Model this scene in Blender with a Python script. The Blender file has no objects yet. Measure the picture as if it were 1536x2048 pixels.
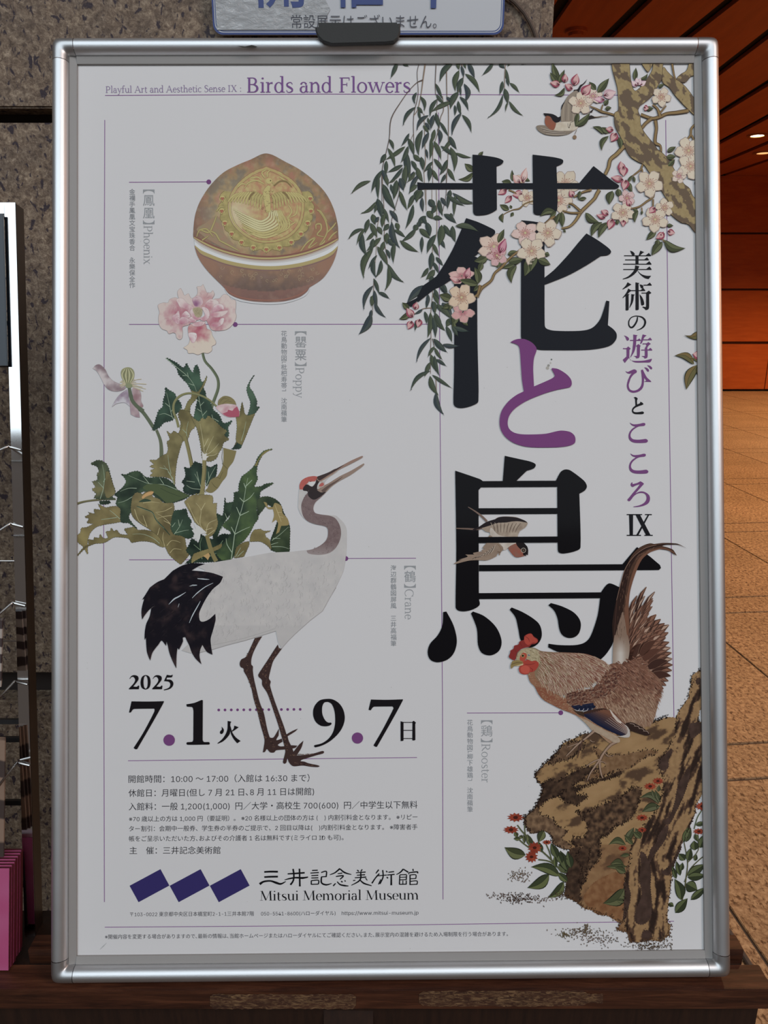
import bpy, math, random
from mathutils import Vector, Matrix, noise
from mathutils.geometry import tessellate_polygon, delaunay_2d_cdt
random.seed(7)
D = bpy.data
SC = bpy.context.scene
COL = SC.collection

# ------------------------------------------------------------------ camera
F_PX = 1479.0                                   # focal length in pixels of the 1536x2048 frame
PITCH = math.radians(16.0)
CAM = Vector((0, 0, 1.4))
cam_data = D.cameras.new('camera'); cam = D.objects.new('camera', cam_data); COL.objects.link(cam)
cam.location = CAM; cam.rotation_euler = (math.pi/2 - PITCH, 0, 0)
cam_data.sensor_fit = 'VERTICAL'; cam_data.sensor_height = 36.0; cam_data.lens = 36.0*F_PX/2048
cam_data.clip_start = 0.01; cam_data.clip_end = 100
SC.camera = cam
FWD = Vector((0, math.cos(PITCH), -math.sin(PITCH))); UP = Vector((0, math.sin(PITCH), math.cos(PITCH)))

# ------------------------------------------------------------------ light and exposure
SC.view_settings.view_transform = 'Standard'; SC.view_settings.look = 'None'
SC.view_settings.gamma = 1; SC.view_settings.use_curve_mapping = False
SC.view_settings.exposure = 0.0
world = D.worlds.new('world'); SC.world = world; world.use_nodes = True
wb = world.node_tree.nodes['Background']; wb.inputs[0].default_value = (0.075, 0.062, 0.055, 1); wb.inputs[1].default_value = 1.0
def area(name, loc, target, sx, sy, power, color):
    l = D.lights.new(name, 'AREA'); l.shape = 'RECTANGLE'; l.size = sx; l.size_y = sy; l.energy = power; l.color = color
    o = D.objects.new(name, l); COL.objects.link(o); o.location = loc
    o.rotation_euler = (Vector(target)-Vector(loc)).to_track_quat('-Z', 'Y').to_euler()
    return o
def point(name, loc, power, color, r=0.05):
    l = D.lights.new(name, 'POINT'); l.energy = power; l.color = color; l.shadow_soft_size = r
    o = D.objects.new(name, l); COL.objects.link(o); o.location = loc; return o
def spot(name, loc, target, power, color, angle=60, r=0.06):
    l = D.lights.new(name, 'SPOT'); l.energy = power; l.color = color; l.shadow_soft_size = r
    l.spot_size = math.radians(angle); l.spot_blend = 0.6
    o = D.objects.new(name, l); COL.objects.link(o); o.location = loc
    o.rotation_euler = (Vector(target)-Vector(loc)).to_track_quat('-Z', 'Y').to_euler(); return o
area('daylight_window', (-1.6, -5.0, 5.60), (-1.6, 0.6, 1.4), 9.5, 5.6, 325, (0.80, 0.92, 1.0))
area('added_key_light', (2.75, -1.5, 3.55), (-0.1, 0.6, 1.2), 1.1, 0.9, 54, (1.0, 0.86, 0.80))  # key light added right of the viewer to throw the poster's shadow
area('hall_glow_light', (4.6, 1.2, 3.0), (0.8, 1.2, 0.9), 1.5, 1.5, 40, (1.0, 0.42, 0.16))
for k, (x, y, p) in enumerate([(1.9, 2.6, 30), (2.8, 4.6, 60), (4.4, 6.4, 85), (5.6, 9.4, 82), (7.4, 9.2, 82), (8.6, 6.0, 90)]):
    spot('hall_downlight', (x, y, 3.08), (x, y+0.15, 0), p*3.6, (1.0, 0.60, 0.30), 120, 0.08)

# ------------------------------------------------------------------ helpers
def ray(px, py):
    return ((px-768)/F_PX)*Vector((1, 0, 0)) + FWD - UP*((py-1024)/F_PX)
def at_y(px, py, y):                              # pixel -> point on the upright plane at depth y
    r = ray(px, py); return CAM + r*(y/r.y)
def at_z(px, py, z):
    r = ray(px, py); return CAM + r*((z-CAM.z)/r.z)
def tag(o, label=None, cat=None, group=None, kind=None):
    if label: o['label'] = label
    if cat: o['category'] = cat
    if group: o['group'] = group
    if kind: o['kind'] = kind
    return o
def empty(name, loc=(0, 0, 0), mat=None):
    o = D.objects.new(name, None); COL.objects.link(o)
    if mat is not None: o.matrix_world = mat
    else: o.location = loc
    return o
def lin(c):
    c = c/255.0
    return c/12.92 if c <= 0.04045 else ((c+0.055)/1.055)**2.4
def hexlin(h):
    return tuple(lin(int(h[i:i+2], 16)) for i in (0, 2, 4))
def material(name, color, rough=0.6, metal=0.0, spec=0.5, coat=0.0, emit=None, estr=0.0):
    m = D.materials.new(name); m.use_nodes = True
    b = m.node_tree.nodes['Principled BSDF']
    b.inputs['Base Color'].default_value = (*color, 1); b.inputs['Roughness'].default_value = rough
    b.inputs['Metallic'].default_value = metal; b.inputs['Specular IOR Level'].default_value = spec
    b.inputs['Coat Weight'].default_value = coat; b.inputs['Coat Roughness'].default_value = 0.05
    if emit: b.inputs['Emission Color'].default_value = (*emit, 1); b.inputs['Emission Strength'].default_value = estr
    return m
def ramp(nt, fac, stops):
    r = nt.nodes.new('ShaderNodeValToRGB'); e = r.color_ramp.elements
    while len(e) < len(stops): e.new(0.5)
    for el, (p, c) in zip(e, stops): el.position = p; el.color = (*c, 1)
    nt.links.new(fac, r.inputs[0]); return r.outputs[0]
def coords(nt, scale=(1, 1, 1), rot=(0, 0, 0)):
    t = nt.nodes.new('ShaderNodeTexCoord'); m = nt.nodes.new('ShaderNodeMapping')
    m.inputs['Scale'].default_value = scale; m.inputs['Rotation'].default_value = rot
    nt.links.new(t.outputs['Object'], m.inputs[0]); return m.outputs[0]
def noise_tex(nt, vec, scale, detail=4, rough=0.6, dist=0.0):
    n = nt.nodes.new('ShaderNodeTexNoise'); n.inputs['Scale'].default_value = scale
    n.inputs['Detail'].default_value = detail; n.inputs['Roughness'].default_value = rough; n.inputs['Distortion'].default_value = dist
    nt.links.new(vec, n.inputs['Vector']); return n.outputs['Fac']
def mix(nt, fac, a, b, mode='MIX'):
    m = nt.nodes.new('ShaderNodeMix'); m.data_type = 'RGBA'; m.blend_type = mode
    for s, v in ((m.inputs[0], fac), (m.inputs[6], a), (m.inputs[7], b)):
        if isinstance(v, (int, float)): s.default_value = v
        elif isinstance(v, tuple): s.default_value = (*v, 1)
        else: nt.links.new(v, s)
    return m.outputs[2]
def bump(nt, height, strength, dist=0.002):
    b = nt.nodes.new('ShaderNodeBump'); b.inputs['Strength'].default_value = strength; b.inputs['Distance'].default_value = dist
    nt.links.new(height, b.inputs['Height']); nt.links.new(b.outputs[0], nt.nodes['Principled BSDF'].inputs['Normal'])
def setcol(m, out): m.node_tree.links.new(out, m.node_tree.nodes['Principled BSDF'].inputs['Base Color'])

class MB:                                          # collects geometry of ONE mesh
    def __init__(s): s.v = []; s.f = []
    def add(s, vs, fs):
        n = len(s.v); s.v += [tuple(v) for v in vs]; s.f += [tuple(i+n for i in f) for f in fs]; return s
    def box(s, lo, hi, bev=0.0):
        (x0, y0, z0), (x1, y1, z1) = lo, hi
        if bev <= 0:
            return s.add([(x, y, z) for x in (x0, x1) for y in (y0, y1) for z in (z0, z1)],
                         [(0, 1, 3, 2), (4, 6, 7, 5), (0, 4, 5, 1), (2, 3, 7, 6), (0, 2, 6, 4), (1, 5, 7, 3)])
        b = bev; vs = []; 
        import bmesh
        bm = bmesh.new(); bmesh.ops.create_cube(bm, size=1)
        bmesh.ops.scale(bm, vec=(x1-x0, y1-y0, z1-z0), verts=bm.verts); bmesh.ops.translate(bm, vec=((x0+x1)/2, (y0+y1)/2, (z0+z1)/2), verts=bm.verts)
        bmesh.ops.bevel(bm, geom=bm.edges[:], offset=b, segments=2, affect='EDGES')
        bm.verts.index_update()
        s.add([v.co[:] for v in bm.verts], [[v.index for v in f.verts] for f in bm.faces]); bm.free(); return s
    def tube(s, pts, r, n=10):
        pts = [Vector(p) for p in pts]; vs = []; fs = []
        rr = r if isinstance(r, (list, tuple)) else [r]*len(pts)
        prev = None
        for i, p in enumerate(pts):
            t = (pts[min(i+1, len(pts)-1)]-pts[max(i-1, 0)]).normalized()
            if prev is None:
                a = t.orthogonal().normalized()
            else:
                a = (prev - t*prev.dot(t)).normalized()
            prev = a; b = t.cross(a)
            for k in range(n):
                an = 2*math.pi*k/n; vs.append(p + (a*math.cos(an)+b*math.sin(an))*rr[i])
        for i in range(len(pts)-1):
            for k in range(n): fs.append((i*n+k, i*n+(k+1) % n, (i+1)*n+(k+1) % n, (i+1)*n+k))
        fs.append(tuple(range(n))[::-1]); fs.append(tuple(range((len(pts)-1)*n, len(pts)*n)))
        return s.add(vs, fs)
    def build(s, name, mat, parent=None, smooth=False, matrix=None):
        me = D.meshes.new(name); me.from_pydata(s.v, [], s.f); me.validate(); me.update()
        if mat: me.materials.append(mat)
        o = D.objects.new(name, me); COL.objects.link(o)
        if matrix is not None: o.matrix_world = matrix
        if parent: o.parent = parent
        if smooth:
            me.polygons.foreach_set('use_smooth', [True]*len(me.polygons))
            try: me.set_sharp_from_angle(angle=math.radians(40))
            except Exception: pass
        return o

# ------------------------------------------------------------------ frame pose (solved from its four corners)
def c2w(v): return Vector((v[0], 0, 0)) + FWD*v[2] - UP*v[1]
AX = c2w((0.99996449, -0.00555946, 0.00633279)); AY = c2w((0.00419976, 0.99987577, -0.01519225))
AX.normalize(); AY = (AY-AX*AY.dot(AX)).normalized(); AZ = AX.cross(-AY)   # local: x right, y up, z to the viewer
TL = CAM + c2w((-0.26820717, -0.38251836, 0.59740725))
FM = Matrix(((AX.x, -AY.x, AZ.x, TL.x), (AX.y, -AY.y, AZ.y, TL.y), (AX.z, -AY.z, AZ.z, TL.z), (0, 0, 0, 1)))
FMI = FM.inverted()
CL = FMI @ CAM; R3 = FMI.to_3x3()
FW, FH = 0.54, 0.7558
SHEET_Z = -0.0050
def px2l(px, py, z=SHEET_Z):                       # pixel -> local point on the poster plane
    r = R3 @ ray(px, py); k = (z-CL.z)/r.z; return (CL.x+r.x*k, CL.y+r.y*k)
# ------------------------------------------------------------------ materials of the setting
def granite(name, cols, dark, s=1.0, rough=0.5, blot=0.44):
    m = material(name, (0.2, 0.15, 0.1), rough); nt = m.node_tree; v = coords(nt)
    a = ramp(nt, noise_tex(nt, v, 55*s, 6, 0.75, 0.5), [(0.32, cols[0]), (0.48, cols[1]), (0.6, cols[2]), (0.72, cols[3])])
    b = ramp(nt, noise_tex(nt, v, 12*s, 3, 0.6), [(0.3, (0.75, 0.72, 0.72)), (0.7, (1.1, 1.05, 1.0))])
    c = mix(nt, 1.0, a, b, 'MULTIPLY')
    sp = ramp(nt, noise_tex(nt, coords(nt, (1, 1, 0.62), (0, 0.3, 0)), 42*s, 3, 0.55, 0.6), [(blot-0.07, (1, 1, 1)), (blot-0.02, (0, 0, 0))])
    bw = nt.nodes.new('ShaderNodeRGBToBW'); nt.links.new(sp, bw.inputs[0])
    setcol(m, mix(nt, bw.outputs[0], c, dark)); 
    bump(nt, noise_tex(nt, v, 160*s, 3, 0.7), 0.35, 0.002); return m
M_GRAN = granite('granite', [(0.075, 0.047, 0.030), (0.19, 0.135, 0.095), (0.32, 0.25, 0.18), (0.58, 0.47, 0.36)], (0.035, 0.02, 0.028), 3.2, 0.6, 0.445)
M_JOINT = material('joint_shadow', (0.06, 0.04, 0.03), 0.9)
def tile_mat():
    m = material('floor_stone', (0.5, 0.3, 0.15), 0.5); nt = m.node_tree; v = coords(nt)
    a = ramp(nt, noise_tex(nt, v, 60, 8, 0.72, 0.3), [(0.3, (0.10, 0.048, 0.024)), (0.42, (0.27, 0.165, 0.09)), (0.55, (0.46, 0.32, 0.185)), (0.7, (0.58, 0.43, 0.27))])
    d = ramp(nt, noise_tex(nt, coords(nt, (1.8, 0.9, 1), (0, 0, 0.6)), 60, 4, 0.6, 0.6), [(0.37, (0.25, 0.16, 0.11)), (0.46, (1, 1, 1))])
    e = ramp(nt, noise_tex(nt, v, 2.0, 2, 0.5), [(0.3, (0.8, 0.76, 0.72)), (0.7, (1.05, 1, 1))])
    setcol(m, mix(nt, 1.0, mix(nt, 1.0, a, d, 'MULTIPLY'), e, 'MULTIPLY')); return m
M_TILE = tile_mat(); M_GROUT = material('grout', (0.10, 0.07, 0.05), 0.9)
def wood_mat(name, c0, c1, axis_scale, rough=0.45, scale=30):
    m = material(name, c0, rough); nt = m.node_tree
    v = coords(nt, axis_scale)
    setcol(m, ramp(nt, noise_tex(nt, v, scale, 6, 0.65, 0.3), [(0.3, c0), (0.7, c1)])); return m
M_CEIL = wood_mat('ceiling_veneer', (0.30, 0.062, 0.016), (0.40, 0.095, 0.026), (3, 0.3, 1), 0.5, 5)
M_WALLW = wood_mat('wall_veneer', (0.36, 0.070, 0.014), (0.47, 0.105, 0.022), (0.6, 1, 4), 0.30, 5)
M_DARK = material('dark_recess', (0.012, 0.006, 0.005), 0.9)
M_SLOTM = material('slot_channel', (0.10, 0.03, 0.015), 0.25, 0.6)

# ------------------------------------------------------------------ floor of stone tiles (rotated grid measured from the joints)
FA = math.radians(5.2)
floor = MB().box((-4, -6, -0.06), (13, 12.0, -0.006)).build('floor', M_GROUT); tag(floor, kind='structure')
ud = Vector((-math.sin(FA), math.cos(FA))); uq = Vector((math.cos(FA), math.sin(FA)))
rows = []; y = 1.83 - 1.19*3
while y < 12.2:
    rows.append((y+0.006, y+0.174)); rows.append((y+0.186, y+1.184)); y += 1.19
tile_cache = {}
for (a0, a1) in rows:
    for k in range(-3, 16):
        q0 = 1.71 + (k-2)*0.755 + 0.004; q1 = q0 + 0.747
        c = uq*((q0+q1)/2) + ud*((a0+a1)/2)
        if c.y > 11.55 or c.x < 0.05 or c.y < 0.2 or c.x > 12.4 or c.x > 1.6+c.y*0.85: continue
        key = round(a1-a0, 2)
        if key not in tile_cache:
            o = MB().box((-0.3735, -(a1-a0)/2, -0.02), (0.3735, (a1-a0)/2, 0.0), 0.0015).build('stone_tile', M_TILE, floor); tile_cache[key] = o.data
        else:
            o = D.objects.new('stone_tile', tile_cache[key]); COL.objects.link(o); o.parent = floor
        o.location = (c.x, c.y, 0.0); o.rotation_euler = (0, 0, FA)

# ------------------------------------------------------------------ orange wooden wall at the end of the hall
WY = 11.9
def wz(py): return at_y(1480, py, WY).z
wall = MB().box((1.0, WY, -0.05), (13.5, WY+0.2, 5.0)).build('wall_back', M_DARK); tag(wall, kind='structure')
bands = [(352, 465), (469, 577), (581, 683), (688, 778)]
xs = [1.6, 3.95, 6.06, 8.1, 10.2, 12.3]
for (t, b) in bands:
    for x0, x1 in zip(xs[:-1], xs[1:]):
        MB().box((x0+0.006, WY-0.035, wz(b)), (x1-0.006, WY, wz(t)), 0.004).build('wood_panel', M_WALLW, wall)
for (_, b), (t, _) in zip(bands[:-1], bands[1:]):
    MB().box((1.6, WY-0.012, wz(t)), (12.3, WY, wz(b))).build('joint_channel', M_SLOTM, wall)
CZ = wz(352)
hall_right = MB().box((12.3, -1.0, 0), (12.5, 12.0, CZ+0.1)).build('wall_right', M_WALLW); tag(hall_right, kind='structure')

# ------------------------------------------------------------------ ceiling of veneer planks between dark slots
ceil = MB().box((-0.5, 0.6, CZ+0.04), (12.4, 12.1, CZ+0.12)).build('ceiling', M_DARK); tag(ceil, kind='structure')
slots = [((1090, 60), (1130, 0)), ((1216, 73), (1291, 0)), ((1372, 73), (1464, 0)), ((1439, 143), (1536, 68)), ((1439, 226), (1536, 166)),
         ((1439, 285), (1536, 233)), ((1441, 325), (1536, 285)), ((1443, 352), (1536, 320))]
def on_c(p): w = at_z(p[0], p[1], CZ); return Vector((w.x, w.y))
lines = []
for a, b in slots:
    A, B = on_c(a), on_c(b); d = (A-B).normalized()
    lines.append((A, d))
def line_at(l, y): A, d = l; return A.x + d.x*((y-A.y)/d.y)
# extra slots beyond the frame keep the same rhythm
l0 = lines[0]; l1 = lines[1]; dx = line_at(l1, 4)-line_at(l0, 4)
seq = [(Vector((line_at(l0, 4)-2*dx, 4)), l0[1]), (Vector((line_at(l0, 4)-dx, 4)), l0[1])] + lines
ll = lines[-1]
for k in range(1, 6): seq.append((Vector((line_at(ll, 8)+k*1.1, 8)), ll[1]))
seq.sort(key=lambda l: line_at(l, 9))
for l, r in zip(seq[:-1], seq[1:]):
    pts = []
    g = 0.045
    for y in (0.75, 11.88):
        pts.append((line_at(l, y)+g, y)); pts.append((line_at(r, y)-g, y))
    if pts[1][0] <= pts[0][0]+0.02:
        # lines cross near the viewer: start the plank where it opens
        for yy in [1+0.25*i for i in range(40)]:
            if line_at(r, yy)-line_at(l, yy) > 2*g+0.05:
                pts[0] = (line_at(l, yy)+g, yy); pts[1] = (line_at(r, yy)-g, yy); break
        else: continue
    if pts[3][0] <= pts[2][0]+0.02: continue
    p0, p1, p2, p3 = pts
    vs = [(x, y, CZ) for x, y in (p0, p1, p3, p2)] + [(x, y, CZ+0.03) for x, y in (p0, p1, p3, p2)]
    MB().add(vs, [(3, 2, 1, 0), (4, 5, 6, 7), (0, 1, 5, 4), (1, 2, 6, 5), (2, 3, 7, 6), (3, 0, 4, 7)]).build('ceiling_plank', M_CEIL, ceil)
# recessed downlights, the two that show and a small round detector
M_LAMP = material('lamp_glow', (1, 0.8, 0.5), 0.5, emit=(1.0, 0.72, 0.38), estr=14); M_RIM = material('lamp_rim', (0.5, 0.25, 0.1), 0.3, 0.7)
def disc_ring(r0, r1, z0, z1, n=28):
    m = MB(); vs = []; fs = []
    prof = [(r0, z0+0.004), (r0, z0), (r1, z0), (r1, z1)]
    for r, z in prof:
        for k in range(n): a = 2*math.pi*k/n; vs.append((r*math.cos(a), r*math.sin(a), z))
    for i in range(3):
        for k in range(n): fs.append((i*n+k, i*n+(k+1) % n, (i+1)*n+(k+1) % n, (i+1)*n+k))
    return m.add(vs, fs)
def cyl(r, z0, z1, n=28, mb=None):
    m = mb or MB(); vs = [(r*math.cos(2*math.pi*k/n), r*math.sin(2*math.pi*k/n), z) for z in (z0, z1) for k in range(n)]
    return m.add(vs, [(k, (k+1) % n, n+(k+1) % n, n+k) for k in range(n)]+[tuple(range(n))[::-1], tuple(range(n, 2*n))])
for (px, py, r, lab) in [(1515, 270, 0.088, 'bright recessed downlight in the orange plank ceiling'), (1527, 305, 0.10, 'dimmer recessed downlight farther back in the plank ceiling')]:
    p = at_z(px, py, CZ); e = empty('recessed_downlight', p); tag(e, lab, 'downlight')
    disc_ring(r*0.8, r*1.25, -0.012, 0.02).build('rim', M_RIM, e, True)
    cyl(r*0.8, -0.006, 0.01).build('lamp_disc', M_LAMP if r < 0.09 else material('dim_lamp', (1, 0.7, 0.4), 0.5, emit=(1, 0.5, 0.2), estr=1.2), e)
p = at_z(1153, 60, CZ); e = empty('smoke_detector', p); tag(e, 'small round orange detector on the plank ceiling beside the stone pillar', 'smoke detector')
m = cyl(0.075, -0.02, 0.0); m.build('base', M_CEIL, e, True); cyl(0.05, -0.038, -0.02).build('cap', M_CEIL, e, True)

# ------------------------------------------------------------------ granite pillar wall behind the stand: slabs with open joints
GY = 0.93
M_CORE = material('wall_core', (0.035, 0.024, 0.02), 0.9)
xr = at_y(1083, 40, GY).x
z_j1a, z_j1b = at_y(50, 216, GY).z, at_y(50, 245, GY).z
z_j2a, z_j2b = at_y(50, 1346, GY).z, at_y(50, 1402, GY).z
pil = MB().box((-1.6, GY+0.035, 0), (xr-0.008, GY+0.8, 3.7)).build('wall_left', M_CORE); tag(pil, kind='structure')
for (zb, zt) in [(z_j1a, 3.68), (z_j2a, z_j1b), (0.02, z_j2b)]:
    for (x0, x1) in [(-1.6, -0.9), (-0.89, xr)]:
        MB().box((x0, GY, zb), (x1, GY+0.033, zt), 0.002).build('granite_slab', M_GRAN, pil)
for (zb, zt) in [(z_j1a, 3.68), (z_j2a, z_j1b), (0.02, z_j2b)]:
    MB().box((xr-0.006, GY+0.034, zb), (xr+0.02, GY+0.80, zt), 0.002).build('granite_slab', M_GRAN, pil)
# ------------------------------------------------------------------ aluminium snap frame
def alu():
    m = material('brushed_aluminium', (0.74, 0.745, 0.76), 0.33, 1.0); nt = m.node_tree
    bump(nt, noise_tex(nt, coords(nt), 900, 2, 0.6), 0.06, 0.0005)
    r = nt.nodes.new('ShaderNodeMapRange'); nt.links.new(noise_tex(nt, coords(nt), 40, 3), r.inputs[0]); r.inputs[3].default_value = 0.42; r.inputs[4].default_value = 0.48
    nt.links.new(r.outputs[0], nt.nodes['Principled BSDF'].inputs['Roughness']); return m
M_ALU = alu(); M_ALU_C = material('cast_corner', (0.58, 0.58, 0.59), 0.42, 1.0)
frame = empty('snap_frame', mat=FM.copy())
tag(frame, 'silver aluminium snap frame with rounded rails around the bird and flower poster', 'frame')
PROF = [(0, -9), (0, -2.2), (0.5, 0.6), (1.6, 2.8), (3.6, 4.5), (6.2, 5.1), (8.8, 4.5), (11, 3.0), (12.4, 0.9), (13.0, -0.9), (13.1, -9)]
LIP = [(13.1, -1.9), (13.4, -1.7), (18.7, -3.1), (18.9, -3.3), (18.9, -4.95), (13.1, -9)]
PROF = [(d/1000, h/1000) for d, h in PROF]
LIP = [(d/1000, h/1000) for d, h in LIP]
M_LIP = material('lip_grey', (0.30, 0.285, 0.275), 0.45, 0.0, 0.5)
CS = 0.0185
def sweep_rail(name, a, b, inward, PROF=PROF, mat=None):
    a = Vector(a); b = Vector(b); n = Vector(inward); m = MB(); vs = []
    for p in (a, b):
        for d, h in PROF: vs.append((p.x+n.x*d, p.y+n.y*d, h))
    k = len(PROF)
    fs = [(i, i+1, k+i+1, k+i) for i in range(k-1)] + [tuple(range(k)), tuple(range(2*k-1, k-1, -1))]
    return m.add(vs, fs).build(name, mat or M_ALU, frame, mat is None)
g = 0.0004
rail_top = sweep_rail('rail', (CS+g, 0), (FW-CS-g, 0), (0, -1))
sweep_rail('rail', (CS+g, -FH), (FW-CS-g, -FH), (0, 1))
sweep_rail('rail', (0, -CS-g), (0, -FH+CS+g), (1, 0))
sweep_rail('rail', (FW, -CS-g), (FW, -FH+CS+g), (-1, 0))
sweep_rail('inner_lip', (0.0189, 0), (FW-0.0189, 0), (0, -1), LIP, M_LIP)
sweep_rail('inner_lip', (0.0189, -FH), (FW-0.0189, -FH), (0, 1), LIP, M_LIP)
sweep_rail('inner_lip', (0, -0.0131), (0, -FH+0.0131), (1, 0), LIP, M_LIP)
sweep_rail('inner_lip', (FW, -0.0131), (FW, -FH+0.0131), (-1, 0), LIP, M_LIP)
def corner(cx, cy, sx, sy):                        # elbow: profile carried round a squarish quarter turn
    m = MB(); vs = []; N = 16; k = len(PROF); px_, py_ = cx+sx*CS, cy+sy*CS
    for j in range(N+1):
        th = math.pi/2*j/N; c, s = math.cos(th), math.sin(th)
        for d, h in PROF:
            e = 2 + 5.0
            rr = max(CS-d, -0.0004)
            q = 1/((c**e+s**e)**(1/e)) if rr > 0 else 1
            vs.append((px_-sx*rr*c*q, py_-sy*rr*s*q, h+0.0002))
    fs = [(j*k+i, j*k+i+1, (j+1)*k+i+1, (j+1)*k+i) for j in range(N) for i in range(k-1)]
    m.add(vs, fs).build('corner_cap', M_ALU_C, frame, True)
for cx, cy, sx, sy in ((0, 0, 1, -1), (FW, 0, -1, -1), (0, -FH, 1, 1), (FW, -FH, -1, 1)): corner(cx, cy, sx, sy)
MB().box((0.004, -FH+0.004, -0.0095), (FW-0.004, -0.004, -0.0070)).build('back_panel', material('back_board', (0.25, 0.25, 0.25), 0.8), frame)
# dark scuff on the top rail: paint worn off
M_SCUFF = material('scuff', (0.03, 0.025, 0.02), 0.8)
def scuff(pts, z=0.0052):
    m = MB(); vs = []
    for zz in (z, z+0.00015):
        for (x, y) in pts: p = px2l(x, y, zz); vs.append((p[0], p[1], zz))
    n = len(pts); m.add(vs, [tuple(range(n)), tuple(range(2*n-1, n-1, -1))]+[(i, (i+1) % n, n+(i+1) % n, n+i) for i in range(n)])
    return m
s1 = scuff([(473, 91.5), (490, 93), (503, 90), (508, 91), (515, 93.5), (509, 96), (498, 95.5), (485, 95)], 0.00525); s1.build('scuff_mark', M_SCUFF, frame)
scuff([(468, 81), (473, 80.5), (476, 82), (473, 84), (470, 82.5)], 0.0042).build('scuff_mark', M_SCUFF, frame)

# ------------------------------------------------------------------ black clip that holds the frame from above
M_RUB = material('clip_rubber', (0.035, 0.037, 0.037), 0.75); bump(M_RUB.node_tree, noise_tex(M_RUB.node_tree, coords(M_RUB.node_tree), 700, 3), 0.5, 0.0006)
stand = empty('easel_stand', (0, at_z(768, 1960, 0.8767).y, 0.0))
tag(stand, 'dark worn wooden easel stand with ledge under the frame and black top clip', 'easel')
SM = stand.matrix_world.copy(); SM = Matrix.Translation(stand.location)
SMI = SM.inverted()
def in_stand(m, name, mat, smooth=False):
    o = m.build(name, mat, stand, smooth); return o
zc = 0.0115
def L2S(p): return SMI @ (FM @ Vector(p))
pts = [(630, 53), (800, 46), (801, 62), (796, 75), (788, 82), (770, 84), (662, 87), (645, 81), (636, 72), (631, 60)]
front = [px2l(x, y, zc) for x, y in pts]
m = MB(); n = len(front)
vs = [L2S((x, y, zc-0.0008)) for x, y in front]
cx = sum(p[0] for p in front)/n; cy = sum(p[1] for p in front)/n
vin = [L2S((cx+(x-cx)*0.97, cy+(y-cy)*0.93, zc)) for x, y in front]
vb = [L2S((x, y+0.001, zc-0.005)) for x, y in front]
m.add(vin+vs+vb, [tuple(range(n))[::-1]]+[(i, (i+1) % n, n+(i+1) % n, n+i) for i in range(n)]+[(n+i, n+(i+1) % n, 2*n+(i+1) % n, 2*n+i) for i in range(n)]+[tuple(range(2*n, 3*n))])
in_stand(m, 'clip', M_RUB)
m = MB(); x0, ytop = px2l(634, 55, 0.01); x1, _ = px2l(797, 50, 0.01)
vs = [L2S((x, y, z)) for x in (x0+0.001, x1-0.001) for (y, z) in ((0.0035, zc-0.004), (0.0010, zc-0.004), (0.0010, -0.020), (0.0075, -0.020), (0.0075, zc-0.004))]
m.add(vs, [(0, 1, 2, 3, 4), (9, 8, 7, 6, 5)]+[(i, 5+i, 5+(i+1) % 5, (i+1) % 5) for i in range(5)]); in_stand(m, 'clip_bracket', M_RUB)
M_POST = wood_mat('post_wood', (0.014, 0.006, 0.004), (0.032, 0.013, 0.007), (6, 6, 0.6), 0.5)
m = MB(); vs = [L2S((x, y, z)) for x in (0.215, 0.255) for (y, z) in ((0.004, -0.0125), (0.004, -0.03), (-FH-0.2, -0.03), (-FH-0.2, -0.0125))]
m.add(vs, [(0, 1, 2, 3), (7, 6, 5, 4), (0, 4, 5, 1), (1, 5, 6, 2), (2, 6, 7, 3), (3, 7, 4, 0)]); in_stand(m, 'post', M_POST)

# ------------------------------------------------------------------ wooden ledge
def ledge_mat():
    m = material('ledge_wood', (0.06, 0.02, 0.01), 0.42); nt = m.node_tree
    v = coords(nt, (1, 14, 14)); a = ramp(nt, noise_tex(nt, v, 14, 8, 0.7, 0.4), [(0.3, (0.020, 0.006, 0.0035)), (0.5, (0.060, 0.019, 0.009)), (0.72, (0.13, 0.045, 0.021))])
    setcol(m, a); bump(nt, noise_tex(nt, v, 20, 6), 0.3, 0.001); return m
M_LEDGE = ledge_mat()
def worn_mat():
    m = material('worn_wood', (0.06, 0.02, 0.01), 0.6); nt = m.node_tree
    v = coords(nt, (5, 1, 16)); f = noise_tex(nt, v, 26, 8, 0.7, 1.2)
    base = ramp(nt, noise_tex(nt, coords(nt, (1, 14, 14)), 14, 6, 0.7), [(0.3, (0.03, 0.011, 0.007)), (0.7, (0.09, 0.035, 0.018))])
    worn = ramp(nt, noise_tex(nt, coords(nt, (3, 1, 9)), 40, 6), [(0.3, (0.09, 0.042, 0.02)), (0.7, (0.27, 0.155, 0.075))])
    msk = ramp(nt, f, [(0.47, (0, 0, 0)), (0.58, (1, 1, 1))]); bw = nt.nodes.new('ShaderNodeRGBToBW'); nt.links.new(msk, bw.inputs[0])
    setcol(m, mix(nt, bw.outputs[0], base, worn)); return m
M_WORN = worn_mat()
LZ = 0.8767; SX, SY = stand.location.x, stand.location.y
def wy(px, py): return at_z(px, py, LZ)
yf = wy(768, 1980).y - SY; yb = wy(1500, 1928).y - SY
xl, xrr = -0.62, at_z(1518, 1928, LZ).x
zt = LZ
fz1 = at_y(768, 2019, yf+SY).z                        # lower edge of the front face
def lbox(lo, hi, name, mat, bev=0.0008): return in_stand(MB().box(lo, hi, bev), name, mat)
lbox((xl, yf, fz1), (xrr, yb, zt), 'ledge_board', M_LEDGE)
lbox((xl, yf+0.008, fz1-0.045), (xrr-0.004, yb-0.002, fz1-0.0005), 'ledge_apron', M_POST)
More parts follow.
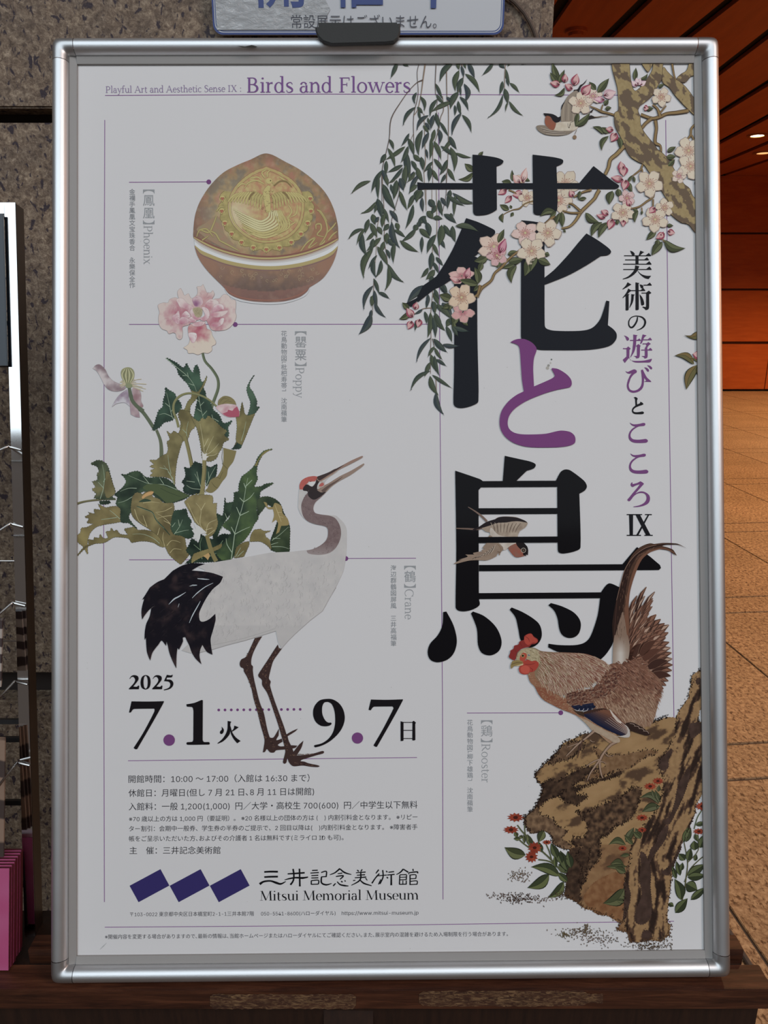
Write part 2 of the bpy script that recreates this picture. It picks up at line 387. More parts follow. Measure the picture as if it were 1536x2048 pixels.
# worn strips, the finish rubbed down to bare wood
def strip(x0, x1, y0, y1, seed, jag):
    rnd = random.Random(seed); top = []; bot = []; n = 46
    for i in range(n+1):
        x = x0+(x1-x0)*i/n
        e = 1.0 if 0.02 < i/n < (0.9 if jag else 0.98) else 0.45
        top.append((x, y0+rnd.uniform(0, 2.2)+(1-e)*10)); bot.append((x, y1-rnd.uniform(0, 2.5)-(1-e)*12))
    m = MB(); yy = yf+SY; vs = []
    for (x, y) in top: p = at_y(x, y, yy-0.0004); vs.append((p.x-SX, yf-0.0004, p.z))
    for (x, y) in bot: p = at_y(x, y, yy-0.0004); vs.append((p.x-SX, yf-0.0004, p.z))
    k = len(top); fs = [(i, i+k, i+k+1, i+1) for i in range(k-1)]
    o = in_stand(m.add(vs, fs), 'worn_patch', M_WORN); o['label'] = 'pale rubbed patch on the front of the ledge'
strip(420, 712, 1987, 2019, 3, False); strip(838, 1206, 1981, 2014, 5, True)
# cleats behind the frame at both ends
c0 = wy(1400, 1928); 
cz = LZ+0.010
def cleat(x0, x1): 
    lbox((x0, yb+0.004, LZ-0.02), (x1, yb+0.020, cz), 'cleat', M_LEDGE)
cleat(at_z(1380, 1905, cz).x, at_z(1493, 1908, cz).x)
cleat(at_z(45, 1918, cz).x, at_z(180, 1918, cz).x)
lbox((xl, yb+0.001, LZ-0.03), (xrr-0.012, yb+0.060, LZ-0.004), 'ledge_rail', M_POST)
# two front legs and their rear partners down to the floor
for x in (-0.50, 0.22):
    lbox((x, yf+0.012, 0.0), (x+0.045, yf+0.040, fz1-0.02), 'leg', M_POST)
    mm = MB(); mm.add([(x, yb, fz1-0.02), (x+0.04, yb, fz1-0.02), (x+0.04, yb+0.30, 0.0), (x, yb+0.30, 0.0), (x, yb+0.02, fz1-0.02), (x+0.04, yb+0.02, fz1-0.02), (x+0.04, yb+0.325, 0.0), (x, yb+0.325, 0.0)],
        [(0, 1, 2, 3), (7, 6, 5, 4), (0, 4, 5, 1), (1, 5, 6, 2), (2, 6, 7, 3), (3, 7, 4, 0)]); in_stand(mm, 'leg', M_POST)

# ------------------------------------------------------------------ sign plate on the granite behind the clip
M_ENAM = material('sign_enamel', (0.50, 0.50, 0.53), 0.25, coat=0.6); M_BLUE = material('sign_blue', (0.012, 0.035, 0.20), 0.3)
M_INK = material('sign_ink', (0.05, 0.05, 0.07), 0.4)
def reflection_mat():
    m = material('reflection_sheet', (0.52, 0.53, 0.55), 0.12, coat=1.0); nt = m.node_tree
    bump(nt, noise_tex(nt, coords(nt, (1, 1, 1.8)), 100, 5, 0.75, 1.2), 1.0, 0.004); return m
M_REFL = reflection_mat()
QY = GY-0.012
a = at_y(427, 69, QY); b = at_y(1007, 66, QY)
W2 = b.x-a.x; zb = at_y(716, 69.5, QY).z; H2 = 0.155
SIGN_A, SIGN_ZB = a.copy(), zb
sign = empty('notice_plate', (a.x, QY, zb)); tag(sign, 'white enamel notice plate with double blue border on the granite above the poster', 'sign')
def rrect(x0, z0, x1, z1, r, n=6):
    o = []
    for (cx, cz_, a0) in ((x1-r, z1-r, 0), (x0+r, z1-r, 90), (x0+r, z0+r, 180), (x1-r, z0+r, 270)):
        for k in range(n+1): t = math.radians(a0+90*k/n); o.append((cx+r*math.cos(t), cz_+r*math.sin(t)))
    return o
def plate(o, y0, y1, name, mat, parent):
    n = len(o); m = MB(); m.add([(x, y, z) for y in (y0, y1) for x, z in o], [tuple(range(n)), tuple(range(2*n-1, n-1, -1))]+[(i, n+i, n+(i+1) % n, (i+1) % n) for i in range(n)])
    return m.build(name, mat, parent)
def ring(o, p, y, name, mat, parent):
    n = len(o); m = MB(); m.add([(x, y, z) for x, z in o]+[(x, y, z) for x, z in p], [(i, (i+1) % n, n+(i+1) % n, n+i) for i in range(n)]); return m.build(name, mat, parent)
mm_ = 0.001
plate(rrect(0, 0, W2, H2, 0.010), 0.003, 0, 'plate', M_ENAM, sign)
ring(rrect(0, 0, W2, H2, 0.010), rrect(2*mm_, 2*mm_, W2-2*mm_, H2-2*mm_, 0.0088), -0.0002, 'border', M_BLUE, sign)
ring(rrect(3*mm_, 3*mm_, W2-3*mm_, H2-3*mm_, 0.0083), rrect(3.7*mm_, 3.7*mm_, W2-3.7*mm_, H2-3.7*mm_, 0.008), -0.0002, 'border_line', M_BLUE, sign)
# rippled gloss sheet added over the left part, stands in for a wavy reflection
fx = at_y(655, 30, QY).x-a.x
fo = [(0.0045, 0.0045), (fx, 0.0045), (fx-0.004, 0.012), (fx+0.003, 0.024), (fx-0.006, 0.040), (fx-0.002, 0.070), (fx-0.012, 0.105), (fx-0.004, H2-0.0045), (0.0045, H2-0.0045)]
plate(fo, -0.0006, -0.0009, 'reflection_sheet', M_REFL, sign)
SANS_K = 1.0
SANS = None                                           # the sans serif face that ships inside Blender itself
try:
    import os
    SANS = D.fonts.load(os.path.join(bpy.utils.system_resource('DATAFILES'), 'fonts', 'Inter.woff2'))
except Exception: SANS = None
def text_mesh(s, size, **kw):
    use = kw.get('sans') and SANS
    c = D.curves.new('tmp', 'FONT'); c.body = s
    if use: c.font = SANS
    c.size = size; c.resolution_u = kw.get('res', 4)
    c.offset = kw.get('offset', 0.0); c.align_x = kw.get('align', 'LEFT')
    o = D.objects.new('tmp', c); COL.objects.link(o)
    dg = bpy.context.evaluated_depsgraph_get(); me = o.evaluated_get(dg).to_mesh()
    u_ = SANS_K if use else 1.0
    v = [(x.co.x*u_, x.co.y*u_, 0) for x in me.vertices]; f = [tuple(p.vertices) for p in me.polygons]
    o.evaluated_get(dg).to_mesh_clear(); D.objects.remove(o); D.curves.remove(c)
    return v, f
if SANS:
    _h = lambda m: (lambda q: max(q)-min(q))([p[1] for p in m[0]])
    try:
        SANS_K = 0.80*_h(text_mesh('国', 1.0))/_h(text_mesh('8', 1.0, sans=True))
    except Exception: SANS = None
def sign_text(s, pxl, pxr, pybase, mat, name, off=0.0):
    v, f = text_mesh(s, 1.0, offset=off)
    x0 = min(p[0] for p in v); x1 = max(p[0] for p in v)
    A = at_y(pxl, pybase, QY); B = at_y(pxr, pybase, QY); k = (B.x-A.x)/(x1-x0)
    m = MB(); m.add([((p[0]-x0)*k+A.x-SIGN_A.x, -0.0012, p[1]*k+A.z-SIGN_ZB) for p in v], f); m.build(name, mat, sign)
# ------------------------------------------------------------------ the poster: flat printed sheet, ink laid out in the sheet's own plane
PAPER = (0.74, 0.73, 0.735)
OBS = tuple(lin(c) for c in (186, 186, 189))        # how bare paper reads in the light of the place
def ink(h):                                         # observed colour -> printed reflectance
    c = hexlin(h) if isinstance(h, str) else h
    g = 0.3*c[0]+0.55*c[1]+0.15*c[2]; sat = 0.74 if c[1] >= c[0] and c[1] > c[2] else 0.86; c = [g+(k-g)*sat for k in c]
    return tuple(min(0.9, max(0.004, c[i]*PAPER[i]/OBS[i]*0.97)) for i in range(3))
M_PAPER = material('poster_paper', PAPER, 0.5, spec=0.06, coat=0.07); M_PAPER.node_tree.nodes['Principled BSDF'].inputs['Coat Roughness'].default_value = 0.08
M_INKS = material('printed_ink', (0.1, 0.1, 0.1), 0.5, spec=0.06, coat=0.07); M_INKS.node_tree.nodes['Principled BSDF'].inputs['Coat Roughness'].default_value = 0.08
_nt = M_INKS.node_tree; _at = _nt.nodes.new('ShaderNodeAttribute'); _at.attribute_name = 'ink'
_nt.links.new(_at.outputs['Color'], _nt.nodes['Principled BSDF'].inputs['Base Color'])
poster = empty('poster', mat=FM.copy()); tag(poster, 'white exhibition poster with crane, rooster, blossoms and large black Japanese title in silver frame', 'poster')
def lbox_l(x0, y0, z0, x1, y1, z1): return MB().box((x0, y0, z0), (x1, y1, z1))
lbox_l(0.006, -FH+0.006, SHEET_Z-0.0012, FW-0.006, -0.006, SHEET_Z).build('paper_sheet', M_PAPER, poster)

def T(ox, oy, k):                                    # tracing frame: crop origin and magnification
    def f(s, closed=True, n=5):
        pts = []; sharp = []
        for t in s.split():
            sh = t.endswith('!'); a, b = t.rstrip('!').split(',')
            pts.append((ox+float(a)/k, oy+float(b)/k)); sharp.append(sh)
        return smooth(pts, sharp, closed, n)
    f.ox = ox; f.oy = oy; f.k = k
    return f
def raw(pts): return pts
def smooth(pts, sharp=None, closed=True, n=5):
    N = len(pts)
    if N < 3 or n <= 1: return pts
    sharp = sharp or [False]*N
    out = []
    for i in range(N if closed else N-1):
        p1, p2 = pts[i], pts[(i+1) % N]
        p0 = pts[i-1] if (closed or i > 0) else p1; p3 = pts[(i+2) % N] if (closed or i+2 < N) else p2
        if sharp[i]: p0 = p1
        if sharp[(i+1) % N]: p3 = p2
        if sharp[i] and sharp[(i+1) % N]: out.append(p1); continue
        L = math.hypot(p2[0]-p1[0], p2[1]-p1[1]); 
        # limit the pull of far neighbours so that short spans stay tame
        m1 = ((p2[0]-p0[0])*0.5, (p2[1]-p0[1])*0.5); m2 = ((p3[0]-p1[0])*0.5, (p3[1]-p1[1])*0.5)
        def lim(m):
            l = math.hypot(*m); return m if l <= L else (m[0]*L/l, m[1]*L/l)
        m1 = lim(m1); m2 = lim(m2)
        for j in range(n):
            t = j/n; t2 = t*t; t3 = t2*t
            h0 = 2*t3-3*t2+1; h1 = t3-2*t2+t; h2 = -2*t3+3*t2; h3 = t3-t2
            out.append((h0*p1[0]+h1*m1[0]+h2*p2[0]+h3*m2[0], h0*p1[1]+h1*m1[1]+h2*p2[1]+h3*m2[1]))
    if not closed: out.append(pts[-1])
    return out
class Pic:
    STEP = 1.2e-6
    def __init__(s, name, level, color='101014', label=None):
        s.name = name; s.z = SHEET_Z + 0.00005 + level*0.00009; s.base = s.z; s.v = []; s.f = []; s.c = []; s.i = 0; s.col = color; s.wrap = 60; s.label = label
    def up(s, n=1): s.base += s.wrap*s.STEP*n*0.5; s.i = 0
    def room(s, n):                                    # keep one motif within one run of ink levels
        if s.i % s.wrap + n >= s.wrap: s.i += s.wrap - s.i % s.wrap
    def _z(s): s.i += 1; return s.base + (s.i % s.wrap)*s.STEP
    def tris(s, pts, faces, cols):
        z = s._z(); n = len(s.v)
        for p in pts: x, y = px2l(p[0], p[1], z); s.v.append((x, y, z))
        if isinstance(cols, tuple) or isinstance(cols, str): cols = [ink(cols)]*len(pts)
        s.c += cols
        for f in faces: s.f.append([n+i for i in f])
    def poly(s, pts, color=None, holes=()):
        allp = list(pts); loops = [[Vector((x, -y, 0)) for x, y in pts]]
        for h in holes: loops.append([Vector((x, -y, 0)) for x, y in h]); allp += h
        s.tris(allp, tessellate_polygon(loops), color or s.col)
    def ribbon(s, pts, color=None, cap=True):         # pts: (x, y, width)
        P = [p for i, p in enumerate(pts) if i == 0 or math.hypot(p[0]-pts[i-1][0], p[1]-pts[i-1][1]) > 1e-4]
        if len(P) < 2: return
        v = []; f = []
        for i, (x, y, w) in enumerate(P):
            a = P[max(i-1, 0)]; b = P[min(i+1, len(P)-1)]
            dx, dy = b[0]-a[0], b[1]-a[1]; l = math.hypot(dx, dy) or 1; nx, ny = -dy/l, dx/l
            v += [(x+nx*w/2, y+ny*w/2), (x-nx*w/2, y-ny*w/2)]
        for i in range(len(P)-1): f.append((2*i, 2*i+1, 2*i+3, 2*i+2))
        s.tris(v, f, color or s.col)
    def stroke(s, tr, st, color=None, w=1.0, n=4):      # "x,y,w x,y,w ..." in a tracing frame; w in traced pixels
        pts = []
        for t in st.split():
            q = t.split(','); pts.append((tr.ox+float(q[0])/tr.k, tr.oy+float(q[1])/tr.k, (float(q[2]) if len(q) > 2 else w*tr.k)/tr.k))
        if len(pts) > 2: 
            xy = smooth([(p[0], p[1]) for p in pts], None, False, n)
            ws = []
            for i in range(len(pts)-1):
                for j in range(n): ws.append(pts[i][2]+(pts[i+1][2]-pts[i][2])*j/n)
            ws.append(pts[-1][2]); pts = [(a[0], a[1], b) for a, b in zip(xy, ws)]
        s.ribbon(pts, color)
    def disc(s, x, y, r, color=None, n=20, ry=None):
        s.tris([(x+r*math.cos(2*math.pi*k/n), y+(ry or r)*math.sin(2*math.pi*k/n)) for k in range(n)], [tuple(range(n))], color or s.col)
    def fill(s, pts, fn, step=2.0, holes=()):          # region whose print colour follows a function of place
        xs = [p[0] for p in pts]; ys = [p[1] for p in pts]; loops = [list(pts)]+[list(h) for h in holes]
        V = []; E = []
        for L in loops:
            n = len(V); V += [Vector(p) for p in L]; E += [(n+i, n+(i+1) % len(L)) for i in range(len(L))]
        def inside(x, y):
            c = False
            for L in loops:
                j = len(L)-1
                for i in range(len(L)):
                    a, b = L[i], L[j]
                    if (a[1] > y) != (b[1] > y) and x < (b[0]-a[0])*(y-a[1])/(b[1]-a[1])+a[0]: c = not c
                    j = i
            return c
        # scanline rows for speed
        y = min(ys)+step/2; r = 0
        while y < max(ys):
            xsx = []
            for L in loops:
                for i in range(len(L)):
                    a, b = L[i], L[i-1]
                    if (a[1] > y) != (b[1] > y): xsx.append((b[0]-a[0])*(y-a[1])/(b[1]-a[1])+a[0])
            xsx.sort()
            for q in range(0, len(xsx)-1, 2):
                x = xsx[q]+step*(0.4+0.5*(r % 2))
                while x < xsx[q+1]-step*0.3: V.append(Vector((x, y))); x += step
            y += step; r += 1
        ov, oe, of, _, _, _ = delaunay_2d_cdt(V, E, [], 2 if not holes else 2, 1e-5)
        P = [(v.x, v.y) for v in ov]
        F = []
        for f in of:
            cx = sum(P[i][0] for i in f)/len(f); cy = sum(P[i][1] for i in f)/len(f)
            F.append(tuple(f))
        if holes: F = [f for f in F if inside(sum(P[i][0] for i in f)/len(f), sum(P[i][1] for i in f)/len(f))]
        s.tris(P, F, [ink(fn(x, y)) for x, y in P])
    def build(s):
        me = D.meshes.new(s.name)
        # faces must look to the viewer
        F = []
        for f in s.f:
            a = 0
            for i in range(len(f)): p, q = s.v[f[i]], s.v[f[(i+1) % len(f)]]; a += p[0]*q[1]-q[0]*p[1]
            F.append(f if a > 0 else f[::-1])
        me.from_pydata(s.v, [], F)
        at = me.color_attributes.new('ink', 'FLOAT_COLOR', 'POINT')
        flat = []
        for c in s.c: flat += [c[0], c[1], c[2], 1.0]
        at.data.foreach_set('color', flat)
        me.materials.append(M_INKS); o = D.objects.new(s.name, me); COL.objects.link(o); o.parent = poster
        if s.label: o['label'] = s.label
        return o
def hmix(a, b, t):
    t = max(0, min(1, t)); 
    A = [int(a[i:i+2], 16) for i in (0, 2, 4)]; B = [int(b[i:i+2], 16) for i in (0, 2, 4)]
    return '%02x%02x%02x' % tuple(int(round(A[i]+(B[i]-A[i])*t)) for i in range(3))
def nz(x, y, s, seed=0, oct=4): return noise.fractal(Vector((x*s, y*s, seed*7.3)), 1.0, 2.0, oct)*0.5+0.5
PURPLE = '6b3a72'; LINE = '7a4d86'; BLACK = '15141a'; GREY = '7d8186'
# ------------------------------------------------------------------ title characters, traced
A = T(820, 290, 5.12); B = T(1000, 400, 5.12); Cc = T(820, 560, 5.12); Dd = T(960, 680, 5.12); Ee = T(840, 900, 4.518); Ff = T(1000, 1040, 4.518); Gg = T(1100, 100, 5.12)
t = Pic('title_character', 8, '14161e', 'large black title character for flower')
t.poly(A('640,98! 760,108 890,130 955,160 940,195 886,218! 890,640 885,665 800,708 700,720 662,712 646,680'))
t.poly(A('1255,98! 1400,115 1500,130 1565,152 1560,190 1500,218! 1508,660 1430,705 1310,716 1268,700 1262,660'))
t.poly(A('74,380! 140,388 700,390! 700,450! 150,452 78,461!'))
t.poly(A('860,390! 1280,390! 1280,449! 860,449!'))
t.poly(Gg('40,1362! 300,1362! 446,1188! 520,1245 640,1340 705,1385 700,1410 670,1422! 40,1422!'))
# left part of the lower half
t.poly(A('575,748! 700,790 830,850 868,875 870,905 850,930! 680,1130 645,1130! 750,1200 690,1300! 688,1600! 450,1600! 452,1360! 330,1440 200,1500 80,1590! 10,1660! -40,1620! 120,1530 300,1300 430,1080 520,880'))
t.poly(Cc('60,205! 85,225! 230,110! 395,0! 300,-60! 130,60!'))
t.poly(Cc('452,-10! 688,-10! 690,560 700,1240 640,1285 540,1310 470,1300 445,1260 452,900'))
# right part: bent stroke and rising stroke
t.poly(B('218,207! 330,218 470,240! 456,300! 456,795! 560,710 700,560 800,440 885,342! 1000,410 1110,490 1138,530 1110,562 1035,572! 900,660 700,770 456,868! 458,1280 475,1315 540,1336 700,1342 860,1335 950,1305 1020,1230 1060,1130 1088,1030! 1120,1036! 1105,1282! 1160,1322 1194,1370 1188,1430 1130,1490 980,1525 800,1536 500,1536 390,1530 300,1490 230,1440 215,1390'))
t.build()
t = Pic('title_character', 9, '6d3470', 'large purple title character for and')
t.poly(Dd('312,22! 350,0 400,-12 460,-8 530,25 575,75 578,110 552,190 545,300 553,475! 680,420 750,385 765,360 733,295 742,287! 800,297 880,345 930,400 940,450 925,480 900,488 780,512 640,555 480,622 360,700 300,775 283,850 300,910 350,948 430,965 560,966 680,958 780,935 840,927 920,940 965,975 978,1020 965,1060 900,1085 780,1098 560,1099 440,1085 330,1045 250,980 208,900 202,810 225,720 290,630 370,565 450,525! 430,400 408,100 385,50'))
t.build()
t = Pic('title_character', 8, '0c0a0e', 'large black title character for bird')
t.poly(Ee('318,186! 540,262 568,281! 748,280! 766,52! 900,82 1000,105 1045,130 1030,165 965,188! 872,278! 1228,277! 1270,200 1310,176 1360,185 1480,275 1508,325 1490,365 1440,395! 1450,880 1400,915 1300,935 1255,925 1245,890 1240,333! 552,337! 529,362! 532,1340 538,1400 480,1440 400,1458 345,1450 322,1420 328,900'))
for q in ('529,526! 1244,524! 1244,577! 529,581!', '529,786! 1244,781! 1244,835! 529,840!'): t.poly(Ee(q, n=1))
t.poly([(958, 1130), (1245, 1128.4), (1274, 1094), (1300, 1113), (1320, 1130), (1322, 1136), (1318, 1140), (958, 1142.3)])
t.poly(T(840, 900, 4.518)('530,1293! 1640,1286! 1640,1339! 530,1347!', n=1))
t.poly(Ff('912,655! 950,600 980,574 1010,576 1060,598 1100,625 1075,780 1040,960 1020,1110 960,1210 905,1265! 840,1280 700,1230 520,1190 436,1150! 438,1118! 540,1130 680,1130 760,1110 810,1065 850,970 885,850 905,705!'))
t.poly(Ff('438,770! 460,750! 560,780 660,830 715,890 731,950 715,1020 670,1060 610,1064 560,1035 535,980 520,890 490,820'))
t.poly(Ff('88,810! 105,790! 200,830 300,890 360,950 378,1040 350,1110 290,1150 230,1140 185,1080 165,980 140,880'))
H1 = T(512, 1024, 3)
t.poly(H1('1290,608! 1302,597! 1370,625 1440,690 1473,770 1460,830 1410,860 1355,845 1332,795 1325,700'))
t.poly(H1('1123,600! 1142,597! 1185,680 1205,770 1190,840 1150,885 1090,902 1045,885 1030,840 1045,790 1090,740 1118,680'))
t.build()

# ------------------------------------------------------------------ thin rules and dots
t = Pic('rule_line', 1, LINE)
def seg(x0, y0, x1, y1, w=1.3, c=None): t.ribbon([(x0, y0, w), (x1, y1, w)], c)
seg(210, 191, 640, 188); seg(640, 188, 1240, 190.3); seg(1240, 190.3, 1300, 190.5)
seg(209.5, 240, 208.5, 560); seg(208.5, 560, 207, 1200); seg(207, 1200, 208.8, 1804)
seg(1331.5, 240, 1336, 640); seg(1336, 640, 1343, 1110); seg(1343, 1110, 1348, 1436)
seg(877, 225, 880, 800); seg(880, 800, 885, 1400); seg(885, 1400, 886, 1799)
seg(258, 364.5, 418, 363.5); seg(258, 648.7, 872, 648.3); seg(258, 1119.5, 390, 1119.5); seg(692, 1117, 832, 1116.5)
seg(934, 1426, 1121, 1425.5); seg(256, 1521.5, 834, 1515)
seg(209.5, 1854.5, 760, 1850.5); seg(760, 1850.5, 1348, 1842.6)
for x, y in ((417.5, 363.7), (470.5, 649), (691.7, 1117), (1121.5, 1425.5)): t.disc(x, y, 4.8, PURPLE)
t.build()
t = Pic('dotted_line', 1, PURPLE)
for k in range(14): t.disc(437.5+k*12.53, 1420-k*0.1, 2.7)
t.build()
# ------------------------------------------------------------------ incense case of gold and red porcelain
def inpoly(x, y, P):
    c = False; j = len(P)-1
    for i in range(len(P)):
        a, b = P[i], P[j]
        if (a[1] > y) != (b[1] > y) and x < (b[0]-a[0])*(y-a[1])/(b[1]-a[1])+a[0]: c = not c
        j = i
    return c
def bz_(tr, x, y): return tr.ox+x/tr.k, tr.oy+y/tr.k
K = T(360, 290, 4.518)
t = Pic('porcelain_case_print', 2, 'a89a70', 'printed picture of a pointed gilt porcelain incense case')
rim1 = [(1428, 865), (1380, 905), (1300, 945), (1150, 1000), (1000, 1035), (850, 1052), (700, 1050), (550, 1028), (400, 990), (280, 945), (190, 900), (126, 848)]
rim2 = [(1424, 912), (1380, 955), (1300, 1000), (1150, 1050), (1000, 1080), (850, 1094), (700, 1090), (550, 1070), (400, 1035), (280, 990), (190, 950), (134, 905)]
def ks(l): return ' '.join('%g,%g' % p for p in l)
def lidcol(x, y):
    u, v = (x-360)*4.518, (y-290)*4.518
    d = math.hypot((u-780)/660, (v-620)/560)
    n = nz(u, v, 0.009, 1); n2 = nz(u, v, 0.03, 2)
    c = hmix('ab9760', '8d7052', d*1.1)
    if n > 0.53 and d > 0.55: c = hmix(c, '9d6e58', (n-0.53)*5)
    if n < 0.45 and d > 0.6: c = hmix(c, '76695a', (0.45-n)*6)
    if u < 330 and v > 450: c = hmix(c, '9b7466', 0.6*(330-u)/200)
    if d > 0.80: c = hmix(c, '6b5044', (d-0.80)*3)
    h = math.exp(-(((u-560)/210)**2+((v-640)/230)**2)); c = hmix(c, 'c6c59a', h*0.75)
    return hmix(c, 'a8a080' if n2 > 0.5 else '7d7058', abs(n2-0.5)*0.7)
t.fill(K('780,76 842,92 950,150 1080,220 1210,320 1320,440 1390,580 1425,720 1430,800 '+ks(rim1)+' 120,780 135,640 180,510 270,370 390,250 520,180 640,130 730,86'), lidcol, 2.2)
t.up()
# red ground of the medallion and of the scroll zone
rnd = random.Random(3)
def kp(u, v): return (360+u/4.518, 290+v/4.518)
t.fill(K('1150,470 1250,560 1330,700 1400,800 1410,860 1290,935 1150,980 1010,1000 1090,930 1180,830 1225,700 1215,580'), lambda x, y: hmix('a06d52', '8a6a4e', nz(x, y, 0.1)*1.2), 3)
t.fill(K('330,640 380,700 400,800 470,880 540,970 400,930 300,880 210,820 150,760 240,700'), lambda x, y: hmix('9b7560', '8d8062', nz(x, y, 0.1)*1.2), 3)
_col = []
for k in range(121):
    a = math.radians(-22+k*224/120); w_ = 0.5+0.5*abs(math.sin(k*math.pi/8)); _col.append(kp(780+(385+48*w_)*math.cos(a), 560+(362+44*w_)*math.sin(a)))
_col += [kp(780+300*math.cos(math.radians(202-k*224/30)), 540+300*math.sin(math.radians(202-k*224/30))) for k in range(31)]
t.fill(_col, lambda x, y: hmix('a89a5e', '8f8450', nz(x, y, 0.12, 4)*1.6-0.3), 3)
t.ribbon([(x, y, 0.8) for x, y in _col[:121]], '6f5f38')
med = '780,192! 900,240 1010,310 1085,400 1122,500 1120,620 1080,740 990,830 880,875 780,886 680,872 570,810 480,720 438,610 440,500 480,400 560,310 660,240'
t.fill(K(med), lambda x, y: hmix(hmix('a87558', 'b0a066', nz(x, y, 0.16, 5)*1.5-0.2), 'c2b795', math.exp(-(((x-470)/34)**2+((y-428)/36)**2))*0.8), 2.2)
t.up()
m = K(med); m.append(m[0])
t.ribbon([(x, y, 0.9) for x, y in m], '7f6c45')
t.ribbon([((x-532.6)*0.955+532.6, (y-410)*0.955+410.5, 2.6) for x, y in m], 'a89c5e'); t.ribbon([((x-532.6)*0.915+532.6, (y-410)*0.915+411, 0.7) for x, y in m], '806b44')
# lobed gold collar round the medallion with small heart shaped drops
for k in range(15):
    a = math.radians(-28+k*(236/14)); ca, sa = math.cos(a), math.sin(a)
    u, v = 780+405*ca, 560+385*sa
    if v < 480: continue
    cx, cy = kp(u, v); t.disc(cx, cy, 6.2, 'b3a768', 12)
t.up()
for k in range(15):
    a = math.radians(-28+k*(236/14)); u, v = 780+405*math.cos(a), 560+385*math.sin(a)
    if v < 480: continue
    cx, cy = kp(u, v)
    for sx in (-1.6, 1.6): t.disc(cx+sx, cy-1, 2.1, '9a5e46', 10)
    t.poly([(cx-3.6, cy-0.2), (cx+3.6, cy-0.2), (cx, cy+4.6)], 'a0654c')
    t.stroke(T(0, 0, 1), '%g,%g,0.6 %g,%g,0.8 %g,%g,0.6' % (cx-6, cy-4, cx, cy+7, cx+6, cy-4), '6f6038')
t.up()
GOLD = 'b3a768'; OUT = '7d6a42'
def gl(s, w=9, c=GOLD):                       # gold plume with a thin darker edge
    pts = [tuple(map(float, q.split(','))) for q in s.split()]; n = len(pts)
    P = smooth([kp(a, b) for a, b in pts], None, False, 6); N = len(P)
    W = [w/4.518*(0.35+0.65*math.sin(math.pi*min(1, (i+1)/N*0.9+0.08))) for i in range(N)]
    t.ribbon([(p[0], p[1], q+0.8) for p, q in zip(P, W)], OUT); t.ribbon([(p[0], p[1], q) for p, q in zip(P, W)], c)
for i in range(8):                             # sweeping tail plumes
    e = i*26
    gl('%g,%g %g,%g %g,%g %g,%g %g,%g' % (810+i*14, 590, 800+i*22, 650+i*14, 730+i*6, 690+e*0.8, 620, 650+e*0.75, 480+i*16, 580+e*1.02), 17, hmix(GOLD, 'c9c7a0', 0.6 if i < 5 else 0.1))
for i in range(5): gl('%g,640 %g,740 %g,800' % (860+i*26, 900+i*22, 850+i*8), 12)
for side in (-1, 1):                           # spread wings: three rows of feathers
    for row, (L, n, rr) in enumerate(((185, 12, 300), (120, 10, 220), (70, 7, 150))):
        for k in range(n):
            f = k/(n-1); u0 = 790+side*(40+f*rr*0.78); v0 = 452-28*math.sin(f*2.6)+row*0
            u1 = u0+side*(22+f*62); v1 = v0+L*(0.72-0.30*f)
            gl('%g,%g %g,%g %g,%g' % (u0, v0, (u0+u1)/2+side*8, (v0+v1)/2-6, u1, v1), 17, hmix(GOLD, '988c54', row*0.3+rnd.random()*0.2))
gl('800,610 790,520 780,440 790,400 810,370', 60); t.disc(*kp(805, 325), 6, GOLD)
for k in range(26):
    a, b = rnd.uniform(740, 850), rnd.uniform(410, 600); t.stroke(K, '%g,%g,2 %g,%g,3 %g,%g,2' % (a-9, b-5, a, b+5, a+9, b-5), OUT)
t.disc(*kp(818, 322), 1.3, '5d4c30'); gl('830,335 850,350 840,362', 7)
for s_ in ('770,300 740,250 780,225', '790,290 790,250 820,225', '850,370 900,330 960,330 1010,380', '760,350 690,320 620,340 580,390', '640,300 700,290 740,320', '900,290 950,320 1000,350', '980,540 1010,600 980,660 1020,700', '1060,540 1050,620 1000,650', '520,380 560,350 600,360', '960,700 1000,720 1050,690', '560,740 640,790 740,800', '880,800 950,770 1010,720'): gl(s_, 12)
# scrolling leaves on both shoulders
for s_ in ('1240,580 1290,640 1320,700 1330,780 1300,850 1260,900', '1230,760 1230,720 1270,715 1275,760 1240,810 1300,830', '1330,790 1380,740 1410,700', '1090,960 1150,880 1220,840 1160,930 1240,880', '1340,860 1380,810 1420,780', '1200,960 1300,880 1310,860', '1240,590 1270,600 1330,690',
           '330,640 300,720 260,790 180,770 150,830', '250,770 320,800 360,860 440,910', '170,770 240,760 300,830', '350,860 430,900 540,960', '200,860 260,820', '330,600 360,560 400,560'): gl(s_, 13, 'a3985f')
t.up()
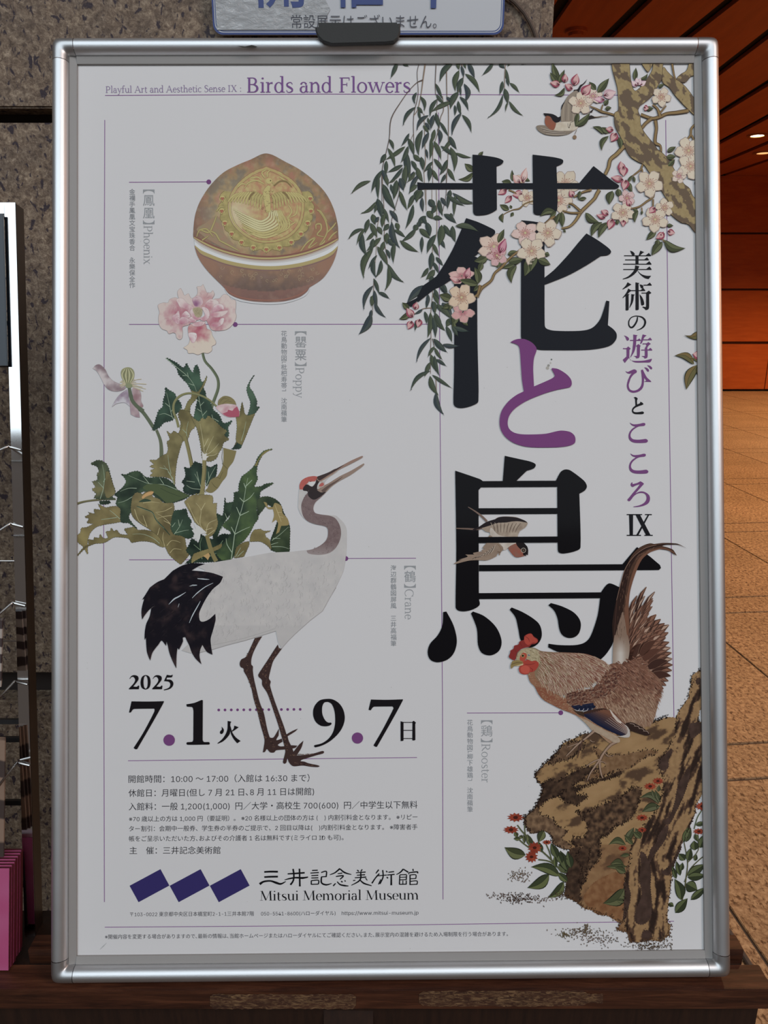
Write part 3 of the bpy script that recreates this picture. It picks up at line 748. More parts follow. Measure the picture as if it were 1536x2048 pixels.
# bands at the join, white lip
def band(a, b, f0, f1, col, st=3):
    A = [(p[0]+(q[0]-p[0])*f0, p[1]+(q[1]-p[1])*f0) for p, q in zip(a, b)]; B = [(p[0]+(q[0]-p[0])*f1, p[1]+(q[1]-p[1])*f1) for p, q in zip(a, b)]
    A = smooth([kp(*p) for p in A], None, False, 4); B = smooth([kp(*p) for p in B], None, False, 4)
    v = A+B; n = len(A); t.tris(v, [(i, i+1, n+i+1, n+i) for i in range(n-1)], col)
up1 = [(x, y-52) for x, y in rim1]; up1[0] = (1424, 836); up1[-1] = (124, 822)
band(up1, rim1, 0.0, 0.30, '7d5248'); band(up1, rim1, 0.30, 0.62, 'a89a63'); band(up1, rim1, 0.62, 0.75, '7a4f4a'); band(up1, rim1, 0.75, 1.0, 'a89a8e')
def bodycol(x, y):
    u, v = (x-360)*4.518, (y-290)*4.518; n = nz(u, v, 0.012, 9)
    c = hmix('8e6f58', '5a4c49', (v-1060)/300 + (n-0.5)*0.8)
    if v > 1320-0.0004*(u-780)**2: c = hmix(c, '8b6157', 0.6)
    e = abs(u-780)/640; c = hmix(c, '8c6555', max(0, e-0.3)*0.9)
    return hmix(c, '96796a', max(0, n-0.5)*1.2)
t.fill(K(ks(rim2)+' 150,980 190,1060 260,1150 380,1270! 400,1290! 430,1335 500,1385 620,1415 780,1425 930,1418 1060,1390 1130,1345 1172,1285! 1290,1205 1370,1090 1410,990'), bodycol, 2.2)
t.up()
band(rim1, rim2, 0.0, 0.35, 'b4b2b0'); band(rim1, rim2, 0.35, 1.0, 'c5c8ca')
lo = [(x, y+36) for x, y in rim2]; lo[0] = (1420, 938); lo[-1] = (138, 925); band(rim2, lo, 0.0, 0.9, 'a2935f'); lo2 = [(x, y+14) for x, y in lo]; band(lo, lo2, 0, 0.6, '7b5f5c')
t.poly(K('402,1296 440,1345 520,1385 640,1412 800,1422 950,1412 1080,1376 1150,1325 1172,1288 1160,1330 1120,1372 1000,1418 860,1440 700,1435 540,1410 440,1360', n=4), 'b9bcc0')
t.ribbon([(p[0], p[1], 1.6) for p in smooth([kp(*q) for q in ((408, 1292), (450, 1332), (520, 1368), (640, 1393), (800, 1403), (950, 1392), (1080, 1352), (1150, 1305))], None, False, 5)], '94604f')
for k in range(30):
    u = rnd.uniform(360, 1260); v = rnd.uniform(1130, 1250)-0.00018*(u-780)**2
    r = rnd.uniform(14, 26); a0 = rnd.uniform(0, 6)
    t.ribbon([(kp(u+r*(1-j*0.08)*math.cos(a0+j*0.6), v+r*(1-j*0.08)*math.sin(a0+j*0.6)*0.9)+(0.6,)) for j in range(10)], 'a08c6c')
t.build()

# ------------------------------------------------------------------ crane
Q = T(460, 890, 5.486); R = T(270, 1080, 5.12); V = T(440, 1260, 6.4)
t = Pic('crane_print', 5, '999', 'printed red crowned crane calling with open bill')
t.z0 = 0
def legs():
    C1 = '3b2a28'; C2 = '5c4338'
    t.poly(V('445,105! 420,160 370,270 330,345 275,375 252,425 262,470 300,495 305,530 345,600 400,740 430,880 480,1050 520,1220 555,1340 570,1420 548,1565! 575,1560 600,1525 640,1565 690,1568 720,1540 830,1530! 960,1510 990,1480! 920,1475! 780,1490 740,1470 800,1430! 790,1390! 720,1410 750,1350! 755,1260! 690,1370 660,1380 635,1370 600,1250 560,1060 510,930 470,780 430,600 420,520 420,465 400,440 402,370 430,280 490,160 540,80!'), C1)
    t.poly(V('740,185! 690,260 600,400 540,490 490,570 495,600 535,640 540,705 600,800 640,900 690,1050 740,1200 790,1370 820,1470 835,1560 805,1690 825,1712 850,1695 862,1640 880,1690 920,1735 960,1745 1060,1735 1160,1750 1250,1755 1275,1742 1240,1728 1130,1705 1080,1685 1030,1680! 1040,1665 1100,1645 1230,1605 1320,1580 1332,1558 1310,1548 1200,1580 1100,1600 980,1605! 1040,1510 1068,1416! 1010,1470 940,1560! 920,1500 880,1420 865,1360! 960,1300 998,1262! 930,1290 850,1335! 820,1240 740,1020 680,850 640,710 648,660 625,620 640,540 680,400 740,310 795,235! 770,240! 765,225! 755,235!'), C1)
    rn = random.Random(2)
    for (a, b, w) in (((480, 120), (350, 350), 55), ((345, 400), (360, 600), 60), ((380, 620), (600, 1400), 48), ((740, 230), (590, 480), 50), ((560, 500), (590, 700), 60), ((610, 720), (880, 1560), 46), ((900, 1600), (1200, 1590), 18), ((960, 1700), (1200, 1735), 18), ((640, 1440), (700, 1520), 50)):
        L = math.hypot(b[0]-a[0], b[1]-a[1]); n = int(L/11); dx, dy = (b[0]-a[0])/L, (b[1]-a[1])/L
        for k in range(n):
            f = k/n; o = rn.uniform(-0.42, 0.42)*w; x = a[0]+dx*L*f-dy*o; y = a[1]+dy*L*f+dx*o
            t.stroke(V, '%g,%g,4 %g,%g,7 %g,%g,3' % (x-7, y-5, x+1, y+4, x+8, y-5), rn.choice(['5f463a', '54403a', '6e5242', '2a1e1f', '4b3733']))
legs(); t.up()
def bodyc(x, y):
    n = nz(x, y, 0.05, 11); c = hmix('a9a7a8', 'b5b2b1', n)
    if y > 1250: c = hmix(c, 'a3a1a2', 0.4)
    return c
body = R('740,245! 860,215! 1100,180 1290,150 1420,128 1600,118! 1680,122!')
neck = Q('240,1218! 440,1180! 640,1172 740,1162 850,1150 920,1138 1000,1095 1050,1050 1072,1000 1075,940 1062,905 1020,885 940,870 860,840 800,790 765,735 748,680 752,560 760,480! 765,430 790,385 850,350 920,340 960,345! 1080,300 1200,240 1330,170 1440,122 1458,122 1450,140 1330,205 1180,280 1100,340 1040,400! 1030,440! 1080,420 1200,345 1330,280 1465,202 1474,212 1440,245 1320,330 1200,395 1120,450 1060,510 990,580 940,625 918,670 915,710 935,745 1000,762 1090,768 1160,775 1210,815 1250,860 1275,920 1278,1050 1274,1180 1262,1290 1240,1390 1190,1500 1160,1560!')
tail = [(672, 1175)]
low = [(658, 1198), (645, 1222), (620, 1241), (609, 1251), (590, 1268), (576, 1282), (563, 1297)]
belly = [(556, 1284), (551.8, 1262), (520, 1272), (490, 1281), (455, 1290), (425, 1299), (400, 1305), (380, 1306), (363, 1301), (375, 1290), (400, 1250), (396, 1200), (410, 1140), (390, 1132)]
outline = [(405, 1128.5)] + neck[0:] + low + belly
t.fill(outline, bodyc, 3.0)
t.ribbon([(x, y, 0.6) for x, y in [(672, 1175)]+low], '8d8a8c'); t.ribbon([(x, y, 0.7) for x, y in [(551.8, 1262), (520, 1272), (490, 1281), (455, 1290), (425, 1299), (400, 1305), (380, 1306)]], '8b8988')
t.ribbon([(x, y, 1.0) for x, y in [(551, 1257), (520, 1267), (490, 1276), (455, 1284), (415, 1292)]], '9b9998')
t.up()
rn = random.Random(8)
for k in range(520):                             # scalloped feather edges over the body
    x = rn.uniform(400, 670); y = rn.uniform(1118, 1285)
    if y < 1134-(x-400)*0.09+8 or y > 1292-(x-400)*0.22 or (x > 640 and y > 1200) or (y > 1240 and x > 600): continue
    if not inpoly(x, y, outline) or not inpoly(x+6, y+6, outline) or not inpoly(x+5, y-4, outline): continue
    r = rn.uniform(3, 6); a = rn.uniform(-0.9, 0.3)+0.5
    t.ribbon([(x+r*math.cos(a+j*0.45), y+r*math.sin(a+j*0.45), 0.5) for j in range(-2, 3)], rn.choice(['9b9899', '959293', 'bcb9b8', 'a09c9c']))
# grey brown throat and neck
def neckc(x, y):
    n = nz(x, y, 0.12, 4); c = hmix('695657', '776666', n)
    if y > 1085: c = hmix(c, '8f8484', (y-1085)/26)
    return hmix(c, '4c3f42', max(0, (958-y)/30) if 600 < x < 652 else 0)
t.fill(Q('960,480! 1060,500 990,580 940,625 918,670 915,710 935,745 1000,762 1090,775 1150,800 1195,860 1218,940 1212,1020 1180,1100 1130,1160 1060,1195 960,1205 860,1190 840,1158! 920,1138 1000,1095 1050,1050 1072,1000 1075,940 1062,905 1020,885 940,870 860,840 815,800 790,740 782,660 800,600 830,550 880,500'), neckc, 2.2)
t.up()
for k in range(160):
    f = rn.random(); PTS = [(870, 520), (840, 640), (870, 760), (960, 820), (1080, 840), (1150, 930), (1140, 1040), (1060, 1130), (940, 1170)]
    i = min(7, int(f*8)); g_ = f*8-i; x = PTS[i][0]+(PTS[i+1][0]-PTS[i][0])*g_+rn.uniform(-50, 50); y = PTS[i][1]+(PTS[i+1][1]-PTS[i][1])*g_+rn.uniform(-38, 38)
    dx, dy = PTS[i+1][0]-PTS[i][0], PTS[i+1][1]-PTS[i][1]; l = math.hypot(dx, dy)/14
    t.stroke(Q, '%g,%g,2 %g,%g,4' % (x, y, x+dx/l, y+dy/l), rn.choice(['5c4b4d', '7d6c6c', '837474', '544447']))
t.poly(Q('805,500 800,470 820,440 850,432 880,450 905,455 935,420 950,370 960,345! 1080,300 1150,262 1180,260! 1100,330 1020,380 985,400 960,440 955,490! 1010,470 1060,500 1000,560 920,600 860,560 850,510'), '2e2527')
t.poly(Q('950,372! 1080,302 1200,240 1330,170 1440,122 1458,122 1450,140 1330,205 1180,280 1100,340 1020,390 975,400'), '8a6f63')
t.poly(Q('955,352! 1080,302 1200,242 1260,212! 1180,270 1080,330 980,390'), '3d2f2e')
t.poly(Q('955,495! 1010,455 1080,420 1200,345 1330,280 1465,202 1474,212 1440,245 1320,330 1200,395 1120,450 1060,510! 1000,520'), '897468')
t.poly(Q('1000,500! 1080,440 1160,395 1240,345 1180,400 1090,465 1030,520'), '5d4b45')
t.poly(Q('965,470 985,430 1010,400 1030,405 1035,445 1000,465'), 'a59c94'); t.poly(Q('975,450 1000,418 1022,415 1030,438 1005,455'), 'a8544f')
t.stroke(Q, '1000,400,5 1080,350,5 1180,290,3', 'a7978c')
def crown(x, y): return hmix('b3594f', '9f4a44', nz(x, y, 0.2, 3))
t.fill(Q('765,488! 762,440 790,385 850,352 920,340 960,348! 948,375 935,395 905,400 870,398 850,420 820,445 803,470 800,488!'), crown, 2)
t.poly(Q('860,425 885,405 930,402 935,415 910,445 885,452'), 'c0bfc0')
t.up(); t.disc(*[460+885/5.486, 890+380/5.486], 4.4, '6f2f2b'); t.disc(460+885/5.486, 890+380/5.486, 3.2, 'b07a5a'); t.disc(460+887/5.486, 890+380/5.486, 2.0, '17110f')
# black plumes of the folded wings
def blk(x, y): return hmix('15121a', '35282a', max(0, nz(x, y, 0.05, 6)-0.5)*2.2 + (0.7 if y > 1290 else 0)*max(0, (y-1290)/40))
PLUME = R('385,315! 480,262 560,240 640,237 720,245! 640,275 580,312! 700,322 800,340 902,376! 870,440 800,500 740,580 690,670 660,740 655,790 670,830 705,835 760,810 822,755! 825,820 800,920 775,1010 780,1090 793,1175! 735,1145 690,1075! 670,1120 660,1190 680,1273! 620,1215 580,1150 555,1080 530,1030 515,995! 490,1000 490,1040 450,1125! 435,1110 425,1190 422,1315! 380,1230 350,1150 335,1080 322,1040! 318,1085! 300,1060 270,1030 240,1070 200,1120 175,1160 155,1235! 125,1160 115,1080 112,1000! 97,1025! 100,940 115,860 150,780 165,700! 215,660! 150,710 100,770 72,815! 65,740 75,670 95,600! 72,612! 100,570 150,490! 160,480 230,430 300,400!'); t.fill(PLUME, blk, 3)
t.up()
for s_, w in (('640,395,5 700,400,11 760,405,4', 0), ('555,475,4 590,465,14 635,462,5', 0), ('585,595,3 640,540,10 720,480,8 800,440,3', 0), ('345,660,2 400,605,14 450,578,12 520,535,3', 0), ('555,850,3 590,770,10 640,680,9 670,625,3', 0), ('440,690,2 450,660,5 452,650,2', 0)):
    t.stroke(R, s_, 'a8b3bb')
for k in range(170):
    x = rn.uniform(110, 780); y = rn.uniform(300, 1200); a = math.atan2(y-330, x-950)
    if not (abs(x-450) < 330): continue
    if y > 960 or x < 160: continue
    if x > 640 and y > 560: continue
    L = rn.uniform(20, 60)
    if not (inpoly(*bz_(R, x, y), PLUME) and inpoly(*bz_(R, x+L*math.cos(a), y+L*math.sin(a)), PLUME)): continue
    t.stroke(R, '%g,%g,1 %g,%g,4 %g,%g,1' % (x, y, x+L/2*math.cos(a), y+L/2*math.sin(a), x+L*math.cos(a), y+L*math.sin(a)), rn.choice(['26212a', '2c2528', '201c22', '0c0a10']))
t.build()
# ------------------------------------------------------------------ poppy plant
P1 = T(240, 550, 5.12); P2 = T(140, 860, 4.8); P3 = T(300, 860, 4.8)
def resample(pts, d, closed=True):
    out = []; n = len(pts); acc = 0
    for i in range(n if closed else n-1):
        a, b = pts[i], pts[(i+1) % n]; L = math.hypot(b[0]-a[0], b[1]-a[1]); 
        while acc < L:
            f = acc/L; out.append((a[0]+(b[0]-a[0])*f, a[1]+(b[1]-a[1])*f)); acc += d
        acc -= L
    return out
def jag(pts, amp, d=2.6, seed=1, mask=None):
    r = random.Random(seed); P = resample(pts, d); n = len(P); area_ = sum(P[i][0]*P[(i+1) % n][1]-P[(i+1) % n][0]*P[i][1] for i in range(n)); s = 1 if area_ > 0 else -1
    out = []
    for i, p in enumerate(P):
        a, b = P[i-1], P[(i+1) % n]; dx, dy = b[0]-a[0], b[1]-a[1]; l = math.hypot(dx, dy) or 1
        k = amp*(r.uniform(0.5, 1.2) if i % 2 else -0.2); out.append((p[0]+s*dy/l*k+dx/l*k*0.6, p[1]-s*dx/l*k+dy/l*k*0.6))
    return out
def leafm(pic, pts, dark, light, veins=(), tr=None, amp=0, seed=1, edge='262d22', vcol='8fa588', step=3.2, olive=None, vw=1.0):
    if amp: pts = jag(pts, amp, seed=seed)
    def c(x, y):
        n = nz(x, y, 0.035, seed); q = hmix(dark, light, n*1.5-0.25)
        if olive: q = hmix(q, olive, max(0, nz(x, y, 0.02, seed+5)-0.5)*3)
        return q
    pic.ribbon([(x, y, 0.9) for x, y in pts+[pts[0]]], edge)
    pic.fill(pts, c, step)
    for v in veins:
        q = [tuple(map(float, k.split(','))) for k in v.split()]; P = smooth([(tr.ox+a/tr.k, tr.oy+b/tr.k) for a, b in q], None, False, 4); N = len(P)
        pic.ribbon([(x, y, vw*(1.15-0.8*i/N)) for i, (x, y) in enumerate(P)], vcol)
G1, G2, OL, OLD, OLL = '22352b', '3f5a40', '70683f', '5c5534', '8a8150'
t = Pic('poppy_print', 1, G1, 'printed picture of a poppy plant with one open pink flower')
# back stems
t.stroke(P1, '845,790,26 870,880,26 940,960,27 1000,1060,28 1005,1160,30 960,1290,32 930,1380,34 900,1500,34', '5e6a4c')
t.stroke(P1, '852,800,7 880,880,7 955,970,8 1012,1070,8 1015,1160,8 970,1290,8', '4a5740')
t.stroke(P1, '95,1160,26 110,1230,34 160,1340,38 230,1400,36 290,1480,36 360,1590,36', '56634a')
t.stroke(P2, '830,0,26 868,100,30 878,200,36 876,300,40', '5b6448')
t.stroke(P2, '20,735,26 90,700,22 180,680,18 280,668,16 440,665,14', '6a6746'); t.stroke(P2, '20,750,6 90,708,5 180,688,4 300,676,4', '3d3526')
# tall centre leaf
leafm(t, P1('470,850! 560,890 640,950 670,935 680,900! 710,960 752,1015! 762,950 785,915! 810,970 818,1060 835,1100! 858,1090! 850,1150 875,1200! 880,1260 920,1300 950,1380 1010,1430 1060,1520 1150,1490! 1100,1560! 1110,1640 1060,1700 960,1700 880,1640 800,1560 760,1470 780,1350 790,1260 730,1180 690,1110 640,1060 600,1010 580,950 540,910'), G1, '3b5c46',
      ['470,852 600,960 700,1045 760,1130 785,1200', '700,1045 690,1000', '760,1130 700,1110', '640,1030 680,1030', '800,1200 815,1300 835,1400 860,1490', '815,1300 780,1270', '820,1340 860,1300', '835,1400 790,1370', '845,1440 890,1390', '960,1500 940,1430', '1010,1500 960,1470'], P1, 1.6, 2)
leafm(t, P1('890,1035! 880,1080 850,1150 820,1200 800,1240 760,1290 720,1340 715,1420 720,1500 700,1600! 620,1600 630,1480 620,1380! 660,1380 680,1330 700,1290 725,1270 740,1210 725,1180! 790,1200 830,1160 855,1110'), OLD, '7d7748', [], P1, 1.2, 3)
# left upper leaf
leafm(t, P1('465,1150! 500,1180 560,1215 575,1260 610,1300 630,1350 600,1400 560,1430 540,1480 450,1510 400,1560 330,1590! 350,1540 370,1470 400,1390 440,1350 445,1290 465,1220'), G1, '345240', ['540,1470 520,1400 500,1300 475,1200', '520,1400 560,1350', '510,1350 460,1310', '530,1450 460,1420 400,1430', '545,1470 600,1420 620,1360'], P1, 1.8, 4)
t.up()
# olive bud leaf on the left of the curved stalk
leafm(t, P1('620,1380! 660,1390 700,1400 730,1440 780,1520! 760,1560 720,1600 690,1680 640,1700 600,1690 590,1650! 560,1640 600,1620 640,1540 610,1480 600,1420'), OLD, OLL, ['690,1680 680,1600 700,1500', '680,1620 640,1580'], P1, 1.3, 5)
t.stroke(P1, '990,1345,20 900,1270,20 800,1225,20 700,1210,20 610,1240,22 555,1310,24 550,1400,26 580,1480,26 600,1560,26', '7b7a50'); t.stroke(P1, '985,1352,5 900,1280,5 800,1234,5 700,1220,5 620,1248,5 565,1312,5 560,1400,5 590,1480,5', '57603f')
# central big olive leaf with white fold, stems
leafm(t, T(300, 860, 4.8)('395,-130! 450,-20 480,100 495,190 500,260 515,290 560,300 600,292 640,262 660,210! 690,170 705,120 760,90! 710,50 740,10! 690,-20 640,-70 560,-140! 530,-100 500,-120! 470,-80'), OLD, '8c8455', ['520,240 515,150 500,50 480,-60', '530,230 570,140 610,60', '540,240 600,200 660,130', '520,160 560,80', '550,250 620,240 650,220'], P3, 1.5, 6, vcol='b3ae86')
t.fill(P3('498,200! 520,230 552,220! 540,245 565,255! 545,270 540,300! 515,298 503,270'), lambda x, y: 'c2c1bd', 3)
leafm(t, P3('905,70! 900,-20! 940,-60 880,-80! 850,20 860,60 830,110 800,180! 860,180! 850,150'), OLD, OL, [], P3, 0.8, 8)
leafm(t, P3('875,120! 870,60! 840,120 800,170 780,185! 860,180! 880,155!'), G1, '3d5c47', [], P3, 1, 9)
# right upper leaf with olive lower half
leafm(t, P1('1375,1025! 1330,1090 1300,1170 1320,1250 1340,1310 1325,1390 1305,1440! 1370,1430! 1400,1390! 1430,1350! 1395,1350 1400,1290 1360,1200 1325,1150 1330,1100'), G1, '44614a', [], P1, 1.2, 10)
leafm(t, P1('1250,1300! 1265,1370 1275,1420 1310,1440 1380,1420! 1330,1540 1290,1640 1250,1740! 1190,1700 1200,1560 1190,1450! 1230,1400'), OLD, '857c4c', ['1240,1700 1270,1600 1290,1500'], P1, 0.8, 11)
t.up()
# tall left olive leaf
leafm(t, P2('930,10! 970,40 1000,10 1070,70 1080,100! 1050,200 1025,300 1010,420 1005,520 1000,560! 980,480 900,450 820,450 765,440! 800,410! 770,390! 820,370! 765,350! 810,330! 765,290! 830,290! 880,250 930,230! 945,180! 930,110! 960,90'), OLD, '857c50', ['1000,520 960,420 900,340', '990,470 940,400', '970,420 950,330 940,240', '940,380 860,360'], P2, 0.9, 12)
t.stroke(P2, '1105,60,34 1140,200,34 1170,350,34 1195,500,36 1220,620,30', '7c7549'); t.stroke(P2, '1118,60,6 1154,200,6 1186,350,6 1210,500,7', '565034')
# small dark leaf pair in the middle
leafm(t, P3('330,355! 370,370 400,350 430,300! 470,320 495,320! 500,400 500,600 440,605 400,620 330,600! 320,560 340,530! 305,500! 340,450 340,400'), '16261f', '2e4738', ['500,580 470,500 430,420', '470,500 450,400', '490,570 400,560 350,530', '430,500 350,490'], P3, 1.2, 13)
leafm(t, P3('540,340! 580,360 620,340 645,325! 640,380 630,440 590,480 540,540! 535,430'), '16261f', '2e4738', ['540,530 580,440 630,350', '565,470 560,400'], P3, 1.0, 14)
t.stroke(P3, '522,290,38 520,400,38 510,500,38 500,600,44 480,650,60', '827a4d'); t.stroke(P3, '536,300,6 532,400,6 522,500,6', '5a5236')
t.poly(P3('550,560 580,480 650,440 700,330 705,170! 780,190 830,200! 800,300 750,370 735,440 690,500 650,560 600,600 560,600 530,580', n=4), '796f45')
for s_ in ('690,320,3 720,350,5 745,375,3', '590,460,3 640,455,5 670,465,3', '590,500,3 620,540,5 650,560,3', '700,170,3 690,260,4 700,330,3', '670,470,4 680,440,4 700,400,3', '540,600,3 520,580,6 530,540,3'): t.stroke(P3, s_, '4f492c')
t.up()
# left small leaf
leafm(t, P2('200,325! 240,300! 275,290! 330,310 360,350 385,430 410,520 432,600 400,640 440,665! 300,665 230,650! 260,610! 210,570! 250,550! 215,495! 265,480 260,420! 280,400 260,350'), '2d3a28', '586341', ['290,660 320,560 330,450 310,330', '325,560 270,500', '320,500 360,430'], P2, 1.4, 15, olive='7a7148')
leafm(t, P2('345,400! 370,400 400,490 432,600 390,640 350,650 330,560 340,480'), OLD, '81794e', [], P2, 0.7, 16)
leafm(t, P2('285,685! 380,680! 385,700 330,712 290,710'), '1d2b20', '33442f', [], P2, 1.2, 17)
# lower left drooping olive leaves
leafm(t, P2('230,760! 300,770! 270,710! 340,745 400,735 450,735 480,760 490,880! 400,895 340,905 250,930 190,990 170,1050! 165,1110 170,1195! 120,1110! 90,1090! 50,1045! 60,1020! 100,990! 110,940! 160,935 230,900! 160,890! 190,850! 140,835! 190,810! 175,790! 240,810!'), '625836', '877a4a', ['480,855 420,800 380,770', '450,840 300,860'], P2, 0.9, 18)
leafm(t, P2('60,1220! 120,1140 180,1100! 175,1050! 230,1060! 230,1030! 280,1040! 290,1000! 320,1040 370,1040! 345,975! 390,970! 395,940! 420,975! 450,960! 480,1000 560,1010! 520,950! 620,930! 650,960 720,960 800,980 850,1010 880,1060 910,1125! 860,1115 800,1080 700,1065 590,1080! 560,1040 500,1030 420,1030 330,1080 240,1090 150,1130'), '5f5635', '80764a', ['860,1090 800,1040 700,1000 600,1000'], P2, 0.8, 19)
t.up()
# broad dark leaf arching right
leafm(t, P2('490,425! 540,430 590,405 660,400 720,450 760,460 850,455 930,470 990,520 1030,575! 1080,600 1150,630! 1080,670 1010,690! 940,710 900,690 820,640 780,600 700,590 640,640 590,700 600,760 560,830 600,900 650,950! 560,890 490,880 490,760! 440,710! 460,640! 430,620 500,560! 540,500 520,450'), '1c2c22', '3c5338', ['1030,575 900,525 760,515 640,470 560,435', '760,515 700,440', '900,520 860,460', '640,560 560,560 480,590', '600,640 530,680 460,700'], P2, 1.2, 20)
t.poly(P2('740,520! 860,520 960,560 1030,580! 1150,632! 1000,690 930,700 860,640 800,600 700,560'), '46562f'); t.stroke(P2, '870,560,3 950,600,4 1060,640,3', '2d3a24')
# curled olive body in front
leafm(t, P2('600,640! 640,600 700,620! 720,600 780,580! 800,600! 790,640 850,660 900,700 990,700! 1000,760 980,850 990,920 1000,990! 1090,1020 1110,1100! 1140,1200! 1100,1250 1060,1290! 1000,1240 950,1190 920,1130 880,1060 840,1010 760,950 680,900 610,840 585,760'), '5c5233', '857a4d', ['1000,990 960,900 900,840 830,800', '960,900 900,870', '620,760 660,870 740,930', '740,930 700,820', '840,1010 860,940', '910,1120 890,1040 900,980', '960,1180 1000,1140 1070,1150', '930,1110 980,1060 1060,1080', '980,740 900,780 820,790', '990,820 900,830 840,850', '700,700 780,690 860,700'], P2, 0.8, 21, vcol='b3a878')
t.stroke(P2, '640,730,6 720,760,12 790,790,10 820,850,10 850,890,14 900,940,12 960,1010,6', '2c4030'); t.stroke(P2, '640,735,2 720,765,3 790,795,3 825,850,3 850,895,3 905,945,3', '6f8a68')
t.poly(P2('690,640 740,600 800,590 790,615 730,640 700,660'), 'b98f58'); t.poly(P2('660,690 720,660 780,680 720,690'), '2f4632')
# dark leaf centre
leafm(t, P2('1000,780! 1030,770! 1060,770! 1115,755! 1130,830! 1165,870! 1150,920! 1180,960! 1180,1020 1130,1040 1060,1010 1000,1000 970,940 980,840'), '1d3024', '36503a', ['1000,1000 1050,930 1080,860', '980,930 1010,890', '1010,990 1080,970 1140,960', '1050,920 1040,860'], P2, 1.2, 22)
leafm(t, P3('830,1020! 700,1000 600,1050 480,1000! 470,1080 400,1040! 380,1100 350,1160 400,1220 340,1280! 450,1270 640,1262 780,1240! 820,1150'), '13201b', '2b4030', ['500,1240 480,1100 500,1030', '480,1150 420,1100', '560,1220 640,1180', '640,1150 700,1060'], P3, 1.6, 23, vcol='6f8c66')
leafm(t, P3('420,1190! 500,1160 600,1130 690,1090! 680,1130 600,1170 520,1210 440,1250 400,1280! 400,1240'), '6a5f38', '8e8250', [], P3, 0.7, 24)
t.poly(P3('510,1210! 560,1180! 575,1200 570,1220 555,1250! 540,1230'), 'b08e58')
leafm(t, P3('330,690! 400,630 460,625 560,625 600,640 600,710! 640,700! 635,800 650,900 620,980 580,1020 545,1000 510,950 470,920 430,880 390,800'), '5f5433', '8b7f52', ['540,1000 480,900 490,770 440,700', '490,770 530,700', '470,910 430,850 360,700', '540,990 560,900 640,860', '530,960 600,940', '550,1010 620,960'], P3, 0.8, 25, vcol='b5ac7e')
t.stroke(P3, '545,1010,34 570,1100,38 600,1190,38 635,1260,42', '7b7145')
t.fill(P3('470,920! 420,900! 440,950! 400,960! 430,1000! 410,1040! 440,1040! 460,1085! 480,1040! 485,1000! 520,990! 545,985!', n=1), lambda x, y: 'bdbebd', 4)
# large upright leaf
t.up()
leafm(t, P3('720,650! 730,700 800,690! 810,740 700,900 660,980 640,1050! 660,1150 700,1240! 600,1000 640,900 640,800! 700,820'), '152219', '2f4631', ['680,960 740,850 820,770', '740,850 720,800', '700,930 740,930'], P3, 1.2, 26)
leafm(t, P3('1175,185! 1100,210 1060,270 1030,340 1020,420 1030,470 990,550! 1060,545 1110,520 1190,507! 1120,550 1060,590 1050,640 1020,760 1040,850! 1000,900 960,980 900,1060 820,1130 810,1200 770,1240 690,1250! 640,1180 700,1100 780,990 700,920 760,850 780,780! 800,700 810,640 805,600! 850,590 855,530 880,450! 920,420 970,380 1010,330 1040,260 1100,200'), '25382a', '47602f', ['780,1240 800,1100 815,990 860,830 900,680 920,550 940,460', '900,690 860,650', '900,690 960,650 1000,600', '865,820 830,740', '865,820 950,780', '815,1000 780,930', '815,1000 890,960 960,930', '920,560 900,510', '790,1180 740,1100 730,1040', '920,540 980,480'], P3, 1.3, 27, vw=1.5)
t.poly(P3('1175,185! 1100,205 1050,265 1010,330 1005,345! 1028,345! 1045,290 1085,240 1140,200'), '78703f')
leafm(t, P3('950,1070! 900,1080 830,1130 810,1230! 900,1215! 950,1100'), '655c38', '84794a', ['820,1220 870,1130', '840,1215 900,1160'], P3, 0.6, 28)
# right hooked leaf
leafm(t, P3('1030,680! 1060,650 1130,640 1200,665 1250,710 1280,790 1310,850 1340,930 1340,1050 1338,1170! 1220,1170 1160,1150! 1160,1060 1180,1000 1210,920 1230,840 1190,760! 1150,720 1120,720 1070,780 1030,830!'), '1c2a1e', '3a4a2e', ['1170,1060 1240,1010 1330,930', '1180,1040 1250,1040', '1170,1120 1260,1120 1335,1140', '1160,1100 1230,1080'], P3, 1.0, 29)
t.poly(P3('1090,690! 1120,700 1130,740! 1180,740! 1200,700 1260,730 1275,800 1320,850 1330,910 1260,920! 1240,980! 1210,1000! 1230,900 1210,860! 1170,890! 1190,820 1180,760! 1130,755'), '8c7b4a')
for s_ in ('1200,720,3 1230,800,5 1260,880,3', '1225,790,3 1265,790,3', '1240,830,3 1280,840,3'): t.stroke(P3, s_, 'b5a878')
leafm(t, P3('1000,960! 1060,950! 1090,970 1160,968! 1100,990! 1110,1030! 1150,1060 1165,1150! 1130,1110 1060,1070 960,1070! 970,1010'), '6a5f3a', '8b8050', [], P3, 0.7, 30)
t.up()
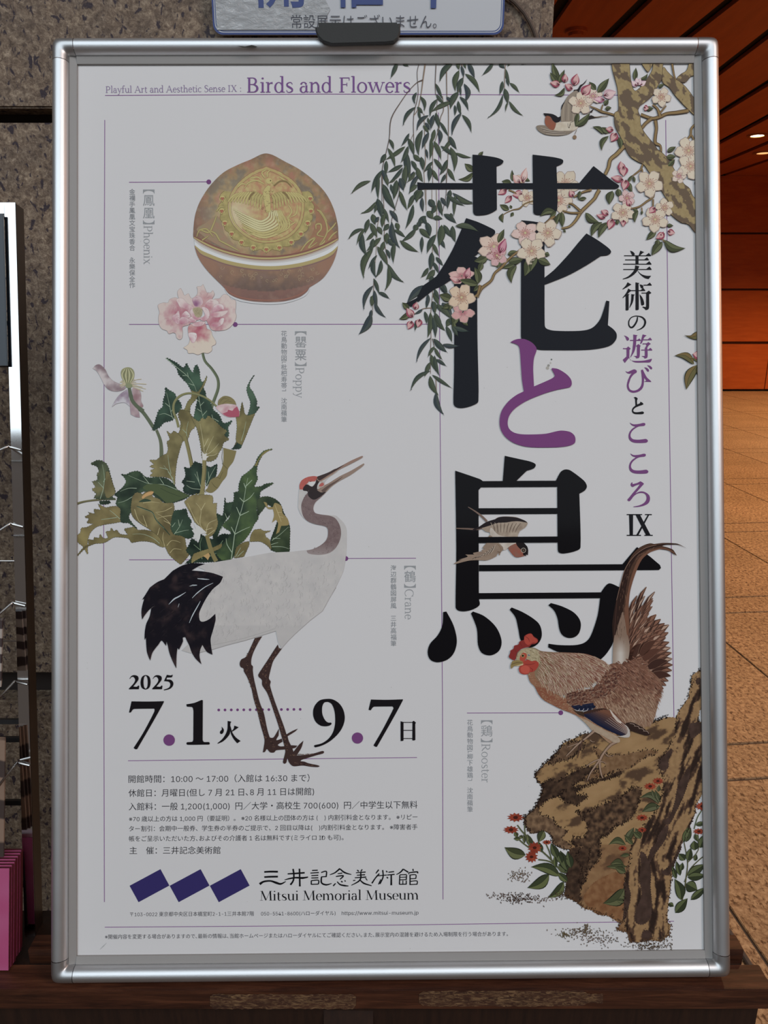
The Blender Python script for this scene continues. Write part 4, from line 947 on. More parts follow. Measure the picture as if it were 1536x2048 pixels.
# seed head with fallen petals
W = T(240, 550, 5.12); Z5 = T(0, 512, 3)
def pet(pts, a, b, seed=1): t.ribbon([(x, y, 0.8) for x, y in pts+[pts[0]]], '8d8489'); t.fill(pts, lambda x, y: hmix(a, b, nz(x, y, 0.05, seed)*2-0.5), 3)
pet(Z5('557,675! 575,655 600,652 630,680 650,720 680,750 730,772! 755,790! 735,805 690,812 650,800 625,770 605,730 580,690'), '7f6b72', 'b9b0b2', 1)
pet(Z5('690,870 720,830 765,800 775,810! 770,850 780,900 750,880 700,885 672,905!'), '7a6379', 'b5b3bb', 2)
pet(Z5('795,795 830,800 845,830 845,870 858,900 835,915 815,890 800,850'), '8c6c72', 'b3a4a5', 3)
pet(Z5('780,860 810,900 830,930 838,968! 815,965 785,950! 780,900'), '8e7480', 'ab9a9c', 4)
for k in range(26):
    a = rn.uniform(-0.9, 0.9) if k % 2 else rn.uniform(2.3, 4.0); L = rn.uniform(45, 125) if k % 2 else rn.uniform(25, 55)
    t.stroke(Z5, '%g,%g,3 %g,%g,3 %g,%g,4' % (768+14*math.cos(a), 770-10*math.sin(a), 768+L*0.6*math.cos(a), 765-L*0.45*math.sin(a), 768+L*math.cos(a), 768-L*0.6*math.sin(a)), 'b3a98c')
t.stroke(Z5, '775,790,18 790,860,22 820,900,22 860,930,22', '55624a')
t.fill(Z5('725,700 735,678 765,667 792,675 806,700 802,735 785,762 765,770 745,755 730,730'), lambda x, y: hmix('7c7f55', '98966c', nz(x, y, 0.1)), 2.5)
for k in range(-3, 4): t.stroke(Z5, '%g,678,3 %g,715,5 %g,758,3' % (766+k*5, 766+k*11.5, 766+k*5), 'b5b38a' if k % 2 else '6b6c48')
t.poly(Z5('752,775 765,765 785,766 795,778 785,790 760,790'), '7f8760')
# drooping bud
t.poly(P1('1000,1330! 1010,1280 1060,1240 1120,1245 1170,1280 1192,1330! 1140,1320 1080,1340 1030,1350'), '7d734a'); 
for s_ in ('1020,1310,3 1060,1265,5 1120,1275,3', '1040,1330,3 1090,1290,4 1150,1300,3', '1020,1290,2 1070,1250,3 1130,1255,2'): t.stroke(P1, s_, '5b5436')
t.fill(P1('995,1340! 1040,1325 1100,1318 1190,1330! 1200,1370 1225,1400 1220,1450! 1180,1440 1130,1458 1070,1440 1020,1400 980,1360'), lambda x, y: hmix('b48791', 'c5b4b4', nz(x, y, 0.09)*1.6-0.2), 2.2)
t.poly(P1('1050,1420! 1100,1400! 1110,1380 1150,1390 1165,1370! 1200,1345! 1222,1400! 1220,1450! 1160,1455 1100,1450'), 'a24a60')
# the open flower: overlapping petals with darker hearts
t.up()
def petal(pts, heart, hr=60, light='c3b2b0', deep='a4566b', seed=1, rim='8c7c79'):
    hx, hy = P1.ox+heart[0]/5.12, P1.oy+heart[1]/5.12; r = hr/5.12
    t.ribbon([(x, y, 0.9) for x, y in pts+[pts[0]]], rim)
    t.fill(pts, lambda x, y: hmix(deep, light, (math.hypot(x-hx, y-hy)/r)*0.85+0.12+(nz(x, y, 0.10, seed)-0.5)*0.7), 2.0)
petal(P1('390,310 440,285 490,285 510,250 560,232 590,240 640,300 720,360 740,470! 700,510 640,530 640,580 635,640 610,660 580,640 570,600 540,590 500,600 480,570 430,550 400,500 395,430 405,380'), (640, 400), 210, 'c0b0ab')
petal(P1('900,330 960,250 1020,240 1060,200 1110,210 1140,250 1180,260 1185,320 1180,380 1190,420 1170,480 1130,530 1080,560 1000,570 940,560 910,510 880,440'), (980, 440), 190, 'c4b5b0', seed=2)
petal(P1('600,230 590,170 620,135! 640,170 660,210 700,190 715,220 740,240 790,200 795,150 790,120 830,115 850,95! 870,140 890,180 930,180 950,160 965,200 940,250 960,290 900,340 800,360 700,340 640,300'), (860, 290), 150, 'c2b3af', 'b27a80', 3)
petal(P1('700,530 740,500 800,500 870,500 890,550 930,570 945,620 980,680 975,710 940,730 940,770 900,800 850,795 800,815 750,800 700,800 690,770 650,745! 700,710 715,660 700,600'), (800, 560), 150, 'c6b9ab', 'a3475d', 4)
for pts, h, hr, lt, dp in (('580,250 640,240 690,290 750,330 780,400 720,400 680,350 620,330 600,300', (680, 380), 130, 'cabcba', 'a8667a'), ('740,250 790,215 830,230 850,280 830,310 770,320', (775, 295), 60, 'c0a7ac', '7f4a74'),
    ('860,310 920,250 990,260 1010,290 960,330 920,370 880,350', (900, 340), 90, 'c9bcba', 'b0707c'), ('940,370 960,320 1010,295 1055,310 1060,350 1030,345 1000,370 950,385', (980, 390), 80, 'cdbfc0', 'a04a66'),
    ('920,400 980,380 1060,370 1105,365 1080,400 1020,430 960,430', (940, 420), 90, 'c8b7b6', 'ab5e74'), ('940,500 1000,490 1030,450 1065,445 1050,500 1000,530 950,530', (960, 510), 80, 'cbbfbf', 'a34f68'),
    ('530,430 570,400 600,370 610,430 600,500 560,480', (540, 470), 110, 'cfc6c6', 'b07888'), ('640,400 680,370 720,420 680,440 640,430', (650, 430), 60, 'ccbfc0', 'aa667a'), ('610,460 640,430 700,450 690,490 620,505', (640, 500), 80, 'cabdbe', 'a8657a'),
    ('700,460 730,430 780,450 770,480 730,485', (740, 480), 60, 'd0c6c6', 'a8657a'), ('720,370 760,340 780,400 830,440 790,460 740,430', (770, 440), 80, 'c8b6b8', 'ae6f80'), ('840,330 900,350 915,420 870,470 820,450 870,410', (860, 460), 70, 'cab8ba', 'ab6a7c'),
    ('740,500 800,480 870,480 850,510 800,525 750,520', (800, 500), 70, 'c9b6b6', 'b07686'), ('700,600 740,590 780,600 785,640 760,690 735,690 715,650', (700, 660), 90, 'd0c8c8', 'ae6c7e')):
    petal(P1(pts), h, hr, lt, dp, 5, 'a58e90')
t.up()
t.fill(P1('745,345 800,330 840,350 840,400 820,430 780,430 755,390'), lambda x, y: hmix('8d8464', 'b0a48b', nz(x, y, 0.25)), 2)
for k in range(12): 
    a = k*0.52; t.stroke(P1, '%g,%g,2 %g,%g,4' % (798+8*math.cos(a), 378+8*math.sin(a), 798+34*math.cos(a), 378+38*math.sin(a)), '83784f')
for k in range(60):
    x, y = rn.choice([(640, 400), (1000, 470), (850, 250), (800, 570), (560, 420)]); a = rn.uniform(0, 6.28); r = rn.uniform(20, 90)
    t.stroke(P1, '%g,%g,1 %g,%g,3 %g,%g,1' % (x+r*math.cos(a), y+r*math.sin(a), x+(r+18)*math.cos(a+.1), y+(r+18)*math.sin(a+.1), x+(r+36)*math.cos(a), y+(r+36)*math.sin(a)), 'a97a85')
t.build()
# ------------------------------------------------------------------ rock, tree stump and rooster
X1 = T(900, 1260, 4.6545); X2 = T(1120, 1230, 4.955); X3 = T(1180, 1060, 6.4); X4 = T(960, 1480, 5.486); X5 = T(1180, 1440, 6.144); X6 = T(960, 1650, 5.486); X7 = T(1180, 1660, 6.144)
def inpoly(x, y, P):
    c = False; j = len(P)-1
    for i in range(len(P)):
        a, b = P[i], P[j]
        if (a[1] > y) != (b[1] > y) and x < (b[0]-a[0])*(y-a[1])/(b[1]-a[1])+a[0]: c = not c
        j = i
    return c
def nstr(x, y, ang, s1, s2, seed=0, oct=4):
    c, s = math.cos(ang), math.sin(ang); u = x*c+y*s; v = -x*s+y*c
    return noise.fractal(Vector((u*s1, v*s2, seed*7.3)), 1.0, 2.0, oct)*0.5+0.5
t = Pic('rock_print', 3, '6a5138', 'printed rock and twisted tree stump with small red flowers')
ROCK = [(1185.7,1466),(1168.6,1467.3),(1153.5,1474.8),(1127.7,1485.6),(1121.3,1496.3),(1106.3,1513.5),(1086.9,1530.7),(1071.9,1545.7),(1070.3,1552.9),(1076.7,1565.7),(1085.8,1569.3),(1085.8,1578.4),(1081.2,1594.8),(1074.8,1609.4),(1063.9,1624),(1049.3,1635),(1051.1,1651.3),(1062,1666.8),(1076.7,1664.1),(1091.2,1662.3),(1104,1671.4),(1105.8,1687.8),(1124,1696.9),(1140.5,1698.7),(1142.3,1709.7),(1135,1738.8),(1132.3,1768.5),(1129.5,1790.4),(1142.3,1797.6),(1156.9,1806.8),(1169.6,1817.7),(1187.9,1821.3),(1202.4,1829.5),(1218.8,1830.5),(1233.4,1843.2),(1245.1,1843.9),(1233.7,1860.2),(1256.5,1865),(1258.1,1883),(1280.9,1884.6),(1302,1879.7),(1321.6,1883),(1337.9,1870),(1341,1850.4),(1334.6,1844),(1334.6,1822.8),(1341.1,1774),(1344.4,1747.9),(1349.3,1717),(1360.7,1692.6),(1375.3,1668),(1380,1651.6),(1391.6,1624),(1390,1612.5),(1407.9,1581.6),(1405.4,1563.7),(1411,1545.8),(1410,1472),(1410,1448),(1396.5,1442),(1398.5,1421.7),(1409.5,1405.6),(1409.5,1335),(1398.5,1341),(1384.4,1351),(1381.4,1371.3),(1376.3,1397.5),(1358.1,1421.7),(1352,1435.8),(1333.9,1433.8),(1317.8,1439.9),(1301.6,1446),(1260,1450),(1215,1458)]
TRUNK = [(1409.5,1335),(1398.5,1341),(1384.4,1351),(1381.4,1371.3),(1376.3,1397.5),(1358.1,1421.7),(1352,1437),(1350,1470),(1335,1500),(1318,1520),(1316,1540),(1328,1555),(1325,1590),(1315,1620),(1290,1650),(1278,1668),(1262,1695),(1260,1720),(1252,1750),(1248,1800),(1250,1845),(1256,1870),(1262,1883),(1281,1884.6),(1302,1879.7),(1321.6,1883),(1337.9,1870),(1341,1850.4),(1334.6,1844),(1334.6,1822.8),(1341.1,1774),(1344.4,1747.9),(1349.3,1717),(1360.7,1692.6),(1375.3,1668),(1380,1651.6),(1391.6,1624),(1390,1612.5),(1407.9,1581.6),(1405.4,1563.7),(1411,1545.8),(1410,1472),(1410,1448),(1396.5,1442),(1398.5,1421.7),(1409.5,1405.6)]
TAN, BRN, DRK, BLKB = '8a6d4a', '4c3829', '2b1f19', '1d1411'
def rockc(x, y):
    n = nstr(x, y, -0.35, 0.022, 0.05, 2, 5); m = nz(x, y, 0.09, 31, 4)
    c = hmix('96774f', '80623c', n)
    if n+0.12*(m-0.5) > 0.60: c = hmix(c, BRN, (n-0.60)*9)
    if y > 1690: c = hmix(c, '6b4a30', 0.5+0.6*(m-0.5))
    return c
t.fill(jag(ROCK, 1.2, 3, 3), rockc, 2.6)
t.up()
def mass(tr, s, c1, c2, amp=2.2, seed=1, n=3): 
    P = jag(tr(s, n=n), amp, 2.2, seed); t.fill(P, lambda x, y: hmix(c1, c2, nz(x, y, 0.11, seed)*1.7-0.35), 2.8); return P
m1 = mass(X4, '690,490 760,440 850,460 950,400 1040,350 1180,300 1300,330 1200,400 1060,470 1020,520 1120,520 1250,450 1400,400 1536,340 1536,385 1350,440 1200,490 1090,540 1050,600 1180,620 1100,680 1060,720 1010,700 900,650 880,600 950,560 900,560 850,620 780,640 700,680 640,740 620,720 670,620 700,560', BRN, DRK, seed=2)
m2 = mass(X4, '1060,790 1180,800 1330,720 1536,640 1640,560 1760,520 1750,640 1700,800 1600,900 1480,950 1400,1050 1330,1060 1310,1150 1310,1280 1240,1380 1180,1450 1150,1560 1100,1600 1120,1400 1060,1300 1100,1200 1000,1120 1040,1080 1130,1080 1180,1000 1160,900', DRK, '6b5038', seed=3)
m3 = mass(X4, '490,850 640,740 650,820 780,860 850,950 960,1000 900,1080 1000,1150 950,1200 800,1140 790,1060 710,1000 620,1020 550,1020 500,940', BRN, '7b6045', 1.5, 4)
m4 = mass(X6, '945,500 960,350 1000,260 1100,250 1200,300 1180,450 1140,560 1100,700 1090,850 1000,810 930,770 945,650', DRK, BRN, 1.5, 5)
m5 = mass(X4, '880,90 1050,10 1150,60 1080,130 960,220 880,230 800,260 740,260 800,200 860,150', BRN, '6d533c', 1.6, 6)
m6 = mass(X5, '40,330 250,430 450,420 700,370 840,400 640,480 600,520 480,600 300,640 100,700 0,720 -60,700 60,620 200,560 120,500', '7d6042', '65492f', 1.2, 7)
m7 = mass(X7, '-80,840 0,700 60,640 200,560 330,520 420,600 400,740 420,900 400,1080 300,1100 200,1040 100,1040 0,960', '6b4528', '7f5a38', 1.5, 8)
t.up()
def trunkc(x, y):
    d = max(0, 1715-y); u = x-0.42*d-0.0006*d*d*(1 if d < 250 else 1); u = x-0.40*d if d else x
    n = noise.fractal(Vector((u*0.085, y*0.016, 88.0)), 1.0, 2.0, 5)*0.5+0.5; m = nz(x, y, 0.15, 14, 3)
    v = n+0.18*(m-0.5)
    return hmix('94744c', '7c5f3e', m) if v < 0.5 else hmix('5c4331', '2b1f1a', (v-0.5)*6)
t.fill(jag(TRUNK, 1.0, 3, 9), trunkc, 2.4)
t.up()
for s_, tr in (('1190,600 1230,620 1210,740 1180,850 1130,980 1060,1120 1010,1230 960,1290 900,1260 900,1240 980,1180 1040,1020 1060,900 1090,780 1150,690', X5), ('850,1400 950,1290 960,1350 920,1480 830,1600 760,1700 720,1780 740,1600 820,1500', X5), ('620,270 680,300 720,400 750,520 740,700 760,900 740,1080 650,1160 560,1130 560,1000 600,900 640,780 610,600 630,450', X7), ('930,480 1010,400 1080,240 1130,200 1060,360 1010,480 960,560 880,520', X7),
               ('420,640 470,700 500,800 460,1000 410,1120 420,900', X7), ('640,1300 650,1250 700,1230 750,1260 760,1330 680,1370', X7), ('1370,620 1400,640 1390,680 1360,690 1345,650', X2), ('860,480 950,400 1010,350 1000,420 960,500 960,590 880,620 840,560', X5), ('1290,1080 1400,1070 1410,1140 1370,1180 1310,1220 1280,1150', X2)):
    t.fill(jag(tr(s_, n=3), 1.4, 2.4, 11), lambda x, y: hmix('4a3730', '32251f', nz(x, y, 0.1, 9)), 3)
t.up()
rr = random.Random(21)
def fringe(P, n, L=4.5, col=None, spread=3, closed=True):
    for k in range(n):
        i = rr.randrange(len(P) if closed else len(P)-1); a, b = P[i], P[(i+1) % len(P)]; f = rr.random()
        x, y = a[0]+(b[0]-a[0])*f+rr.uniform(-spread, spread), a[1]+(b[1]-a[1])*f+rr.uniform(-spread, spread)
        an = rr.uniform(0.7, 2.4); l = rr.uniform(0.5, 1)*L
        t.ribbon([(x, y, 0.8), (x+l*0.5*math.cos(an), y-l*0.5*math.sin(an), 1.7), (x+l*math.cos(an), y-l*math.sin(an), 0.6)], col or rr.choice(['1b120f', '241813', '33241c']))
for P, n in ((m1, 420), (m2, 420), (m3, 110), (m4, 90), (m5, 160), (m6, 90)): fringe(P, n)
fringe(ROCK[3:18], 190, closed=False); fringe(ROCK[0:4], 40, 3.5, closed=False); fringe(TRUNK[:22], 260, 4, closed=False); fringe(TRUNK[28:44], 150, 3.5, closed=False)
fringe(ROCK[27:45], 300, 4, '4a3220', 3.5, False); fringe(ROCK[-5:-2], 60, 4, closed=False)
t.ribbon([(x, y, 1.0) for x, y in ROCK[3:26]], '2a1d18')
# scattered ground moss dots under the rock
for (cx, cy, sx, sy, n, col) in ((1040, 1797, 34, 9, 330, '33231c'), (1033, 1750, 14, 9, 80, '4e3a22'), (1048, 1752, 14, 12, 80, '5b4a40'), (1000, 1790, 20, 7, 50, '5a4a44'), (1085, 1798, 24, 6, 70, '5a4640'), (1120, 1790, 12, 8, 70, '3a281e'), (1165, 1866, 34, 10, 260, '4f4030'), (1130, 1870, 9, 6, 90, '4a4024'), (1172, 1856, 7, 8, 70, '4a3d28'), (1210, 1880, 26, 14, 100, '4f443c'), (1295, 1893, 34, 9, 300, '3f3226'), (1330, 1885, 12, 12, 90, '4a3d30'), (1185, 1878, 30, 6, 90, '5c4c44')):
    for k in range(n):
        x = rr.gauss(cx, sx*0.6); y = rr.gauss(cy, sy*0.6); an = rr.uniform(0.4, 2.2); l = rr.uniform(2.0, 4.6)
        if k % 2: continue
        if y > 1906 or x > 1345: continue
        t.ribbon([(x-l*math.cos(an)/2, y-l*math.sin(an)/2, 0.5), (x, y, 1.9), (x+l*math.cos(an)/2, y+l*math.sin(an)/2, 0.5)], hmix(col, '7a6a60', rr.random()*0.4))
# small plants: leaves and red flowers
def leafp(x0, y0, x1, y1, w, c1='323a20', c2='566134', bend=0.0, edge='1f2416', pic=None, vein=True):
    p = pic or t; p.room(6); dx, dy = x1-x0, y1-y0; L = math.hypot(dx, dy) or 1; nx, ny = -dy/L, dx/L; up_ = []; lo_ = []; mid = []
    for i in range(9):
        f = i/8; b = bend*L*math.sin(math.pi*f); h = w/2*math.sin(math.pi*min(1, f**0.8))
        cx, cy = x0+dx*f+nx*b, y0+dy*f+ny*b; up_.append((cx+nx*h, cy+ny*h)); lo_.append((cx-nx*h, cy-ny*h)); mid.append((cx, cy, 0.6))
    p.poly(up_+lo_[::-1], edge)
    ins = lambda a, m: (m[0]+(a[0]-m[0])*0.84, m[1]+(a[1]-m[1])*0.84)
    p.poly([ins(a, m) for a, m in zip(up_, mid)]+[(m[0], m[1]) for m in mid[::-1]], c1)
    p.poly([ins(a, m) for a, m in zip(lo_, mid)]+[(m[0], m[1]) for m in mid[::-1]], c2)
    if vein: p.ribbon(mid, edge)
def L4(tr, s, w, c1='323a20', c2='566134', bend=0.0, pic=None, vein=True):
    for q in s.split(';'):
        a = list(map(float, q.split(','))); leafp(tr.ox+a[0]/tr.k, tr.oy+a[1]/tr.k, tr.ox+a[2]/tr.k, tr.oy+a[3]/tr.k, (a[4] if len(a) > 4 else w)/tr.k, c1, c2, a[5] if len(a) > 5 else bend, pic=pic, vein=vein)
for s_ in ('410,0,14 470,80,16 560,160,16 640,250,16 780,380,20 900,520,20', '380,80,14 440,170,16 540,250,14', '490,0,12 500,120,14 560,250,14', '640,380,16 760,400,16 860,470,20', '720,200,12 760,290,14 790,400,16'): t.stroke(X6, s_, '4e5230')
L4(X6, '500,330,270,245,130,-0.1;700,60,640,190,95;560,230,520,100,70;440,150,370,150,50;410,130,380,70,50;470,140,430,120,46;490,200,480,100,36;560,240,530,160,40', 90, '3a4024', '5c6236')
L4(X6, '960,500,880,280,110;1000,470,960,290,90;900,420,840,280,90;850,360,780,200,90;960,520,860,430,90', 90, '2c3520', '4c5630')
L4(X6, '880,560,560,460,120,0.12;760,540,520,690,130,-0.12;920,620,740,800,100,-0.14;960,620,850,520,80;680,300,640,180,60;830,470,820,330,50', 100, '333c22', '57602f')
L4(X7, '440,180,230,180,90,0.25;530,180,420,60,60;620,100,530,20,70;490,300,370,320,50;420,440,250,420,100,0.2;450,450,200,450,70;440,520,310,460,90;420,720,160,900,170,-0.2;420,880,320,860,60', 80, '3e4426', '575a34')
L4(X5, '850,1030,610,960,90,0.3;860,1060,640,1130,110,0.1;860,1010,800,860,60;800,960,760,860,50;840,880,850,800,50;440,1500,540,1320,90;620,1460,560,1330,90', 80, '3e4428', '56593a')
L4(X7, '1120,860,1040,600,130,0.1;1050,1020,1200,840,120;1200,560,1420,420,120;1200,580,1420,560,110;1180,660,1320,740,150;1240,860,1430,700,90;1110,560,1060,380,70;1120,500,1140,400,60;1200,380,1240,220,90;1170,370,1090,290,90;1290,250,1280,130,110;1350,220,1420,60,110;1150,150,1210,-40,80;970,900,1030,940,60;1060,600,1010,440,60;1290,380,1310,300,50', 90, '2e3620', '4e5830')
L4(X5, '1180,1500,1240,1320,80;1300,1290,1420,1260,60;1290,1400,1330,1500,60;1360,1540,1420,1400,90', 80, '3a4226', '545c36')
for s_ in ('1080,1020,14 1150,800,14 1180,600,14 1200,400,12 1170,220,12 1150,120,10', '1160,640,10 1240,470,12 1420,300,12', '1200,400,10 1330,250,10 1330,60,8'): t.stroke(X7, s_, '4c4a2c')
t.stroke(X5, '1380,1100,10 1320,1200,12 1280,1340,12', '4a5530')
t.up()
def redflower(tr, x, y, r, squash=0.7, ang=0.0, c='7a2a18'):
    t.room(13); cx, cy = tr.ox+x/tr.k, tr.oy+y/tr.k; r = r/tr.k; n = 11
    for k in range(n):
        a = 2*math.pi*k/n+ang; ex, ey = cx+r*math.cos(a), cy+r*squash*math.sin(a)
        w = r*0.42; px_, py_ = -math.sin(a)*w/2, math.cos(a)*w/2*squash
        t.poly([(cx, cy), (cx+(ex-cx)*0.6+px_, cy+(ey-cy)*0.6+py_), (ex, ey), (cx+(ex-cx)*0.6-px_, cy+(ey-cy)*0.6-py_)], hmix(c, '8f3a20', rr.random()))
    t.disc(cx, cy, r*0.28, '3f1a14', 10, r*0.2)
for tr, x, y, r, q, a in ((X4, 390, 850, 95, 0.55, 0), (X4, 340, 985, 90, 0.5, 0.2), (X6, 600, 250, 80, 0.9, 0), (X6, 565, 350, 75, 0.9, 0.3), (X6, 735, 190, 55, 0.5, 0), (X5, 740, 815, 85, 0.55, 0), (X5, 835, 750, 75, 0.6, 0), (X5, 640, 1200, 80, 0.55, 0), (X5, 640, 1350, 60, 0.6, 0), (X7, 400, 225, 60, 0.6, 0), (X5, 1380, 1060, 90, 0.6, 0), (X5, 1340, 1370, 80, 0.5, 0)): redflower(tr, x, y, r, q, a)
t.build()

t = Pic('rooster_print', 9, '6b5142', 'printed brown rooster with red comb and long arching tail feather')
def feather(x, y, a, L, w, c, edge=None, tipc=None, bend=0.0):
    pts = []
    for i in range(5):
        f = i/4; b = bend*f*f; pts.append((x+L*f*math.cos(a+b), y+L*f*math.sin(a+b), w*(math.sin(math.pi*min(1, 0.18+f*0.80)))+0.15))
    if edge: t.ribbon([(p[0], p[1], p[2]+0.9) for p in pts], edge)
    t.ribbon(pts, c)
    if tipc: t.ribbon([(pts[2][0], pts[2][1], 0.4), (pts[3][0], pts[3][1], w*0.35), (pts[4][0], pts[4][1], 0.3)], tipc)
# fanned tail, rear feathers first
r8 = random.Random(5)
base = (1250, 1352)
TIPS = [(1268, 1190, 1), (1287, 1172, 1), (1304, 1181, 1), (1300, 1194, 1), (1299, 1210, 1), (1290, 1226, 1), (1309, 1227, 0), (1300, 1240, 0), (1318, 1236, 0), (1326, 1244, 0), (1335, 1247, 0), (1334, 1262, 0), (1329, 1272, 0), (1336, 1281, 0), (1339, 1292, 0), (1341, 1302, 0), (1343, 1314, 0), (1344, 1326, 0), (1343, 1337, 0), (1341, 1348, 0), (1337, 1358, 0), (1333, 1367, 0), (1328, 1374, 0)]
for sc in (1.0, 0.9, 0.8, 0.70, 0.6, 0.5, 0.4):
    for (tx, ty, nar) in TIPS:
        jx = r8.uniform(-2, 2); X_1, Y_1 = base[0]+(tx-base[0])*sc+(jx if sc < 1 else 0), base[1]+(ty-base[1])*sc
        a = math.atan2(Y_1-base[1], X_1-base[0])+(0.16 if ty < 1300 else 0.05); L = 62 if nar else 40
        x0, y0 = X_1-L*math.cos(a-0.12), Y_1-L*math.sin(a-0.12)
        if x0 < 1236: continue
        feather(x0, y0, a-0.22, L, 10 if nar else 16, hmix('553529', '2f1d19', r8.random()*(1.0 if nar else 0.75)), hmix('8b6d5a', '6a4636', r8.random()), 'a08472' if r8.random() < 0.22 else '7a5442', 0.2)
t.up()
# sickle feathers arching over the title
t.poly(X3('300,1240 320,1000 350,860 380,720 420,580 445,500 480,430 540,320 620,235 700,190 770,170 820,178! 940,165 1060,168 1130,178 1240,235! 1130,190 1040,188 960,190 925,205! 1000,225 1060,250 1090,290 1112,328! 1060,300 1010,265 940,250 860,245 800,262 760,280 700,320 650,360 620,420 590,490 560,580 530,660 500,750 495,850 495,960 505,1100 505,1300 490,1380 450,1500! 300,1536!'), '463025')
t.up()
for s_, c in (('330,1450,60 340,1200,110 380,950,110 430,700,80 490,480,60 590,330,44 700,250,34 850,205,20 1000,180,12 1130,182,5', '2b1c18'), ('450,1450,60 470,1250,60 470,1000,50 500,780,30 560,560,40 640,380,40 740,290,26 840,250,18 950,235,14 1080,290,10', '6a4634'), ('400,1480,160 400,1350,150 410,1200,90 420,1050,10', '7a6354'), ('350,1500,2 350,1200,6 370,1000,5', '2a1c18'), ('340,900,4 390,700,5 450,500,5 560,340,5 700,235,5 850,190,4', '8b6b5a'), ('310,1400,6 325,1150,6 345,900,5', '4a2f28')):
    t.stroke(X3, s_, c, n=6)
for k in range(120):
    f = r8.random(); P_ = [(400, 1480), (400, 1200), (420, 950), (450, 700), (520, 480), (640, 330), (800, 240)]; i = min(5, int(f*6)); g_ = f*6-i
    x = P_[i][0]+(P_[i+1][0]-P_[i][0])*g_+r8.uniform(-60, 60)*(1-f*0.7); y = P_[i][1]+(P_[i+1][1]-P_[i][1])*g_
    dx, dy = P_[i+1][0]-P_[i][0], P_[i+1][1]-P_[i][1]; l = math.hypot(dx, dy)/50
    t.stroke(X3, '%g,%g,1 %g,%g,4' % (x, y, x+dx/l, y+dy/l), r8.choice(['4f362b', '7a5a48', '2f201b', '604234']))
# body ground
t.up()
t.fill(X2('540,200! 672,200! 690,300 680,420 650,500 590,560 520,540! 527,300'), lambda x, y: hmix('7a6354', hmix('8c7a6c', 'b0a9a2', math.exp(-((x-1241)/9)**2)), (y-1272)/34), 2)
t.fill(X2('330,720 420,600 480,500 540,478 650,488 750,460 860,520 990,640 1010,720 980,850 920,1060 830,1110 700,1060 640,1080 560,1010 460,960 330,930 120,930 60,850 60,780 200,740'), lambda x, y: hmix('6b4838', '8a6e58', (x-1130)/260+(y-1380)/200+nz(x, y, 0.06, 2)-0.7), 3)
t.fill(X1('720,400! 800,380! 900,500 1000,600 1080,640 1110,700 1240,800 1400,900! 1536,960 1580,1040! 1500,1060 1420,1000 1360,940 1330,940! 1290,890 1200,810 1120,770 1040,740 960,700 870,650 820,590 790,530 745,480'), lambda x, y: hmix('7d4a34', '8f7055', (x-1085)/120+nz(x, y, 0.1)-0.6 if y > 1375 else 0.5), 3)
t.fill(X1('700,170 780,165 850,195 960,205 1100,210 1250,220 1350,250 1440,300 1480,330! 1430,400 1400,450 1300,510 1150,560 1060,600 1000,605 930,560 850,500 800,450 790,380 820,300 740,280 690,270 640,290 615,250 640,200'), lambda x, y: hmix('7a6a50', '7d5445', (x-1060)/110+nz(x, y, 0.08)-0.5), 3)
t.up()
HK = X1('690,185 780,170 850,195 960,205 1100,210 1250,220 1350,250 1440,300 1475,325 1430,400 1380,450 1300,500 1150,550 1040,590 930,545 850,490 800,440 810,380 830,310 770,280 740,230')
BD = X2('330,730 420,600 480,510 560,490 650,500 740,480 850,540 960,640 990,720 960,850 900,1030 830,1090 700,1050 600,1020 500,940 340,900 330,800')
SC_ = X2('70,790 200,750 330,740 420,640 470,560 560,520 600,600 560,700 500,780 340,830 300,860 130,900 70,850')
def field(P, n, fn):
    xs = [p[0] for p in P]; ys = [p[1] for p in P]; L = []
    while len(L) < n:
        x, y = r8.uniform(min(xs), max(xs)), r8.uniform(min(ys), max(ys))
        if inpoly(x, y, P): L.append((x, y))
    for x, y in L: fn(x, y)
def hk(x, y):
    a = 0.35+0.9*(y-1300)/90-(x-1120)*0.002+r8.uniform(-0.1, 0.1); a = max(0.25, min(1.35, a))
    f = (x-1060)/120
    feather(x, y, a, r8.uniform(8, 15), 2.2, hmix('6e5138' if f < 0.3 else '70473a', '84594a', r8.random()), None, None, 0.2)
    t.ribbon([(x, y, 0.5), (x+11*math.cos(a), y+11*math.sin(a), 0.9), (x+16*math.cos(a+.1), y+16*math.sin(a+.1), 0.3)], hmix('a39478', 'b3a08f', r8.random()))
field(HK, 620, hk); t.up()
def bd(x, y):
    a = 0.9+0.35*(y-1400)/80-(x-1250)*0.001+r8.uniform(-0.15, 0.15)
    dark = y < 1395+r8.gauss(0, 14)
    feather(x, y, a, r8.uniform(6, 11), 2.4, r8.choice(['5d3a2c', '6d4636', '4f3128'] if dark else ['7a5a45', '8a6b54', '6b4a38', '93765e']))
    t.ribbon([(x, y, 0.4), (x+8*math.cos(a), y+8*math.sin(a), 0.8), (x+12*math.cos(a+.1), y+12*math.sin(a+.1), 0.3)], r8.choice(['9b7f68', 'a98f78', '8c6c56'] if not dark else ['8a6450', '74503e', '9a7460']))
field(BD, 900, bd)
field(X2('500,500 560,455 640,440 720,400 760,470 700,560 560,560'), 110, bd); t.up()
def scal(x, y):
    r = 2.3; t.disc(x, y, r, r8.choice(['4c2f28', '5a382d', '6b4536']), 8); t.ribbon([(x+r*1.15*math.cos(j*0.5+0.3), y+r*1.15*math.sin(j*0.5+0.3), 0.6) for j in range(5)], r8.choice(['937560', '7b5c4a', 'a08872']))
field(SC_, 520, scal); t.up()
